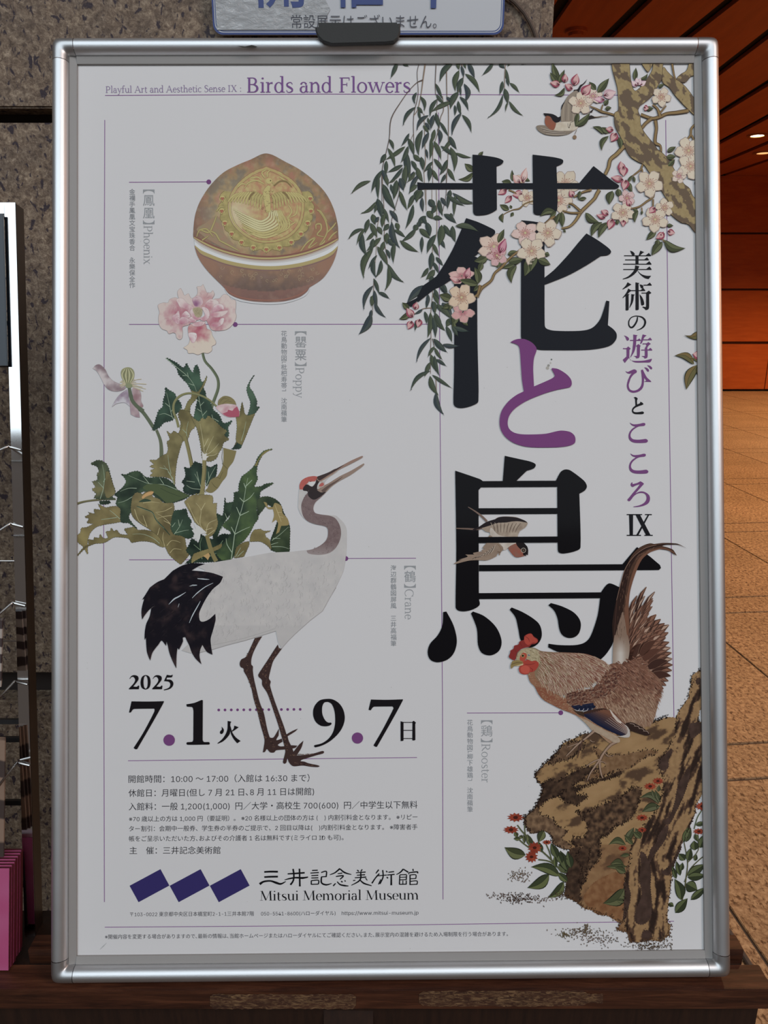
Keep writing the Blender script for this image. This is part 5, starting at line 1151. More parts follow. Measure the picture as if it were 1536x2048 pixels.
def br(x, y): t.ribbon([(x+1.5*math.cos(j*0.6+0.5), y+1.5*math.sin(j*0.6+0.5), 0.5) for j in range(4)], r8.choice(['a08060', '9a6a4c', '6e4430', 'ab9470']))
field(X1('730,400 800,440 900,520 1000,610 1080,650 1110,700 1240,800 1400,900 1536,970 1500,1040 1420,980 1330,920 1290,880 1200,800 1120,760 1040,730 960,690 870,640 825,585 790,520 750,470'), 320, br)
# wing feathers: blue black coverts and long quills with pale edges
t.poly(X2('110,900! 200,890 330,870! 335,920 290,950 200,945 140,930'), '1d2238'); 
for k in range(5): t.stroke(X2, '%g,%g,26 %g,%g,26' % (150+k*42, 915-k*4, 180+k*42, 935-k*5), '141a30'); t.stroke(X2, '%g,955,4 %g,945,5 %g,925,3' % (150+k*42, 185+k*42, 195+k*42), 'b0aeb0')
t.poly(X2('235,960! 330,935 440,925 500,960 560,1010 620,1060 670,1100 690,1160 690,1200 640,1210 560,1180 460,1140 380,1090 300,1040 240,1000'), '3a2620')
for k in range(9):
    o = k*15; c = hmix('161c36', '6a4433', k/7)
    t.stroke(X2, '%g,%g,16 %g,%g,26 %g,%g,22 %g,%g,6' % (240+o*1.5, 985-o*0.35, 380+o*1.2, 1080-o*0.9, 520+o*0.7, 1150-o*0.8, 640+o*0.35, 1205-o*0.55), c)
    if k > 2: t.stroke(X2, '%g,%g,2 %g,%g,3 %g,%g,5' % (390+o*1.2, 1092-o*0.9, 530+o*0.7, 1162-o*0.8, 655+o*0.3, 1208-o*0.55), hmix('8a7468', 'b9b2b0', k/8))
t.poly(X2('560,1200! 620,1196 665,1175 668,1130 640,1085! 672,1110 692,1155 690,1205 650,1215 610,1210'), 'a8a19c'); t.poly(X2('490,930 540,990 580,1040 610,1060 600,1075 560,1050 510,980'), 'b5a99e')
t.poly(X2('650,1070! 720,1065 790,1100 850,1140 900,1185! 860,1195 780,1175 700,1140'), '2e201c')
for k in range(4): t.stroke(X2, '%g,%g,3 %g,%g,5 %g,%g,3' % (690+k*45, 1075+k*25, 730+k*45, 1082+k*24, 745+k*45, 1105+k*24), '9c8578')
t.poly(X2('120,930! 160,950 230,960 240,1010! 190,990 150,960'), '3b2c22')
# thigh and legs
t.fill(X2('170,1000! 260,1040 350,1090 440,1140 540,1190 590,1225 590,1260 540,1265 480,1230 400,1185 320,1150! 260,1080'), lambda x, y: hmix('8f7b66', 'a3917d', nz(x, y, 0.2)), 3)
for s_, c, in (('340,1150,30 270,1210,22 180,1280,20 110,1350,15 60,1400,8', 0), ('230,1240,16 195,1310,15 185,1360,13 172,1420,6', 0), ('180,1270,12 130,1290,10 70,1310,6', 0), ('300,1240,10 320,1256,8 345,1256,3', 0), ('560,1255,36 500,1290,28 440,1360,26 400,1430,28 395,1500,22 410,1580,18 425,1620,8', 0), ('400,1430,24 340,1510,20 300,1570,16 270,1640,8', 0), ('390,1430,16 320,1460,14 260,1500,8', 0), ('450,1370,12 480,1400,9 540,1390,3', 0), ('395,1450,12 440,1460,8 460,1480,4', 0)):
    t.stroke(X2, s_, '4a342a'); w = ' '.join(','.join(q.split(',')[:2]+['%g' % (float(q.split(',')[2])*0.72)]) for q in s_.split()); t.stroke(X2, w, '8f7664')
# head
t.up()
t.poly(X1('600,285! 570,270 548,250 560,215 565,190 590,175 600,145 635,135 650,105 690,90 690,60 720,38 755,32 780,60 815,85 818,110 790,130 760,135 740,155 700,165 660,180 620,220 615,260'), '7d2522')
t.poly(X1('690,75 720,42 760,38 778,65 812,92 805,118 770,118 730,140 700,120'), 'a33a2c')
t.fill(X1('620,250 640,205 690,175 750,170 800,180 830,220 840,300 800,330 740,280 690,270 650,300 620,285'), lambda x, y: hmix('8f8160', 'a3977a', nz(x, y, 0.3)), 2)
t.poly(X1('650,280 655,240 680,212 710,220 715,250 700,280 680,300'), 'a3402c')
t.disc(900+678/4.6545, 1260+240/4.6545, 3.4, '8d7a4c'); t.disc(900+678/4.6545, 1260+240/4.6545, 2.0, '1b1210')
t.disc(900+735/4.6545, 1260+232/4.6545, 2.2, '5b6472')
t.poly(X1('680,300! 720,275 760,290 790,285 820,295 825,330 800,370 770,390 740,395 720,412 680,412 650,395 640,360 650,340'), '9b3428')
t.poly(X1('660,350 700,330 740,350 735,395 700,405 665,390'), 'b04636')
for s_ in ('700,320,4 750,320,5 790,310,3', '745,350,4 770,370,5 760,385,3', '700,60,4 730,80,5 740,110,3', '600,180,4 620,210,5 625,250,3', '650,120,4 670,150,5'): t.stroke(X1, s_, '6b1f1c')
t.poly(X1('580,290! 620,280 670,290 682,310! 640,325 600,335 578,355 568,362! 565,330'), '83703f'); t.poly(X1('600,335! 640,325 682,312! 680,325 640,335'), 'b3a27c'); t.stroke(X1, '572,320,4 620,305,5 672,305,4', '4c3c26')
field(X1('640,220 700,185 780,180 830,230 840,300 790,290 740,275 700,270 720,230 690,205'), 60, lambda x, y: t.ribbon([(x, y, 0.4), (x+3, y+2, 0.8)], r8.choice(['6b5c40', 'b3a88c'])))
t.build()
# ------------------------------------------------------------------ willow
W1 = T(760, 110, 5.12); W2 = T(690, 340, 5.12); S7 = T(1100, 290, 4.8)
r9 = random.Random(9)
def willow(pic, tr, data, seed=0):
    for q in data.replace('\n', '').split(';'):
        if not q.strip(): continue
        a = list(map(float, q.split(',')))
        x0, y0, x1, y1 = (tr.ox+a[0]/tr.k, tr.oy+a[1]/tr.k, tr.ox+a[2]/tr.k, tr.oy+a[3]/tr.k); w = (a[4] if len(a) > 4 else 44)/tr.k; b = a[5] if len(a) > 5 else r9.uniform(-0.06, 0.06)
        c = r9.choice(['333f33', '2e3c34', '39462f', '2a3838', '3d4833', '2b3640'])
        leafp(x0, y0, x1, y1, w*1.0, hmix(c, '4c5648', 0.2), hmix(c, '5c664e', 0.4), b, '222c26', pic, False)
        # fine pointed tip
        dx, dy = x1-x0, y1-y0; L = math.hypot(dx, dy) or 1
        pic.ribbon([(x1-dx/L*4, y1-dy/L*4, 1.0), (x1+dx/L*2.5, y1+dy/L*2.5, 0.2)], c)
t = Pic('willow_print', 5, '333f33', 'printed hanging willow branches')
for tr, s_ in ((W1, '405,70,6 380,180,6 390,400,6 345,620,7 345,850,6 350,1000,5'), (W1, '465,70,16 440,250,12 420,400,9 385,560,8 345,620,6'), (W1, '440,255,14 380,280,7 300,360,6 220,470,7 115,650,10 95,850,7 60,1010,7 20,1190,7 20,1500,5'), (W1, '575,70,9 565,300,7 570,410,6'),
               (W1, '680,70,11 685,420,8 700,560,8 700,830,7 695,1060,6 680,1310,6'), (W1, '640,420,6 650,560,8 620,640,7 600,760,6 560,900,6 540,1000,6 540,1310,6'), (W1, '450,600,6 460,900,7 465,1100,8 450,1200,6 470,1536,6'), (W1, '830,70,10 855,220,9 800,380,7'), (W1, '800,470,8 830,600,6'), (W1, '1285,70,9 1275,350,7 1310,480,6'),
               (W1, '590,420,5 580,600,5 600,760,5 '), (W1, '300,900,4 345,800,4'), (W2, '380,0,8 385,150,7 400,400,6 405,600,6 400,700,6 430,900,6 440,1000,4'), (W2, '555,90,5 555,230,7 530,330,6 480,500,6 470,620,4'), (W2, '350,480,5 320,650,6 320,800,5 310,950,4'), (W2, '890,200,5 890,500,6'), (W2, '935,200,6 940,640,7 900,760,6 895,900,6 890,1100,6 900,1300,6'),
               (W2, '295,1110,6 290,1300,6 280,1480,5'), (W2, '830,200,6 830,420,5'), (W2, '1035,30,6 1035,250,6 990,460,5'), (Cc, '235,130,6 215,300,6 215,590,6 210,750,6 210,960,5'), (Cc, '265,1000,9 270,1150,9'), (Cc, '230,600,8 250,690,6'), (Cc, '220,285,8 130,295,8 40,350,8')):
    t.stroke(tr, s_.strip(), r9.choice(['6b5a4c', '54463e', '7a6858']))
willow(t, W1, '180,70,110,235,45;225,75,290,115,40;750,75,610,270,60,0.12;790,70,810,150,40;830,110,855,230,34;900,75,970,235,50;860,70,880,140,25;1165,75,1050,205,40;1220,75,1275,135,45;1330,75,1310,115,25;1430,75,1485,95,25;810,155,770,370,60,0.1;870,190,1020,378,50,-0.1;850,230,790,380,55;860,290,865,490,56,-0.2;825,320,830,420,24;805,375,720,550,65,0.1;815,425,905,565,40,-0.1;800,470,830,610,40;765,510,765,620,32;835,590,735,820,50,0.1;840,610,935,788,45,-0.1;1285,140,1330,290,40;1330,285,1425,382,36;1255,265,1225,405,40;1275,340,1310,500,55;1260,400,1105,645,36,-0.12;1320,470,1460,620,38,0.08;1310,480,1285,575,20;1290,250,1320,320,24')
willow(t, W1, '570,290,640,450,36;375,380,355,500,36,0.15;410,420,455,570,40,-0.15;365,530,235,720,42,0.12;380,530,440,600,34;395,560,415,670,30;585,450,510,630,44,0.1;735,480,525,580,50,0.05;500,615,375,770,45,0.15;575,400,660,500,34;680,430,730,480,36;570,590,610,750,46;550,610,520,760,50;490,640,515,720,26;460,690,510,770,34;610,680,700,830,34;440,720,500,800,36;435,765,395,1030,62,0.1;500,790,430,960,50;560,760,530,900,44;590,750,610,910,48,-0.12;520,850,510,1070,44;550,880,625,1070,50;620,930,785,1050,42;740,860,640,980,40;710,830,785,965,50;720,940,760,1190,62,-0.1;770,1000,935,1050,34,0.06')
willow(t, W1, '95,860,140,970,36;300,800,220,930,34;290,850,350,1030,52;260,935,60,1070,44;290,930,215,1100,44;80,950,155,1150,42;270,990,310,1260,70;60,1010,0,1110,50;65,1080,60,1230,44;235,1125,80,1200,42;235,1150,95,1310,40;265,1120,240,1390,60;200,1260,260,1340,50;20,1170,80,1340,50;340,1020,430,1090,50;320,1080,375,1190,44;420,1040,440,1180,50;380,1150,440,1300,56;550,1060,650,1200,44;690,1070,610,1230,50;695,1160,770,1290,46;530,1170,600,1290,44;510,1130,500,1300,50;540,1090,450,1200,36;400,1220,300,1420,46;470,960,490,1060,30;670,1220,620,1310,34;350,1190,285,1300,34;30,1320,110,1500,60;110,1320,130,1420,30;180,1290,140,1480,60;200,1390,260,1536,44;350,1430,290,1536;430,1380,370,1500,60;720,1380,700,1490,50;740,1410,950,1510,44,0.08')
t.up()
willow(t, W2, '380,0,270,225,50;345,40,340,300,44;385,150,520,410,74;330,290,375,490,72;320,320,165,445,40,-0.12;265,110,65,240,44,0.1;530,100,500,290,56;470,150,480,230,36;560,230,635,410,46;560,90,600,210,56;720,20,640,120,36;660,20,665,100,30;410,60,440,160,44;520,90,450,130,26;740,150,655,235,46;710,260,640,400,44;700,350,620,600,50;740,200,735,330,66;800,220,740,300,44;860,300,920,390,70;790,280,800,430,44;840,420,900,500,70;930,360,880,450,50;960,300,1000,470,50;980,280,1040,370,44;1070,220,1050,400,40;1040,250,1220,365,44;1140,265,1310,345,48,0.1;1130,250,1115,470,40;1010,450,1140,545,56;1080,440,1100,500,36')
willow(t, W2, '900,490,1000,500,50;830,470,740,560,60;740,560,700,620,60;750,580,770,520,50;790,480,840,560;730,600,580,730,50;760,600,870,700,60;830,530,870,680,60;790,680,785,850,40;930,660,840,850,60;990,560,960,780,80;980,710,1025,800,40;1010,560,1095,690,52;1100,570,1130,740,60;370,370,450,540,40;455,410,545,540,50;410,440,380,590,50;320,350,300,440,30;280,450,310,560,60;345,480,300,540,40;450,550,390,620,50;330,580,380,660,50;245,500,205,650,50;260,540,330,690,56;190,600,35,705,38,0.12;210,590,120,760,34;180,650,225,880,62,0.12;300,630,215,720,40;370,690,220,830,50;290,700,270,830,50;480,530,560,800,66,0.12;520,540,550,620,50;500,610,620,690,40;430,640,430,760,56;440,700,500,780,50;560,720,750,838,56;510,740,495,950,50;420,810,460,910,36;400,730,360,850,50;330,780,440,980,60;290,800,190,1110,70,0.15;330,870,240,1010,30;300,920,315,1100,50,0.12;370,920,315,1100,46,-0.1;440,960,600,1150,56,0.12;440,990,410,1235,50,-0.12')
willow(t, W2, '890,840,870,1030,60;900,750,960,880,40;930,890,1005,980,40;900,940,960,1060,40;855,1000,780,1100,44;920,1020,830,1120,60;910,1100,860,1130,60;830,1180,635,1360,80,0.06;295,1110,350,1270,40;290,1180,190,1430,50,0.12;340,1250,455,1318,40;285,1280,270,1400,34;300,1230,330,1400,44;300,1350,415,1510,46,0.1;270,1430,255,1536,36;910,1250,960,1380,50;980,1180,1030,1280,40;1000,1160,1050,1260,36;850,1270,840,1400,40;960,1380,1090,1520,60;900,1340,910,1460')
willow(t, T(512, 512, 3), '692,345,618,470,46,-0.1;690,240,700,300,24')
willow(t, Cc, '180,180,165,290,36;210,330,180,590,60;150,320,170,450,40;130,300,50,350,30;230,380,260,590,50;215,590,65,840,40,0.1;240,600,380,740,60;250,690,330,815,36;250,680,185,785,34;215,760,260,930,50;250,770,300,980,44;265,810,370,880,36;205,840,150,990,46;210,930,5,1130,46,0.15;225,970,425,1105,38;205,980,290,1180,60,0.1;265,1150,345,1380,60,0.12;240,360,360,520,60;330,230,430,400,90;250,330,330,500,50;370,470,430,635,50;300,50,380,150,40;250,90,300,200,40;60,410,50,520,30;250,220,260,340,50;280,240,330,330,44;420,390,370,480,60;400,400,440,470,40')
t.build()
t = Pic('willow_leaf_print', 11, '333f33')
willow(t, W2, '1130,570,1360,625,60,-0.10'); willow(t, Cc, '330,660,500,675,44,0.05;440,480,600,525,50;430,480,490,575,40')
t.build()['kind'] = 'stuff'

# ------------------------------------------------------------------ blossom tree
CREAM, PINK, DEEP = 'c3b5a4', 'b58a86', '8f3c52'
def petals(pic, cx, cy, r, n=5, a0=0.0, cream='c4bba8', heart='b39580', squash=1.0, tilt=0.0, only=None, stam=True):
    pic.room(46)
    for k in range(n):
        if only and k not in only: continue
        a = a0+2*math.pi*k/n; px_, py_ = math.cos(a), math.sin(a); out = []
        for j in range(13):
            f = -1+2*j/12; th = f*math.pi*0.98; rr_ = r*0.56*(1+0.0*f)
            ox, oy = math.cos(th)*rr_*0.86+r*0.52, math.sin(th)*rr_*0.74*(0.75+0.25*math.cos(th/2))
            wob = 1+0.05*math.sin(j*2.3+k*3+cx)
            X, Y = (ox*px_-oy*py_)*wob, (ox*py_+oy*px_)*wob*squash
            c, s = math.cos(tilt), math.sin(tilt); out.append((cx+X*c-Y*s, cy+X*s+Y*c))
        hx, hy = cx+r*0.12*px_, cy+r*0.12*py_*squash
        pic.poly([(x+(x-cx)*0.02, y+(y-cy)*0.02+0.15) for x, y in out], '94837a')
        mid = (cx+(sum(p[0] for p in out)/13-cx)*0.95, cy+(sum(p[1] for p in out)/13-cy)*0.95)
        ins = [(mid[0]+(x-mid[0])*0.93, mid[1]+(y-mid[1])*0.93) for x, y in out]
        cols = [ink(heart if math.hypot(x-cx, y-cy) < r*0.3 else hmix(cream, heart, 0.15+0.15*((j+k) % 3 == 0))) for j, (x, y) in enumerate(ins)]
        pic.tris(ins+[mid], [(j, (j+1) % 13, 13) for j in range(13)], cols+[ink(hmix(cream, heart, 0.12))])
    if stam:
        for k in range(16):
            a = 2*math.pi*k/16+a0; l = r*(0.32+0.12*(k % 3)); pic.ribbon([(cx, cy, 0.5), (cx+l*math.cos(a), cy+l*math.sin(a)*squash, 0.5)], '9c5f52'); pic.disc(cx+l*math.cos(a), cy+l*math.sin(a)*squash, 0.85, '7a382e', 6)
        pic.disc(cx, cy, r*0.09, 'b5ab80', 8)
def bud(pic, x, y, a, L, w, c=PINK, d=DEEP):
    pic.room(6)
    ca, sa = math.cos(a), math.sin(a)
    for side, col, wf in ((0, d, 1.0), (1, hmix(c, 'c9a6a8', 0.4), 0.62)):
        pts = []
        for j in range(14):
            f = j/13; h = w*wf/2*math.sin(math.pi*min(1, f**0.75)); pts.append((x+L*f*ca-(h+side*w*0.06)*sa, y+L*f*sa+(h+side*w*0.06)*ca))
        for j in range(13, -1, -1):
            f = j/13; h = -w*wf/2*math.sin(math.pi*min(1, f**0.75)); pts.append((x+L*f*ca-(h+side*w*0.06)*sa, y+L*f*sa+(h+side*w*0.06)*ca))
        pic.poly(pts, col)
    for k in (-1, 0, 1): pic.ribbon([(x, y, 1.8), (x+L*0.3*math.cos(a+k*0.4), y+L*0.3*math.sin(a+k*0.4), 1.4), (x+L*0.42*math.cos(a+k*0.25), y+L*0.42*math.sin(a+k*0.25), 0.4)], '5a2230')
def twig(pic, tr, s, c='80683f', e='4b3a2a'):
    pic.stroke(tr, s, e); w = ' '.join(','.join(q.split(',')[:2]+['%g' % (float(q.split(',')[2])*0.62)]) for q in s.split()); pic.stroke(tr, w, c)
def G(pic, tr, data, c1='3f4628', c2='59603a'):
    L4(tr, data, 50, c1, c2, pic=pic)
def bz(tr, x, y): return tr.ox+x/tr.k, tr.oy+y/tr.k
# behind the title
t = Pic('blossom_print', 4, CREAM, 'printed apple blossoms showing behind the title strokes')
G(t, A, '650,270,560,190,70;650,280,495,350,60,-0.2;700,120,750,65,40;1050,370,1045,255,40;1040,390,940,370,60;1160,340,1230,370,40')
petals(t, *bz(A, 1140, 380), 17, only=[3, 4], a0=0.3); bud(t, *bz(A, 1150, 380), -1.3, 30, 14, 'c9b8ae', 'b98a86'); bud(t, *bz(A, 1130, 390), -2.3, 22, 16, 'c9b8ae', 'b98a86')
bud(t, *bz(A, 990, 455), 2.6, 20, 13); bud(t, *bz(A, 1040, 520), 2.3, 20, 12); bud(t, *bz(A, 1160, 500), 3.0, 22, 18); petals(t, *bz(A, 1200, 540), 18, a0=0.6, heart='b08f7c')
twig(t, A, '1280,570,18 1180,600,14 1120,650,18 1050,665,10 960,710,8 945,760,6'); twig(t, A, '1010,460,16 1060,480,18 1090,500,10')
G(t, A, '1015,665,920,610,60;950,700,955,795,50,0.2;1060,690,1030,735,36;1040,650,1025,615,30')
petals(t, *bz(Gg, 160, 1370), 29, a0=0.25, cream='bdb5a2'); petals(t, *bz(Gg, 90, 1540), 28, a0=1.2, heart='b58a7a')
t.build()
t = Pic('blossom_tree_print', 10, CREAM, 'printed blossoming branch with brown mottled bark')
def bark(x, y):
    n = nstr(x, y, 1.0, 0.035, 0.075, 33, 3); m = nz(x, y, 0.2, 8, 2)
    return '5f4f3e' if n < 0.50 else hmix('96845a', '84714a', m)
LIM = 124.6
def clipy(P): return [(min(x, 1409.5), max(y, LIM)) for x, y in P]
for nm, s_, tr in (('a', '1160,180 1200,220 1250,270 1310,310 1380,370 1430,430 1480,500 1540,560! 1540,720! 1450,640 1400,590 1340,530 1280,460 1220,380 1150,320', Gg), ('b', '1300,300 1340,250 1400,210 1430,120! 1520,120! 1500,240 1440,270 1380,330', Gg), ('c', '930,120! 980,200 1010,220 1060,120!', Gg)):
    P = clipy(tr(s_)); t.ribbon([(x, y, 1.6) for x, y in P+[P[0]]], '42352a'); t.fill(P, bark, 2.0)
for s_ in ('660,665,22 590,645,22 530,630,26 470,600,18 410,575,12', '520,630,16 540,560,14', '600,672,6 500,685,5 450,685,8', '1420,620,44 1300,640,40 1200,650,34 1130,680,40 1050,700,34 930,660,34', '1130,680,40 1100,600,26 1050,560,18', '1040,700,40 980,750,36 940,800,34', '1080,720,40 1090,800,34 1080,880,34 1080,950,36 1130,980,24 1140,1060,20', '1530,720,22 1450,800,24 1440,870,24 1390,930,20', '1450,870,20 1495,960,20', '1190,1090,16 1265,1130,20 1250,1190,16', '1290,310,14 1270,250,18 1250,130,24', '1130,640,20 1190,570,14'):
    twig(t, Gg, s_)
twig(t, Gg, '760,980,50 690,1060,46 620,1120,42 600,1200,38 565,1275,36', '8a7347')
P = clipy(Gg('630,100! 640,190 660,270 690,380 700,480 705,560 700,620 665,645 660,700 670,780 720,880 760,970 790,1040 830,1095 900,1140 960,1170 1010,1240 1080,1340 1170,1480 1210,1560', False) + S7('1110,480 1145,560 1140,630 1190,690 1260,740 1330,760 1380,820 1450,900', False) + [(1412, 480), (1412, 404)] + S7('1425,550 1370,490 1340,420 1290,380 1260,340 1200,250 1160,180 1110,110 1060,60', False) + Gg('1100,1020 1060,960 1000,890 950,820 925,750 920,680 900,620 920,570 1000,510 1060,450 1100,370 1140,300 1150,200 1160,100! 1060,100! 1050,200 1000,290 940,370 880,420 850,400 830,330 820,250 810,100', False))
P = [p for i, p in enumerate(P) if i == 0 or math.hypot(p[0]-P[i-1][0], p[1]-P[i-1][1]) > 0.15]
t.ribbon([(x, y, 1.8) for x, y in P+[P[0]]], '42352a'); t.fill(P, bark, 1.9)
t.up()
twig(t, S7, '475,430,38 450,470,38 430,510,34 360,580,34 300,640,36 250,720,30 190,780,24 110,800,16', '8a7347')
for s_ in ('300,640,26 220,570,20 180,560,12', '300,650,24 200,650,18 120,630,14', '400,430,24 320,450,22 230,500,16', '780,610,14 860,590,18 930,540,20 990,500,20 1000,460,16', '880,600,14 885,640,10', '990,520,18 990,590,16', '890,185,18 870,235,20 800,290,12 770,330,10', '885,230,16 890,280,14', '1085,870,12 1080,900,14 1100,930,10', '720,570,12 760,590,14'): twig(t, S7, s_)
for s_ in ('1480,720,36 1400,800,40 1320,860,34', '1200,1030,24 1080,1110,24 1000,1180,26 940,1250,30 870,1310,26 830,1390,28 740,1460,34 710,1510,28 690,1560,26', '950,1130,16 1000,1180,16'): twig(t, A, s_)
twig(t, Cc, '720,50,30 705,110,30 690,150,28 640,185,26')
# leaves
G(t, Gg, '90,350,20,120,70;80,340,0,230,60;90,340,150,200,50;150,385,45,460,50,-0.25;485,440,605,290,75;470,410,400,325,60;565,600,630,590,44;555,560,600,510,50;550,860,435,785,50,0.15;600,880,530,1030,56,0.2;600,850,530,790,60;700,890,720,1015,56,-0.1;260,780,410,640,70,0.1;290,640,260,780,50;870,310,880,180,50;920,300,1000,240,40,0.2;980,600,1060,600,50;1110,380,1170,350,40;1200,1040,1290,990,50;1190,1100,1290,1090,60;1500,1400,1510,1310,50;1210,1190,1280,1120,50;1080,560,1090,510,30')
G(t, S7, '600,440,570,570,80,0.1;650,420,670,500,60;760,360,790,450,50,0.1;800,300,815,360,30;790,290,730,380,30;340,650,470,740,70,0.15;500,740,395,880,70,0.15;560,740,465,890,70,0.1;640,720,650,765,40;845,630,815,745,50,0.15;800,620,850,640,40;885,630,880,670,24;1020,820,925,910,60;1120,770,1185,775,36;1080,930,975,1060,80,0.05;1090,910,1300,990,80,0.2;1030,910,1035,960,50;110,640,120,790,60;90,650,45,780,40;60,640,0,690,40;290,440,270,520,40;350,510,270,520,36;180,600,190,580,30;130,810,150,840,24')
G(t, A, '900,1000,965,860,60;800,1130,655,1190,90,-0.1;820,1090,750,1120,60;930,1170,890,1260,60;1000,1120,1110,1090,60;1010,1200,1160,1170,80;1070,1220,950,1260,50;1090,1230,1040,1415,80,0.2;1190,1180,1170,1345,90,-0.15;1300,1150,1235,1295,80,0.1;1310,1170,1440,1225,80;1380,1110,1430,1130,50;700,1430,500,1380,80;700,1420,660,1250,80,0.1;740,1200,700,1300,60;710,1440,650,1500,50;1480,720,1490,830,50,-0.15;1500,690,1330,730,70,0.2')
G(t, Cc, '430,200,300,150,90;420,250,330,290,60;480,350,440,470,80;550,390,595,470,50,0.15;520,350,470,400,60;420,240,400,310,50;440,420,470,570,50;-10,300,-80,230,60;0,330,-110,400,60,-0.1')
L4(T(1340, 640, 12.8), '780,220,370,385,120,-0.3;780,320,490,450,190,-0.1;620,1130,120,910,200,0.2;700,1150,420,1780,260,0.1;790,1100,790,1540,260;740,1100,515,990,80,0.2', 50, '6d5c34', '5f5a36', pic=t)
t.up()
# flowers and buds
for tr, x, y, r, a0, q in ((Gg, 315, 545, 25, -0.3, 0.95), (Gg, 1140, 480, 20, 0.2, 1), (Gg, 1420, 1030, 28, 0.5, 1), (Gg, 1440, 1190, 27, 0.1, 1), (S7, 955, 370, 28, 0.25, 1), (S7, 1100, 600, 19, 0.8, 1), (S7, 1010, 715, 27, 0.4, 0.95), (S7, 700, 650, 25, 0.2, 0.9), (A, 1410, 900, 28, 0.1, 1), (A, 1245, 1085, 30, 0.35, 0.95)):
    cx, cy = bz(tr, x, y); petals(t, cx, cy, r, 5, a0, squash=q)
petals(t, *bz(Gg, 440, 470), 20, 5, 0.9, heart='b58896', squash=0.8); petals(t, *bz(Gg, 1320, 1290), 15, 5, 0, heart='b58896')
petals(t, *bz(S7, 740, 510), 17, 5, 0.6, cream='c4adaa', heart='b07880'); petals(t, *bz(A, 1180, 900), 28, 5, 0.5, cream='c8b3ac', heart='b58480', squash=0.85)
petals(t, *bz(A, 860, 1040), 34, 5, -1.2, cream='c8b5a6', heart='b58c82', squash=0.8, only=[0, 3, 4, 2]); petals(t, *bz(A, 890, 1130), 22, 5, 0.6, cream='c3a3a3', heart='a06070'); bud(t, *bz(A, 920, 1110), -1.2, 32, 17, 'b06a84', '8f3a5c')
petals(t, *bz(Cc, 540, 330), 24, 5, 1.4, cream='c39a95', heart='a35a68', squash=0.9, only=[0, 1, 2, 4], stam=False); petals(t, *bz(Cc, 528, 178), 28, 5, 0.1, cream='c8b49c', heart='ac8a70')
petals(t, *bz(A, 530, 1340), 26, 5, -2.9, cream='c8a9a2', heart='a35c66', squash=0.7, only=[0, 2, 1, 3, 4], stam=False); bud(t, *bz(A, 570, 1370), -1.25, 24, 15, 'b88088', '9a5565'); bud(t, *bz(A, 520, 1400), 3.5, 24, 13, 'c39a96', 'a86a70')
for tr, x, y, a, L, w in ((Gg, 100, 355, 3.35, 20, 14), (Gg, 150, 330, -1.5, 17, 13), (Gg, 245, 360, -1.3, 24, 17), (Gg, 230, 400, 3.7, 18, 14), (Gg, 330, 460, -0.9, 27, 20), (Gg, 650, 820, 3.3, 16, 12), (Gg, 680, 850, 2.1, 20, 17), (Gg, 740, 1240, -1.75, 20, 16), (Gg, 750, 1190, 1.5, 20, 19), (Gg, 750, 1330, 3.35, 25, 14), (Gg, 780, 1330, 1.8, 21, 17), (Gg, 240, 1500, -2.2, 14, 13),
                        (S7, 560, 670, 3.7, 17, 13), (S7, 530, 700, 3.5, 19, 10), (S7, 600, 710, 1.9, 22, 17), (S7, 705, 720, 1.6, 13, 11), (S7, 1010, 600, 2.4, 17, 14), (S7, 1060, 860, 0.5, 7, 16), (S7, 1100, 850, 2.6, 20, 15), (S7, 1130, 830, 0.2, 15, 13), (Cc, 50, 300, -1.3, 15, 13), (Cc, 100, 400, 1.8, 17, 14), (Cc, 30, 380, -2.2, 22, 16), (Cc, 20, 420, 2.0, 18, 15), (Gg, 960, 590, 0.1, 10, 12), (S7, 770, 590, -2.0, 16, 12)):
    bud(t, *bz(tr, x, y), a, L, w)
for x, y, a in ((900, 360, -1.2), (900, 360, -1.8), (890, 370, -2.4), (920, 360, -0.6)): bud(t, *bz(Gg, x, y), a, 15, 11, 'cdc0c4', 'b596a6')
bud(t, *bz(Gg, 550, 470), -0.35, 26, 20, 'c4aeb0', 'b38f9a'); bud(t, *bz(Gg, 560, 510), 3.2, 22, 12, 'c9a9b5', 'a86a8c')
bud(t, *bz(T(1340, 640, 12.8), 780, 920), 3.4, 16, 17)
t.build()

# ------------------------------------------------------------------ swallows
Z3 = T(1040, 110, 7.314)
t = Pic('swallow_print', 7, '2a2224', 'printed swallow flying beside the blossoms')
t.poly(Z3('600,800! 610,740 650,680 700,600 780,540! 790,510 840,500 880,440 920,420 985,350! 950,410 900,460 870,520 850,600! 760,700'), '231c20')
t.poly(Z3('700,600 820,520 880,600 900,700 860,880 830,960! 700,990 600,980! 600,830 640,720'), '84786a')
for k in range(6): t.stroke(Z3, '%g,%g,8 %g,%g,8' % (640+k*38, 720-k*20, 625+k*40, 960), '6b6055' if k % 2 else '9a8e7c')
t.poly(Z3('940,950! 1000,900 1040,880! 1100,905! 1240,885! 1140,910 1010,940 960,980 880,1010'), '2a2322'); t.poly(Z3('1020,830! 1080,780! 1050,840'), '2a2322')
t.fill(Z3('380,1010 500,990 600,980 700,975 830,970! 900,960 870,1020 830,1080 770,1110 640,1110 520,1110 420,1080'), lambda x, y: hmix('c0b9ac', 'a89a84', nz(x, y, 0.1)), 2)
t.poly(Z3('240,1040 300,1025 380,1035 440,1080 540,1105 680,1110 790,1105! 720,1150 620,1175 500,1180 380,1165 300,1130 250,1085'), '7b6f62')
for k in range(5): t.stroke(Z3, '%g,%g,6 %g,%g,9 %g,%g,5' % (300+k*20, 1060+k*22, 450+k*20, 1105+k*14, 640+k*15, 1120+k*10), '554a44' if k % 2 else 'a0968a')
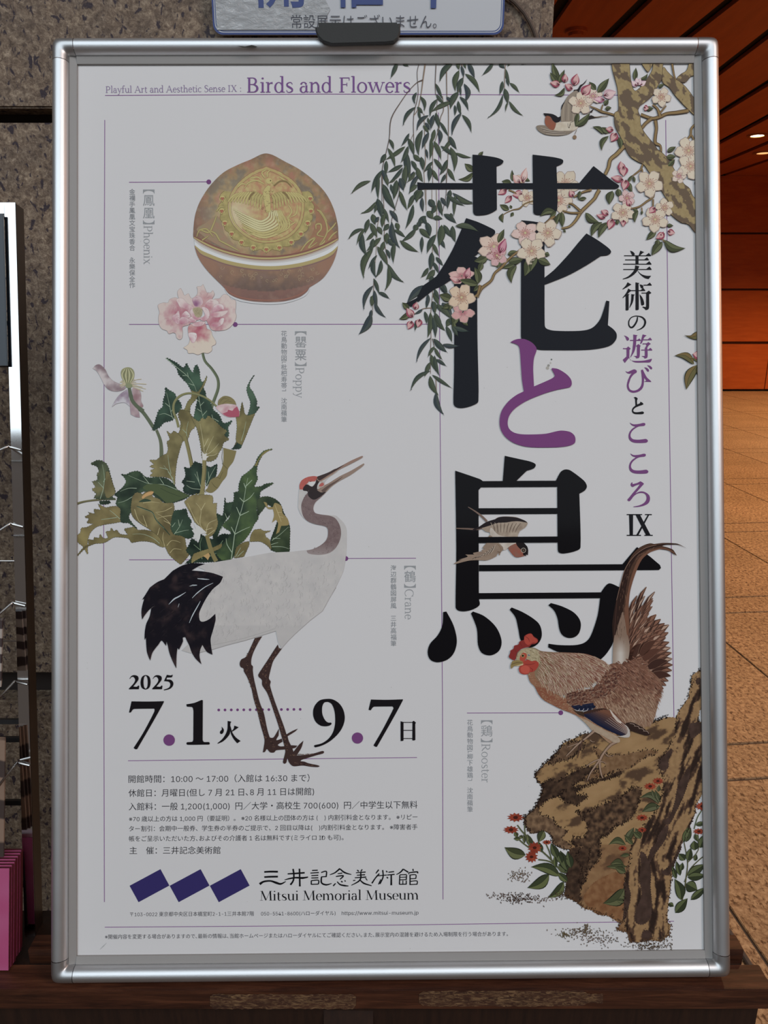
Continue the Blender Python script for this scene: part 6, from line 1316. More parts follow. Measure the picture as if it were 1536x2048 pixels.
t.poly(Z3('340,850! 420,855 480,865 530,890 560,910 600,890! 590,960 540,990 490,980 450,920 400,890 370,890'), '1d181c')
t.fill(Z3('375,900 410,890 450,910 480,960 530,1000! 510,1070 480,1100 420,1075 380,1030 362,970'), lambda x, y: hmix('8f4a30', '7a5040', nz(x, y, 0.1)), 2)
t.stroke(Z3, '780,975,6 740,990,6 720,1070,7', '3a2f28'); t.stroke(Z3, '700,1000,5 710,1070,6 740,1010,5', '3a2f28'); t.stroke(Z3, '830,1095,7 800,1160,7', '6a5848'); t.disc(*bz(Z3, 800, 1200), 4.0, '7d654c', 12)
t.build()
t = Pic('swallow_print', 10, '2a2224', 'printed swallow flying across the lower title character')
E_ = Ee
t.stroke(E_, '435,515,6 500,555,12 560,600,18 605,645,20', '6e5a50'); t.stroke(E_, '325,708,8 430,712,14 520,715,16 600,690,16', '6b584e')
t.fill(E_('540,690! 600,650 680,625! 700,610 760,600 860,605 920,625 960,645 972,665 950,700 900,735 880,790! 860,785 700,785 660,770 630,745 590,735'), lambda x, y: hmix('7b6a5c', 'a89a8a', nz(x, y, 0.08)), 2.5)
t.poly(E_('540,690! 600,650 680,625! 720,605 790,602 880,612 950,640 972,658! 900,645 840,645 780,655 700,660 640,680 560,705 470,735! 480,715'), '1f181b')
for k in range(16): t.stroke(E_, '%g,%g,4 %g,%g,6 %g,%g,3' % (640+k*18, 655+(k % 2)*6, 655+k*15, 700, 665+k*13, 745), '5a4b42' if k % 2 else '9b8c7c')
t.fill(E_('640,700 700,760 760,780 850,790! 880,785! 870,850 800,880 760,905 720,860 640,785'), lambda x, y: hmix('bdb6ae', 'a2968a', nz(x, y, 0.08)), 2.5)
t.fill(E_('600,840! 630,770 700,830 750,880 745,910 700,940 690,960! 640,985 590,998 520,995 440,1000 340,1025! 305,1027 380,985! 350,990 430,965 410,945! 490,945! 480,930 560,915! 555,905 590,890! 565,885'), lambda x, y: hmix('7a6759', '8f7c6b', nz(x, y, 0.08)), 2.5)
for k in range(14): t.stroke(E_, '%g,%g,5 %g,%g,7 %g,%g,3' % (680-k*10, 860+k*8, 660-k*12, 905+k*5, 640-k*13, 935+k*4), '4a3c36' if k % 2 else 'a39484')
t.fill(E_('800,880 870,845 900,880 935,910 950,950 900,968 860,965 820,925'), lambda x, y: hmix('8e4736', '7a5a4e', nz(x, y, 0.1)), 2)
t.poly(E_('865,785! 890,785 930,830 970,875 978,910! 975,950! 955,945 960,960! 930,945 935,915 900,890 870,850'), '1c1618')
t.disc(*bz(E_, 935, 906), 5.0, 'a39a8c', 16); t.disc(*bz(E_, 935, 906), 4.0, '1c1618', 16); t.disc(*bz(E_, 935, 906), 2.2, '5a4a3c', 12)
t.stroke(E_, '700,850,8 730,890,9 715,950,9', '7d6752'); t.stroke(E_, '700,920,6 730,925,6', '5d4a3c')
t.build()
t = Pic('title_character', 12, '0c0a0e', 'crossing stroke of the lower title character in front of the swallow')
t.poly(Ee('531,786! 1242,781! 1242,835! 531,840!', n=1)); t.build()
# ------------------------------------------------------------------ small lettering
def glyph_tris(s, size=1.0, offset=0.0, thin=0.0, sans=False):
    v, f = text_mesh(s, 1.0, offset=offset, res=3, sans=sans)
    if thin:                                         # thin the level strokes, the way a Ming typeface does
        cnt = {}
        for p in f:
            for i in range(len(p)):
                a, b = p[i], p[(i+1) % len(p)]; cnt[(a, b)] = 1
        nrm = {}
        for (a, b) in cnt:
            if (b, a) not in cnt:
                dx, dy = v[b][0]-v[a][0], v[b][1]-v[a][1]; l = math.hypot(dx, dy) or 1
                for i in (a, b): n = nrm.setdefault(i, [0, 0]); n[0] += dy/l; n[1] += -dx/l
        v = list(v)
        for i, (nx, ny) in nrm.items():
            l = math.hypot(nx, ny) or 1; v[i] = (v[i][0], v[i][1]-thin*ny/l, 0)
    return v, f
_END = {}
def set_line(s, sans):
    """set a line in short runs: Latin runs in the sans serif face, Japanese runs in Blender's own fallback face"""
    for k, m in ((True, 'H'), (False, '国')):
        if k not in _END: _END[k] = (m, max(p[0] for p in text_mesh(m, 1.0, sans=k)[0]))
    runs = []
    for ch in s:
        lat = bool(sans) and ord(ch) < 128
        if runs and runs[-1][0] == lat and len(runs[-1][1]) < 5: runs[-1][1] += ch
        else: runs.append([lat, ch])
    pts = []; fs = []; x = 0.0
    for lat, r in runs:
        m, e = _END[lat]
        v, f = text_mesh(r+m, 1.0, res=3, sans=lat); adv = max(p[0] for p in v)-e
        idx = {}
        for face in f:
            if sum(v[j][0] for j in face)/len(face) > adv+0.02: continue
            for j in face:
                if j not in idx: idx[j] = len(pts); pts.append((x+v[j][0], v[j][1]))
            fs.append(tuple(idx[j] for j in face))
        x += adv
    return pts, fs
def line_text(pic, s, x0, x1, y0, y1, size, color):
    """a line of text from (x0,y0) to (x1,y1) on its baseline, glyphs of the given em size in pixels"""
    pts, fs = set_line(s, bool(SANS))
    a = min(p[0] for p in pts); b = max(p[0] for p in pts); k = (x1-x0)/(b-a)
    pic.tris([(x0+(p[0]-a)*k, y0+(y1-y0)*((p[0]-a)*k)/(x1-x0)-p[1]*size) for p in pts], fs, color)
def vert_text(pic, s, xc, y0, pitch, size, color, thin=0.0, offset=0.0, spec=None):
    y = y0
    for ch in s:
        adv = pitch
        if ch in ' 　': y += pitch*(0.5 if ch == ' ' else 1); continue
        v, f = glyph_tris(ch, offset=offset, thin=thin)
        xs = [p[0] for p in v]; ys = [p[1] for p in v]; mx = (min(xs)+max(xs))/2
        if ch in '【】「」（）ー':
            my = (min(ys)+max(ys))/2
            hgt = (max(xs)-min(xs))*size; wid = (max(ys)-min(ys))*size
            adv = hgt+pitch*0.12 if ch in '「」【】' else pitch
            yc = y+hgt/2+pitch*0.04
            pts = [(xc-(p[1]-my)*size, yc+(p[0]-mx)*size) for p in v]
        else:
            pts = [(xc+(p[0]-mx)*size, y+size*0.86-p[1]*size) for p in v]
        pic.tris(pts, f, color); y += adv
    return y
INK = '35343a'
t = Pic('opening_hours_lettering', 1, INK, 'small black Japanese lines on opening hours, closing days and admission')
line_text(t, '開館時間：10:00 ～ 17:00（入館は 16:30 まで）', 257, 619, 1564.5, 1562, 16.6, INK)
line_text(t, '休館日：月曜日(但し 7 月 21 日､8 月 11 日は開館)', 257, 628, 1592.5, 1589, 16.6, INK)
line_text(t, '入館料：一般 1,200(1,000)  円／大学・高校生 700(600)  円／中学生以下無料', 257.5, 835, 1619.5, 1615.5, 16.6, INK)
line_text(t, '※70 歳以上の方は 1,000 円（要証明）。 ※20 名様以上の団体の方は (    ) 内割引料金となります。 ※リピー', 258, 835, 1642.5, 1638.5, 12.2, INK)
line_text(t, 'ター割引：会期中一般券、学生券の半券のご提示で、2 回目以降は(    )内割引料金となります。 ※障害者手', 258, 835, 1662, 1658.5, 12.2, INK)
line_text(t, '帳をご呈示いただいた方､およびその介護者 1 名は無料です(ミライロ ID も可)。', 258, 687, 1682, 1679.5, 12.2, INK)
line_text(t, '主', 259, 274, 1707, 1707, 16.2, INK); line_text(t, '催：三井記念美術館', 292, 441, 1707, 1706.5, 16.2, INK)
line_text(t, '〒103-0022 東京都中央区日本橋室町2-1-1三井本館7階', 260, 508, 1832.5, 1831, 10.2, '4a494f'); line_text(t, '050-5541-8600(ハローダイヤル)', 522, 671, 1831, 1830, 10.2, '4a494f'); line_text(t, 'https://www.mitsui-museum.jp', 683.5, 837, 1830, 1829, 10.6, '4a494f')
line_text(t, '※開催内容を変更する場合がありますので､最新の情報は､当館ホームページまたはハローダイヤルにてご確認ください｡また､展示室内の混雑を避けるため入場制限を行う場合があります。', 210, 1016, 1877.5, 1871.5, 10.2, '4a494f')
t.build()['kind'] = 'stuff'
if SANS: D.fonts.remove(SANS); SANS = None

t = Pic('caption_lettering', 1, GREY, 'grey vertical captions naming the phoenix, poppy, crane and rooster pictures')
CG = '85898e'
# ---- Latin letters with serifs, drawn as pen strokes on a unit em (baseline 0, x-height .45, capitals .68)
th, hn = 0.085, 0.034
def Sf(x, y, w=0.2): return [(x-w/2, y, hn), (x+w/2, y, hn)]
def arc(cx, cy, rx, ry, a0, a1, w0=hn, w1=th, n=14):
    o = []
    for i in range(n+1):
        a = math.radians(a0+(a1-a0)*i/n); c = abs(math.cos(a)); o.append((cx+rx*math.cos(a), cy+ry*math.sin(a), w0+(w1-w0)*c**1.4))
    return o
def st(x, y0, y1, w=th): return [(x, y0, w), (x, y1, w)]
X_ = 0.45; CP = 0.66; AS = 0.72
GL = {
 'a': (0.43, [arc(0.19, 0.30, 0.12, 0.15, 160, 20), st(0.31, 0.32, 0.06), [(0.31, 0.07, th), (0.34, 0.012, 0.05), (0.41, 0.03, hn)], arc(0.18, 0.13, 0.12, 0.135, 60, 330)]),
 'b': (0.50, [st(0.11, 0, AS), arc(0.25, 0.22, 0.17, 0.225, 165, -165), Sf(0.07, AS-.01, .12)]),
 'c': (0.42, [arc(0.23, 0.22, 0.17, 0.225, 45, 318)]),
 'd': (0.50, [st(0.37, 0, AS), arc(0.22, 0.22, 0.16, 0.225, 15, 345), Sf(0.33, AS-.01, .12), Sf(.42, .015, .12)]),
 'e': (0.42, [arc(0.22, 0.22, 0.16, 0.225, 0, 318), [(0.07, 0.245, hn), (0.38, 0.245, hn)]]),
 'f': (0.30, [st(0.12, 0, 0.58), [(0.12, 0.56, th), (0.15, 0.68, 0.06), (0.22, 0.715, 0.05), (0.30, 0.68, 0.07)], [(0.02, X_-.015, hn), (0.26, X_-.015, hn)], Sf(0.12, .015)]),
 'h': (0.52, [st(0.11, 0, AS), st(0.40, 0, 0.30), [(0.13, 0.34, hn), (0.22, 0.42, 0.05), (0.32, 0.43, 0.07), (0.40, 0.30, th)], Sf(0.11, .015), Sf(0.40, .015), Sf(0.07, AS-.01, .12)]),
 'i': (0.25, [st(0.12, 0, X_), Sf(0.12, .015), Sf(0.08, X_-.01, .12), [(0.12, 0.585, 0.0), (0.12, 0.60, 0.09), (0.12, 0.65, 0.09), (0.12, 0.665, 0.0)]]),
 'l': (0.25, [st(0.12, 0, AS), Sf(0.12, .015), Sf(0.08, AS-.01, .12)]),
 'm': (0.79, [st(0.11, 0, X_), st(0.39, 0, 0.30), st(0.67, 0, 0.30), [(0.13, 0.34, hn), (0.22, 0.42, 0.05), (0.31, 0.43, 0.07), (0.39, 0.30, th)], [(0.41, 0.34, hn), (0.50, 0.42, 0.05), (0.59, 0.43, 0.07), (0.67, 0.30, th)], Sf(0.11, .015, .18), Sf(0.39, .015, .18), Sf(0.67, .015, .18), Sf(0.07, X_-.01, .12)]),
 'n': (0.52, [st(0.11, 0, X_), st(0.40, 0, 0.30), [(0.13, 0.34, hn), (0.22, 0.42, 0.05), (0.32, 0.43, 0.07), (0.40, 0.30, th)], Sf(0.11, .015), Sf(0.40, .015), Sf(0.07, X_-.01, .12)]),
 'o': (0.48, [arc(0.24, 0.22, 0.18, 0.225, 0, 360)]),
 'p': (0.50, [st(0.11, -0.22, X_), arc(0.26, 0.22, 0.17, 0.225, 165, -165), Sf(0.11, -.21), Sf(0.07, X_-.01, .12)]),
 'r': (0.35, [st(0.11, 0, X_), [(0.13, 0.33, hn), (0.20, 0.42, 0.05), (0.30, 0.42, 0.09)], Sf(0.11, .015), Sf(0.07, X_-.01, .12)]),
 's': (0.36, [[(0.30, 0.36, hn), (0.26, 0.43, hn), (0.17, 0.44, 0.04), (0.08, 0.38, 0.07), (0.09, 0.29, 0.08), (0.20, 0.22, 0.09), (0.29, 0.15, 0.08), (0.29, 0.06, 0.07), (0.19, 0.005, 0.04), (0.09, 0.02, hn), (0.055, 0.10, hn)]]),
 't': (0.31, [st(0.12, 0.08, 0.56), [(0.12, 0.10, th), (0.15, 0.02, 0.06), (0.22, 0.0, 0.04), (0.29, 0.04, hn)], [(0.03, X_-.015, hn), (0.27, X_-.015, hn)]]),
 'u': (0.52, [st(0.11, 0.14, X_), st(0.40, 0, X_), [(0.11, 0.16, th), (0.16, 0.04, 0.06), (0.26, 0.015, 0.045), (0.38, 0.10, hn)], Sf(0.07, X_-.01, .12), Sf(0.36, X_-.01, .12), Sf(0.45, .015, .10)]),
 'w': (0.74, [[(0.08, X_, th), (0.23, 0.0, 0.07)], [(0.23, 0.0, hn), (0.37, X_, hn)], [(0.36, X_, th), (0.51, 0.0, 0.07)], [(0.51, 0.0, hn), (0.66, X_, hn)], Sf(0.08, X_-.01, .16), Sf(0.36, X_-.01, .16), Sf(0.67, X_-.01, .14)]),
 'x': (0.50, [[(0.09, X_, th), (0.40, 0, th)], [(0.38, X_, hn), (0.10, 0, hn)], Sf(0.09, X_-.01, .16), Sf(0.39, X_-.01, .14), Sf(0.10, .015, .14), Sf(0.41, .015, .16)]),
 'y': (0.47, [[(0.08, X_, th), (0.25, 0.02, 0.07)], [(0.40, X_, hn), (0.24, 0.0, hn), (0.16, -0.18, 0.05), (0.06, -0.19, 0.06)], Sf(0.08, X_-.01, .16), Sf(0.40, X_-.01, .13)]),
 'A': (0.68, [[(0.33, CP+.02, hn), (0.08, 0, hn)], [(0.33, CP+.02, 0.06), (0.59, 0, 0.10)], [(0.18, 0.24, hn), (0.47, 0.24, hn)], Sf(0.08, .015, .17), Sf(0.59, .015, .19)]),
 'B': (0.60, [st(0.14, 0, CP, 0.09), [(0.05, CP-.015, hn), (0.30, CP-.015, 0.04)], arc(0.28, 0.50, 0.15, 0.145, 90, -90), [(0.14, 0.355, hn), (0.32, 0.355, hn)], arc(0.30, 0.18, 0.19, 0.165, 90, -90, hn, 0.10), [(0.05, .015, hn), (0.32, .015, 0.04)]]),
 'C': (0.66, [arc(0.36, 0.33, 0.29, 0.335, 42, 318, hn, 0.09), [(0.585, 0.66, hn), (0.585, 0.47, 0.02)]]),
 'F': (0.54, [st(0.15, 0, CP, 0.09), [(0.05, CP-.015, hn), (0.47, CP-.015, 0.04)], [(0.47, CP, hn), (0.47, 0.53, hn)], [(0.15, 0.35, hn), (0.36, 0.35, hn)], [(0.37, 0.43, hn), (0.37, 0.27, hn)], Sf(0.15, .015, .22)]),
 'I': (0.32, [st(0.16, 0, CP, 0.09), Sf(0.16, .015, .24), Sf(0.16, CP-.015, .24)]),
 'M': (0.84, [[(0.14, CP, hn), (0.11, 0, hn)], [(0.14, CP, 0.09), (0.40, 0.02, 0.08)], [(0.40, 0.02, hn), (0.68, CP, hn)], [(0.68, CP, 0.09), (0.71, 0, 0.09)], Sf(0.11, .015, .2), Sf(0.72, .015, .22), Sf(0.10, CP-.015, .14), Sf(0.73, CP-.015, .14)]),
 'P': (0.56, [st(0.15, 0, CP, 0.09), [(0.05, CP-.015, hn), (0.30, CP-.015, 0.04)], arc(0.29, 0.47, 0.18, 0.175, 90, -90, hn, 0.09), [(0.15, 0.295, hn), (0.30, 0.295, hn)], Sf(0.15, .015, .22)]),
 'R': (0.62, [st(0.15, 0, CP, 0.09), [(0.05, CP-.015, hn), (0.30, CP-.015, 0.04)], arc(0.28, 0.485, 0.17, 0.16, 90, -90, hn, 0.09), [(0.15, 0.325, hn), (0.30, 0.325, hn)], [(0.28, 0.325, 0.08), (0.46, 0.10, 0.09), (0.60, 0.01, 0.05)], Sf(0.15, .015, .22)]),
 'S': (0.48, [[(0.40, 0.52, hn), (0.35, 0.64, hn), (0.23, 0.67, 0.04), (0.11, 0.60, 0.08), (0.10, 0.47, 0.09), (0.24, 0.36, 0.10), (0.38, 0.26, 0.10), (0.39, 0.11, 0.08), (0.25, 0.0, 0.04), (0.11, 0.02, hn), (0.07, 0.15, hn)]]),
 'X': (0.66, [[(0.13, CP, 0.10), (0.54, 0, 0.10)], [(0.50, CP, hn), (0.12, 0, hn)], Sf(0.13, CP-.015, .2), Sf(0.51, CP-.015, .17), Sf(0.12, .015, .17), Sf(0.55, .015, .2)]),
 ':': (0.26, [[(0.12, -0.01, 0), (0.12, 0.01, .09), (0.12, 0.06, .09), (0.12, 0.08, 0)], [(0.12, 0.32, 0), (0.12, 0.34, .09), (0.12, 0.39, .09), (0.12, 0.41, 0)]]), ' ': (0.24, [])}
def serif(pic, s, P0, P1, size, color, heavy=1.0, light=1.0):
    """lay a word from P0 to P1 (pixels, along its baseline); size = em in pixels"""
    W = sum(GL[c][0] for c in s); dx, dy = P1[0]-P0[0], P1[1]-P0[1]; L = math.hypot(dx, dy); ux, uy = dx/L, dy/L; k = L/W; x = 0
    for c in s:
        w, rib = GL[c]
        for r in rib:
            pts = [(P0[0]+ux*(x+p[0])*k+uy*p[1]*size, P0[1]+uy*(x+p[0])*k-ux*p[1]*size, (p[2]*heavy if p[2] > 0.05 else p[2]*light)*size) for p in r]
            if len(pts) > 3 and len(pts) < 12: q = smooth([(a, b) for a, b, _ in pts], None, False, 4); ws = [pts[i][2]+(pts[i+1][2]-pts[i][2])*j/4 for i in range(len(pts)-1) for j in range(4)]+[pts[-1][2]]; pts = [(a[0], a[1], b) for a, b in zip(q, ws)]
            pic.ribbon(pts, color)
        x += w
def bracket(pic, xc, y, w, h, up_, color):            # heavy lenticular bracket turned for vertical setting
    pts = [(xc-w/2, y+(0 if up_ else h)), (xc+w/2, y+(0 if up_ else h)), (xc+w/2, y+(h if up_ else 0))]
    for i in range(11):
        a = math.pi*i/10; pts.append((xc+w/2*0.93*math.cos(a), y+(h-(h*0.72)*math.sin(a) if up_ else (h*0.72)*math.sin(a))))
    pts.append((xc-w/2, y+(h if up_ else 0)))
    pic.poly(pts, color)
def caption(kan, lat, xc, y0, latend, yb2, title2, x2, y2, pitch2, kp_=25.4):
    bracket(t, xc, y0, 23, 8, True, CG); y = y0+9.5
    for ch in kan: vert_text(t, ch, xc, y, kp_, 24.5, CG); y += kp_
    bracket(t, xc, y+1, 23, 8, False, CG)
    serif(t, lat, (xc-10.0, y+11), (xc-10.0, latend), 25.5, CG, 0.8, 0.8)
    vert_text(t, title2, x2, y2, pitch2, 12.4, '7b7f85', offset=0.002)
caption('鳳凰', 'Phoenix', 297.5, 379, 529, 0, '金襴手鳳凰文宝珠香合　永樂保全作', 264.3, 377.5, 12.45)
caption('罌粟', 'Poppy', 601.5, 662.5, 796, 0, '花鳥動物図「枇杷寿帯」　沈南蘋筆', 568, 661, 12.35)
caption('鶴', 'Crane', 820, 1131.5, 1239, 0, '海辺群鶴図屏風　三井高福筆', 787, 1130, 12.55)
caption('鶏', 'Rooster', 973.5, 1440.5, 1566, 0, '花鳥動物図「柳下雄鶏」　沈南蘋筆', 940, 1439, 12.5)
t.build()['kind'] = 'stuff'

t = Pic('heading_lettering', 2, '6f4a80', 'purple serif heading Birds and Flowers')
serif(t, 'Playful Art and Aesthetic Sense IX :', (210.5, 185.5), (484, 183), 19.5, '7d6a92', 0.8, 0.9)
serif(t, 'Birds and Flowers', (492, 184.8), (822, 184.6), 45, '6b4580', 1.0, 0.95)
t.build()

# ------------------------------------------------------------------ vertical subtitle, traced brush and Ming strokes
N1 = T(1230, 480, 6.826); N2 = T(1230, 770, 6.4)
t = Pic('subtitle_lettering', 2, '121116', 'vertical subtitle in black and purple beside the title')
def hz(tr, x0, x1, y, tri=0, h=12, c=None):           # level stroke with the triangular stop
    t.stroke(tr, '%g,%g,%g %g,%g,%g' % (x0, y, h, x1, y, h), c)
    if tri: P_ = [bz(tr, x1-tri*1.25, y-h/2+1), bz(tr, x1-tri*0.45, y-tri*0.72), bz(tr, x1+4, y-h/2+4), bz(tr, x1+2, y+h/2), bz(tr, x1-tri, y+h/2)]; t.poly(P_, c)
K_ = '121116'
# first character
t.poly(N1('205,145! 245,160 270,190 262,208 240,212 225,190'), K_); t.poly(N1('345,145! 400,165! 378,178 345,210! 325,208!'), K_)
hz(N1, 124, 488, 215, 56); hz(N1, 138, 460, 271, 50); hz(N1, 112, 495, 330, 58); hz(N1, 112, 497, 402, 58)
t.poly(N1('280,212! 322,212! 322,330! 280,330!', n=1), K_); t.poly(N1('275,345! 332,358! 325,375 300,430 250,480 180,520 108,538! 105,530! 180,495 240,440 270,390'), K_)
t.poly(N1('305,405! 330,440 370,470 430,487 495,488! 460,533! 410,520 360,485 320,440'), K_)
# second character
t.poly(N1('172,577! 225,607! 195,625 155,650 105,676! 102,668! 145,625'), K_); t.poly(N1('180,662! 230,690! 200,710! 150,760 105,795! 102,788! 140,740 165,700'), K_)
t.poly(N1('145,735! 198,740! 186,755! 186,950 165,962 145,958!'), K_); hz(N1, 195, 410, 690, 50)
t.poly(N1('280,577! 335,588! 322,600! 325,945 305,957 280,955!'), K_); t.poly(N1('222,738! 272,745! 258,760 252,820 235,870 200,928! 197,920! 215,850 222,790'), K_)
t.poly(N1('335,740! 370,780 395,840 398,880 375,893 358,885 350,830'), K_); t.poly(N1('335,605! 375,615 388,640 378,662 358,655 345,630'), K_)
hz(N1, 388, 498, 616, 50); hz(N1, 362, 425, 724, 0)
t.poly(N1('425,718! 462,690! 498,722! 480,735! 466,740! 466,915 455,945 420,958! 400,935 372,915! 380,908! 420,915! 425,900!'), K_)
# small no
t.stroke(N1, '308,1050,14 300,1100,22 275,1150,24 240,1190,24 210,1190,20 190,1160,18 190,1110,16 215,1065,14 265,1040,12 320,1040,14 370,1055,20 405,1090,26 412,1130,28 395,1175,24 355,1210,16 298,1232,6', K_, n=6)
# purple character
t.poly(N1('122,1302! 165,1318 190,1340 190,1362 172,1374 155,1360 145,1330'), PURPLE); t.poly(N1('108,1475! 155,1475 180,1452! 215,1482! 198,1500! 196,1600! 215,1640 280,1650 400,1645 500,1620! 505,1628! 480,1668 400,1672 290,1672 240,1655 190,1610! 135,1678! 105,1635! 158,1590! 158,1490! 110,1488!'), PURPLE)
hz(N1, 205, 350, 1370, 38, 12, PURPLE); t.poly(N1('250,1290! 308,1300! 295,1315! 290,1380 285,1440 265,1520 215,1603! 210,1597! 235,1520 245,1440 250,1380'), PURPLE); t.poly(N1('290,1440! 322,1420! 352,1445! 342,1460 338,1580 325,1610 290,1615! 280,1595 255,1585! 300,1580! 300,1455! 288,1452!'), PURPLE)
t.poly(N1('378,1288! 432,1302! 400,1330 370,1400 348,1422! 345,1415!'), PURPLE); hz(N1, 385, 500, 1362, 44, 12, PURPLE); t.poly(N1('378,1410! 430,1410 455,1392! 490,1418! 460,1440 440,1475! 445,1490! 446,1585 435,1610 405,1618! 395,1600 362,1585! 408,1582! 408,1475! 430,1440! 425,1422! 378,1424!'), PURPLE); hz(N1, 358, 505, 1502, 44, 12, PURPLE)
# bi
t.poly(N1('142,1788! 175,1800 220,1780 265,1765 297,1785 295,1810! 250,1840 215,1890 195,1950 188,1975 192,2010 210,2042 255,2056 305,2042 342,2010 363,1965 368,1900 362,1830 355,1775! 380,1768! 410,1830 440,1880 490,1925 497,1955 470,1960 440,1945 395,1935! 430,1920! 400,1880! 392,1975 375,2025 335,2062 290,2080 240,2084 195,2065 170,2030 162,1985 175,1920 205,1850 230,1815! 200,1825 165,1815'), PURPLE)
t.poly(N1('400,1738! 435,1745 462,1770 462,1795 445,1795 425,1770'), PURPLE); t.poly(N1('440,1708! 480,1718 505,1740 505,1762 488,1762 465,1738'), PURPLE)
# to
t.poly(N2('238,160! 262,153 285,165 290,180 282,195 284,248! 320,232 322,215! 345,222 365,243 350,255 300,272 255,295 235,320 240,340 270,348 330,342 350,338 370,350 362,370 300,374 250,370 222,350 217,320 230,290 262,262! 258,190! 250,168'), K_)
for dy in (0, 394):
    t.poly(N2(' '.join('%g,%g%s' % (float(q.rstrip('!').split(',')[0])+(dy/394)*6, float(q.rstrip('!').split(',')[1])+dy, '!' if q.endswith('!') else '') for q in '190,480! 225,500 270,502 320,495 360,485 385,490 388,510 372,523 310,530 260,555 220,590 200,630 203,665 230,692 290,700 350,695 395,690 418,705 420,722 400,738 320,742 250,738 205,720 180,690 174,645 190,595 225,555 262,532! 225,520 200,500'.split())), PURPLE)
t.poly(N2('222,1243! 225,1268! 280,1255 325,1232! 350,1245 372,1265! 340,1300 300,1345 262,1388! 310,1365 360,1363 410,1385 442,1420 447,1470 425,1515 370,1545 300,1560 238,1563! 237,1555! 310,1540 370,1510 400,1470 402,1425 380,1392 340,1382 285,1392 240,1425 205,1470 185,1487 162,1478 162,1462! 190,1430 230,1380 290,1310 318,1270! 270,1285 225,1305 202,1285 205,1258'), PURPLE)
# Roman nine
for x0, x1, y0 in ((150, 348, 1652), (384, 472, 1652), (150, 333, 1918), (376, 484, 1918)): t.poly(N2('%g,%g! %g,%g! %g,%g! %g,%g!' % (x0, y0, x1, y0, x1, y0+13, x0, y0+13), n=1), K_)
t.poly(N2('180,1660! 232,1660! 230,1920! 188,1920!', n=1), K_); t.poly(N2('262,1660! 320,1660! 455,1920! 396,1920!', n=1), K_); t.poly(N2('420,1660! 440,1660! 300,1922! 272,1922!', n=1), K_)
t.build()

# ------------------------------------------------------------------ dates
D1 = T(240, 1330, 5.12); D2 = T(600, 1370, 6.144)
t = Pic('date_lettering', 4, '151216', 'large black exhibition dates 7.1 to 9.7 with the year 2025')
t.poly(D1('118,372! 300,374 450,370! 445,388 350,560 175,862! 155,862 140,848! 240,690 350,480 352,450 335,447! 150,450 130,458 110,485 92,487!'))
t.disc(*bz(D1, 503, 769), 11.4, PURPLE, 36)
t.poly(D1('680,402! 760,388 835,358 848,362! 846,770! 860,788 912,790 918,810 905,815! 690,817 680,800 690,790! 740,785 750,765! 752,470! 742,435 715,428 685,425'))
t.poly(D1('1102,572! 1140,580! 1130,600 1128,640! 1125,700 1095,745 1050,785 1000,806! 998,800! 1050,755 1085,700 1100,650')); t.poly(D1('1130,620! 1150,690 1185,740 1235,778! 1200,802! 1165,760 1138,710 1128,660')); t.poly(D1('1170,620! 1215,637! 1185,660 1150,682! 1145,675! 1165,650')); t.poly(D1('1040,630! 1062,660 1058,690 1042,707 1025,700 1025,680 1042,660'))
t.build(); t = Pic('date_lettering', 4, '151216', 'large black closing date 9.7')
t.poly(D2('872,178! 1050,182 1266,176! 1262,192 1150,400 945,760! 925,758 903,742! 1020,540 1148,290 1142,268 1130,264! 920,266 895,275 868,312! 842,305!'))
t.disc(*bz(D2, 706, 652), 11.2, PURPLE, 36)
t.poly(D2('345,170 410,180 480,225 530,300 550,390 540,470 505,550 450,620 370,690 280,740 190,766 172,752 180,738! 270,715 350,660 405,580 430,480 430,370 415,290 385,230 345,208! 300,215 275,260 272,340 290,400 320,445 350,462 380,462 387,480 360,500 310,508 250,498 195,455 165,390 162,310 190,240 250,185'))
t.poly(D2('1236,445! 1272,455! 1272,682! 1258,688 1236,688!', n=2)); t.poly(D2('1382,450! 1398,440! 1425,462! 1416,480! 1418,675! 1400,682 1380,680!', n=2))
for y in (460, 557, 657): t.stroke(D2, '1265,%g,9 1385,%g,9' % (y, y))
def two(ox): 
    t.poly(D1('%g,140! %g,112 %g,103 %g,115 %g,145 %g,175 %g,220! %g,222 %g,208! %g,215! %g,248! %g,249! %g,240! %g,185 %g,150 %g,122 %g,125 %g,142' % tuple(v for v in (ox, ox+20, ox+50, ox+85, ox+92, ox+75, ox+38, ox+75, ox+92, ox+100, ox+95, ox-5, ox-5, ox+45, ox+58, ox+40, ox+18, ox+4))))
two(97); two(335)
t.poly(D1('262,103 300,120 313,175 300,230 262,251 222,232 210,178 225,122'), holes=[D1('262,110 278,130 284,178 278,225 262,242 246,225 240,175 246,128')])
t.poly(D1('480,100! 520,106 540,97! 530,125 480,128! 476,148! 520,152 545,180 540,215 510,245 452,260! 447,252! 500,232 515,200 500,172 450,165!'))
t.build()

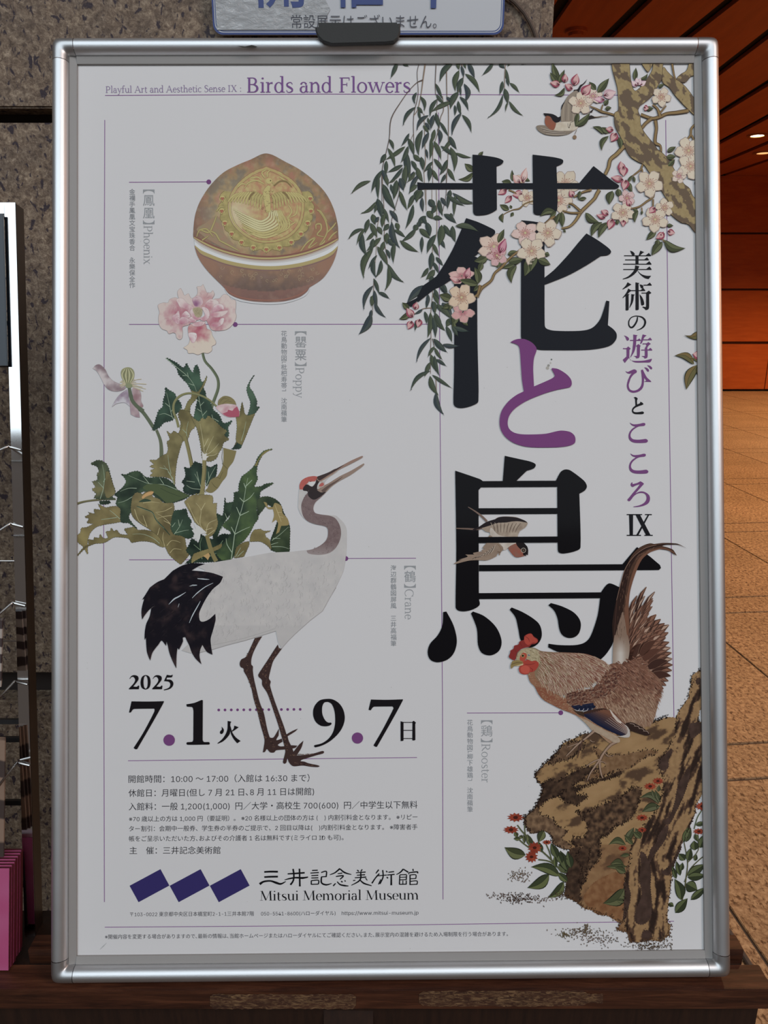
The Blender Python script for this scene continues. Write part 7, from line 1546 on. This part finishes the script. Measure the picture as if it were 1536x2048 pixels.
# ------------------------------------------------------------------ museum mark and name
t = Pic('museum_mark', 2, '2f2860', 'three dark blue tilted rectangles touching at the corners')
M4 = T(240, 1720, 5.12)
for ox in (0, 411, 822): t.poly([bz(M4, ox+a, b) for a, b in ((98, 264), (414, 94), (505, 262), (190, 432))])
t.build()
t = Pic('museum_name_lettering', 2, '101014', 'black brush style museum name over its English name')
M3 = T(500, 1720, 4.389)
for s_ in ('125,105,14 180,102,16 245,103,16', '125,150,14 180,147,16 245,146,16', '85,212,22 120,190,16 180,184,14 230,200,20 270,210,16 315,188,5', '330,122,10 400,118,14 480,112,14', '303,175,5 340,165,12 400,155,14 460,158,18 510,150,10', '378,78,14 385,130,14 380,180,14 355,218,16', '434,76,14 436,150,13 437,200,14 438,232,16',
           '545,92,10 595,90,10', '530,115,9 605,110,10', '538,137,9 600,134,10', '538,158,9 600,156,10', '538,180,10 538,215,11', '538,182,9 600,178,10 600,212,11', '538,214,9 600,212,9', '625,110,10 670,100,11 668,150,11', '625,148,9 668,146,9', '628,148,12 628,200,14 670,218,14 718,205,5',
           '700,130,6 745,112,11 790,75,14', '790,78,10 830,110,14 890,128,6', '770,120,8 810,115,10', '755,145,9 820,138,12 790,170,9', '730,228,12 752,205,9', '765,190,8 790,215,12 830,225,14 865,228,6', '800,185,10 812,195,12', '830,180,10 840,188,10',
           '940,88,9 955,100,12', '985,82,10 972,102,9', '930,112,8 1015,106,10', '938,134,8 1010,129,10', '920,156,8 1020,150,12', '972,105,11 972,160,12 950,190,12 890,222,6', '965,175,10 1000,205,14 1068,226,7', '905,182,9 925,178,8', '1015,160,10 1030,180,6',
           '1130,85,12 1105,118,8', '1135,120,12 1100,160,10 1070,205,12', '1165,88,11 1168,150,11 1140,210,12', '1110,140,8 1200,132,9', '1195,95,9 1205,108,11', '1200,150,10 1212,160,12', '1148,170,8 1128,215,9', '1215,108,9 1265,102,10', '1205,132,9 1270,126,10', '1240,130,12 1240,222,16',
           '1285,128,6 1320,108,11 1345,80,13', '1345,80,10 1390,108,12', '1315,130,8 1375,128,9', '1315,132,9 1312,215,11', '1375,130,9 1372,175,10', '1318,152,7 1372,150,8', '1318,174,8 1372,172,8', '1342,180,8 1342,212,8', '1372,180,9 1372,212,10', '1312,214,9 1375,212,9', '1430,78,10 1434,98,10', '1395,112,10 1470,104,11 1472,118,10', '1395,112,9 1392,125,8', '1405,128,10 1405,220,11', '1405,132,8 1455,130,9 1455,165,9', '1405,165,8 1455,163,8', '1405,188,8 1466,184,9 1466,215,10', '1405,216,8 1466,213,9'):
    t.stroke(M3, s_)
serif(t, 'Mitsui Memorial Museum', (519.5, 1801.2), (838, 1799.2), 29, '121216', 1.05, 0.55)
t.build()
# small stain on the sheet and a pen mark
t = Pic('stain', 1, '9c9a96')
t.disc(1103, 719, 1.6, '5a625f', 10); t.disc(1097, 731, 2.6, '858580', 12); t.disc(1095, 736, 3.4, '9b9892', 12); t.disc(1101, 726, 2.0, 'a8a6a2', 10)
t.ribbon([(200, 1899, 0.5), (206, 1893, 1.6), (213, 1886, 0.5)], '96989b')
for k in range(60): t.disc(r9.uniform(160, 1390), r9.uniform(200, 1900), r9.uniform(0.4, 0.9), 'a09f9f', 6)
t.build()['kind'] = 'stuff'

# lettering of the notice plate
for ch, x0, x1, yb in (('開', 517, 608, 5), ('催', 668, 766, 5), ('中', 822, 912, 6)): sign_text(ch, x0, x1, yb, M_BLUE, 'lettering', 0.012)
sign_text('常設展示はございません。', 583, 873, 55, M_INK, 'small_lettering', -0.004)
# ------------------------------------------------------------------ leaflet rack at the left, leaning like the poster
LEAN = math.radians(12.8)
RU = Vector((0, math.sin(LEAN), math.cos(LEAN))); RN = Vector((0, -math.cos(LEAN), math.sin(LEAN)))
RB = Vector((0, 0.512, LZ-0.004))
def rp(px, py, off=0.0):                              # pixel -> (x, height along the rack)
    r = ray(px, py); P0 = RB + RN*off; k = (P0-CAM).dot(RN)/r.dot(RN); p = CAM + r*k
    return p.x, (p-P0).dot(RU)
RM = Matrix(((1, 0, 0, RB.x), (0, RU.y, RN.y, RB.y), (0, RU.z, RN.z, RB.z), (0, 0, 0, 1)))   # local x right, y up the rack, z to the viewer
M_CHR = material('chrome', (0.82, 0.83, 0.84), 0.07, 1.0)
M_CHRD = material('shaded_chrome_side', (0.30, 0.29, 0.28), 0.32, 1.0)  # chrome again, darkened in colour for the granite its sides mirror
M_WIRE = material('steel_wire', (0.55, 0.52, 0.50), 0.25, 1.0)
rack = empty('leaflet_rack', mat=RM.copy()); tag(rack, 'chrome framed leaflet rack with wire pockets leaning left of the poster', 'rack')
xa_, ht = rp(13.5, 405); xb_, _ = rp(34, 405); xc_, _ = rp(56, 1905)
XR = (xb_+rp(67.5, 1900)[0])/2; WB = 0.0090
MB().box((XR-WB, 0.0, -0.0005), (XR, ht, 0.0), 0.0).build('front_strip', M_CHR, rack)
MB().box((XR-WB, 0.0, -0.0150), (XR, ht, -0.0006), 0.0006).build('upright', M_CHRD, rack)
MB().box((-0.60, ht-0.0088, -0.0005), (XR-WB-0.0002, ht, 0.0)).build('front_strip', M_CHR, rack)
MB().box((-0.60, ht-0.0088, -0.0150), (XR-WB-0.0002, ht, -0.0006), 0.0006).build('top_rail', M_CHRD, rack)
MB().box((-0.609, 0, -0.0150), (-0.6002, ht, 0.0), 0.0006).build('upright', M_CHRD, rack)
M_BAR = material('black_bar', (0.012, 0.010, 0.010), 0.5)
for py, hh in ((647, 0.0034), (729, 0.0042), (1442, 0.004), (1478, 0.004), (1604, 0.004), (1711, 0.0055), (1768, 0.0034)):
    y_ = rp(30, py, -0.013)[1]; MB().box((-0.60, y_-hh/2, -0.0148), (XR-WB-0.0003, y_+hh/2, -0.0105)).build('cross_bar', M_BAR, rack)
for py in (1122, 1282):
    y_ = rp(20, py, -0.012)[1]; MB().tube([(-0.60, y_, -0.012), (XR-WB-0.0003, y_, -0.012)], 0.0007, 8).build('cross_wire', M_WIRE, rack, True)
for py, ln in ((893, 0.045), (1047, 0.06), (1205, 0.07), (1362, 0.075), (1524, 0.075)):
    y_ = rp(33, py, 0.001)[1]; d = Vector((0, -1, -0.05)); L_ = Vector((0, d.dot(RU), d.dot(RN)))
    x_ = XR-WB-0.0018
    pts = [Vector((XR-0.0002, y_-0.0030, 0.0009)), Vector((x_+0.002, y_-0.0008, 0.0012)), Vector((x_, y_, 0.0018))]
    pts += [Vector((x_-0.0005, y_, 0.0018))+L_*ln*f for f in (0.3, 0.7, 1.0)] + [Vector((-0.596, y_, 0.0018))+L_*ln]
    MB().tube(pts, 0.0011, 8).build('wire_arm', M_WIRE, rack, True)
# leaflets in the pockets, only their right edges come into the picture
M_NAVY = material('navy_cover', (0.010, 0.018, 0.032), 0.35, coat=0.3)
def edge_mat(name, c1, c2, s):
    m = material(name, c1, 0.6); nt = m.node_tree; w = nt.nodes.new('ShaderNodeTexWave'); w.inputs['Scale'].default_value = s; w.inputs['Distortion'].default_value = 4; w.inputs['Detail'].default_value = 2
    w.bands_direction = 'Y'; nt.links.new(coords(nt), w.inputs['Vector']); setcol(m, ramp(nt, w.outputs['Fac'], [(0.4, c1), (0.55, c2)])); return m
M_STR = edge_mat('striped_leaflet', (0.42, 0.36, 0.32), (0.05, 0.03, 0.03), 22)
M_TANP = edge_mat('brown_leaflet', (0.05, 0.03, 0.025), (0.26, 0.17, 0.12), 9)
M_BLK = material('black_leaflet', (0.012, 0.012, 0.013), 0.6)
leaf_groups = []
def leaflet(xr, y0, y1, z, mat, lab, grp, n=4, dz=0.0022, tilt=0.0, w=0.21, name='leaflet'):
    first = None
    for k in range(n):
        mm4 = RM @ Matrix.Translation((xr-0.0016*k*(1 if n > 1 else 0), y0, z-k*dz)) @ Matrix.Rotation(tilt, 4, 'X')
        if first is None:
            first = MB().box((-w, 0, -0.0008), (0, y1-y0, 0.0008), 0.0002).build(name, mat, None, matrix=mm4); o = first
        else:
            o = D.objects.new(name, first.data); COL.objects.link(o); o.matrix_world = mm4
        tag(o, ['frontmost ', 'second ', 'rearmost '][k if n > 2 else k*2 if n == 2 else 0]+lab, 'leaflet', grp)
x1_, ya_ = rp(17, 728, 0.004); _, yb_ = rp(10, 428, 0.004)
leaflet(x1_-0.001, rp(10, 640, .004)[1]-0.037, yb_, 0.0035, M_NAVY, 'dark navy leaflet in the top pocket of the chrome rack', 'navy leaflets in the top rack pocket', 2, 0.0019)
xs_, ys0 = rp(15, 1368, 0.02); _, ys1 = rp(6, 1238, 0.02)
leaflet(xs_-0.001, ys0, ys1, 0.028, M_STR, 'brown and white striped leaflet in the middle rack pocket', 'striped leaflets in the middle rack pocket', 3, 0.0034, -0.10)
xs_, ys0 = rp(18, 1706, 0.02); _, ys1 = rp(3, 1480, 0.02)
leaflet(xs_-0.001, ys0, ys1, 0.026, M_TANP, 'dark brown leaflet with tan edge in the lower rack pocket', 'brown leaflets in the lower rack pocket', 3, 0.003, -0.08)
xs_, ys0 = rp(34, 1800, 0.008); _, ys1 = rp(22, 1722, 0.008)
leaflet(xs_-0.001, ys0-0.035, ys1, 0.011, M_BLK, 'black leaflet tucked behind the pink brochures', 'black leaflets behind the pink brochures', 2, 0.0022, -0.05)

# ------------------------------------------------------------------ pink brochures standing on the ledge
def pink_mat():
    m = material('pink_cover', (0.75, 0.16, 0.35), 0.4, coat=0.3); nt = m.node_tree
    v = coords(nt); a = ramp(nt, noise_tex(nt, v, 14, 2, 0.5), [(0.35, (0.42, 0.045, 0.15)), (0.65, (0.52, 0.15, 0.30))]); setcol(m, a); return m
M_PINK = pink_mat(); M_PEDGE = edge_mat('page_edges', (0.14, 0.012, 0.028), (0.07, 0.006, 0.015), 300); M_PBLUE = material('blue_print', (0.02, 0.10, 0.42), 0.4)
base_r = at_z(17, 1943, LZ); LB = math.radians(17)
Hb = None
for hh in [0.06+0.001*i for i in range(120)]:
    p = base_r + Vector((0, math.sin(LB), math.cos(LB)))*hh
    q = p-CAM; py = 1024 - F_PX*(q.dot(UP))/q.dot(FWD)
    if py <= 1740: Hb = hh; break
Hb = Hb or 0.1
bro = None
for k in range(7):
    e = empty('brochure'); e.location = (base_r.x+0.0004*((k*37) % 3), base_r.y+k*0.0034, LZ+0.0011); e.rotation_euler = (-LB+0.006*k*0, 0, 0)
    tag(e, 'pink brochure on the wooden ledge, %s of the stack' % ['frontmost', 'second from the front', 'third from the front', 'in the middle', 'third from the back', 'second from the back', 'rearmost'][k], 'brochure', 'pink brochures at the left end of the ledge')
    def prt(name, data_name, mk, mat):
        if data_name not in prt_cache: o = mk().build(name, mat, e); prt_cache[data_name] = o.data
        else: o = D.objects.new(name, prt_cache[data_name]); COL.objects.link(o); o.parent = e
    if k == 0: prt_cache = {}
    prt('page_block', 'pb', lambda: MB().box((-0.148, 0.0003, 0.0004), (0.0004, 0.0028, Hb+0.0003)), M_PEDGE)
    prt('cover', 'cv', lambda: MB().box((-0.15, 0.0, 0.0), (0, 0.0002, Hb)).box((-0.15, 0.0029, 0.0), (0, 0.0030, Hb)), M_PINK)
    if k == 0: MB().box((-0.120, -0.0002, 0.006), (-0.0125, 0.0, 0.022)).build('blue_print', M_PBLUE, e)

# ------------------------------------------------------------------ thin cord hanging at the pillar edge and a cable on the floor
M_CORD = material('brown_cord', (0.09, 0.06, 0.045), 0.7)
pts = [at_y(x, y, GY-0.004) for x, y in ((1008, -12), (1030, 5), (1048, 25), (1060, 45), (1068, 62), (1074, 80), (1077, 100))]
o = MB().tube(pts, 0.0022, 8).build('cord', M_CORD, None, True); tag(o, 'thin brown cord curving down the pillar right of the notice plate', 'cord')
pts = [at_z(x, y, 0.006) for x, y in ((1380, 1800), (1430, 1838), (1458, 1862), (1472, 1885), (1484, 1905), (1500, 1930), (1520, 1952), (1545, 1975))]
o = MB().tube(pts, 0.006, 8).build('cable', material('grey_cable', (0.10, 0.08, 0.07), 0.6), None, True); tag(o, 'dark cable on the stone floor beside the right end of the ledge', 'cable')
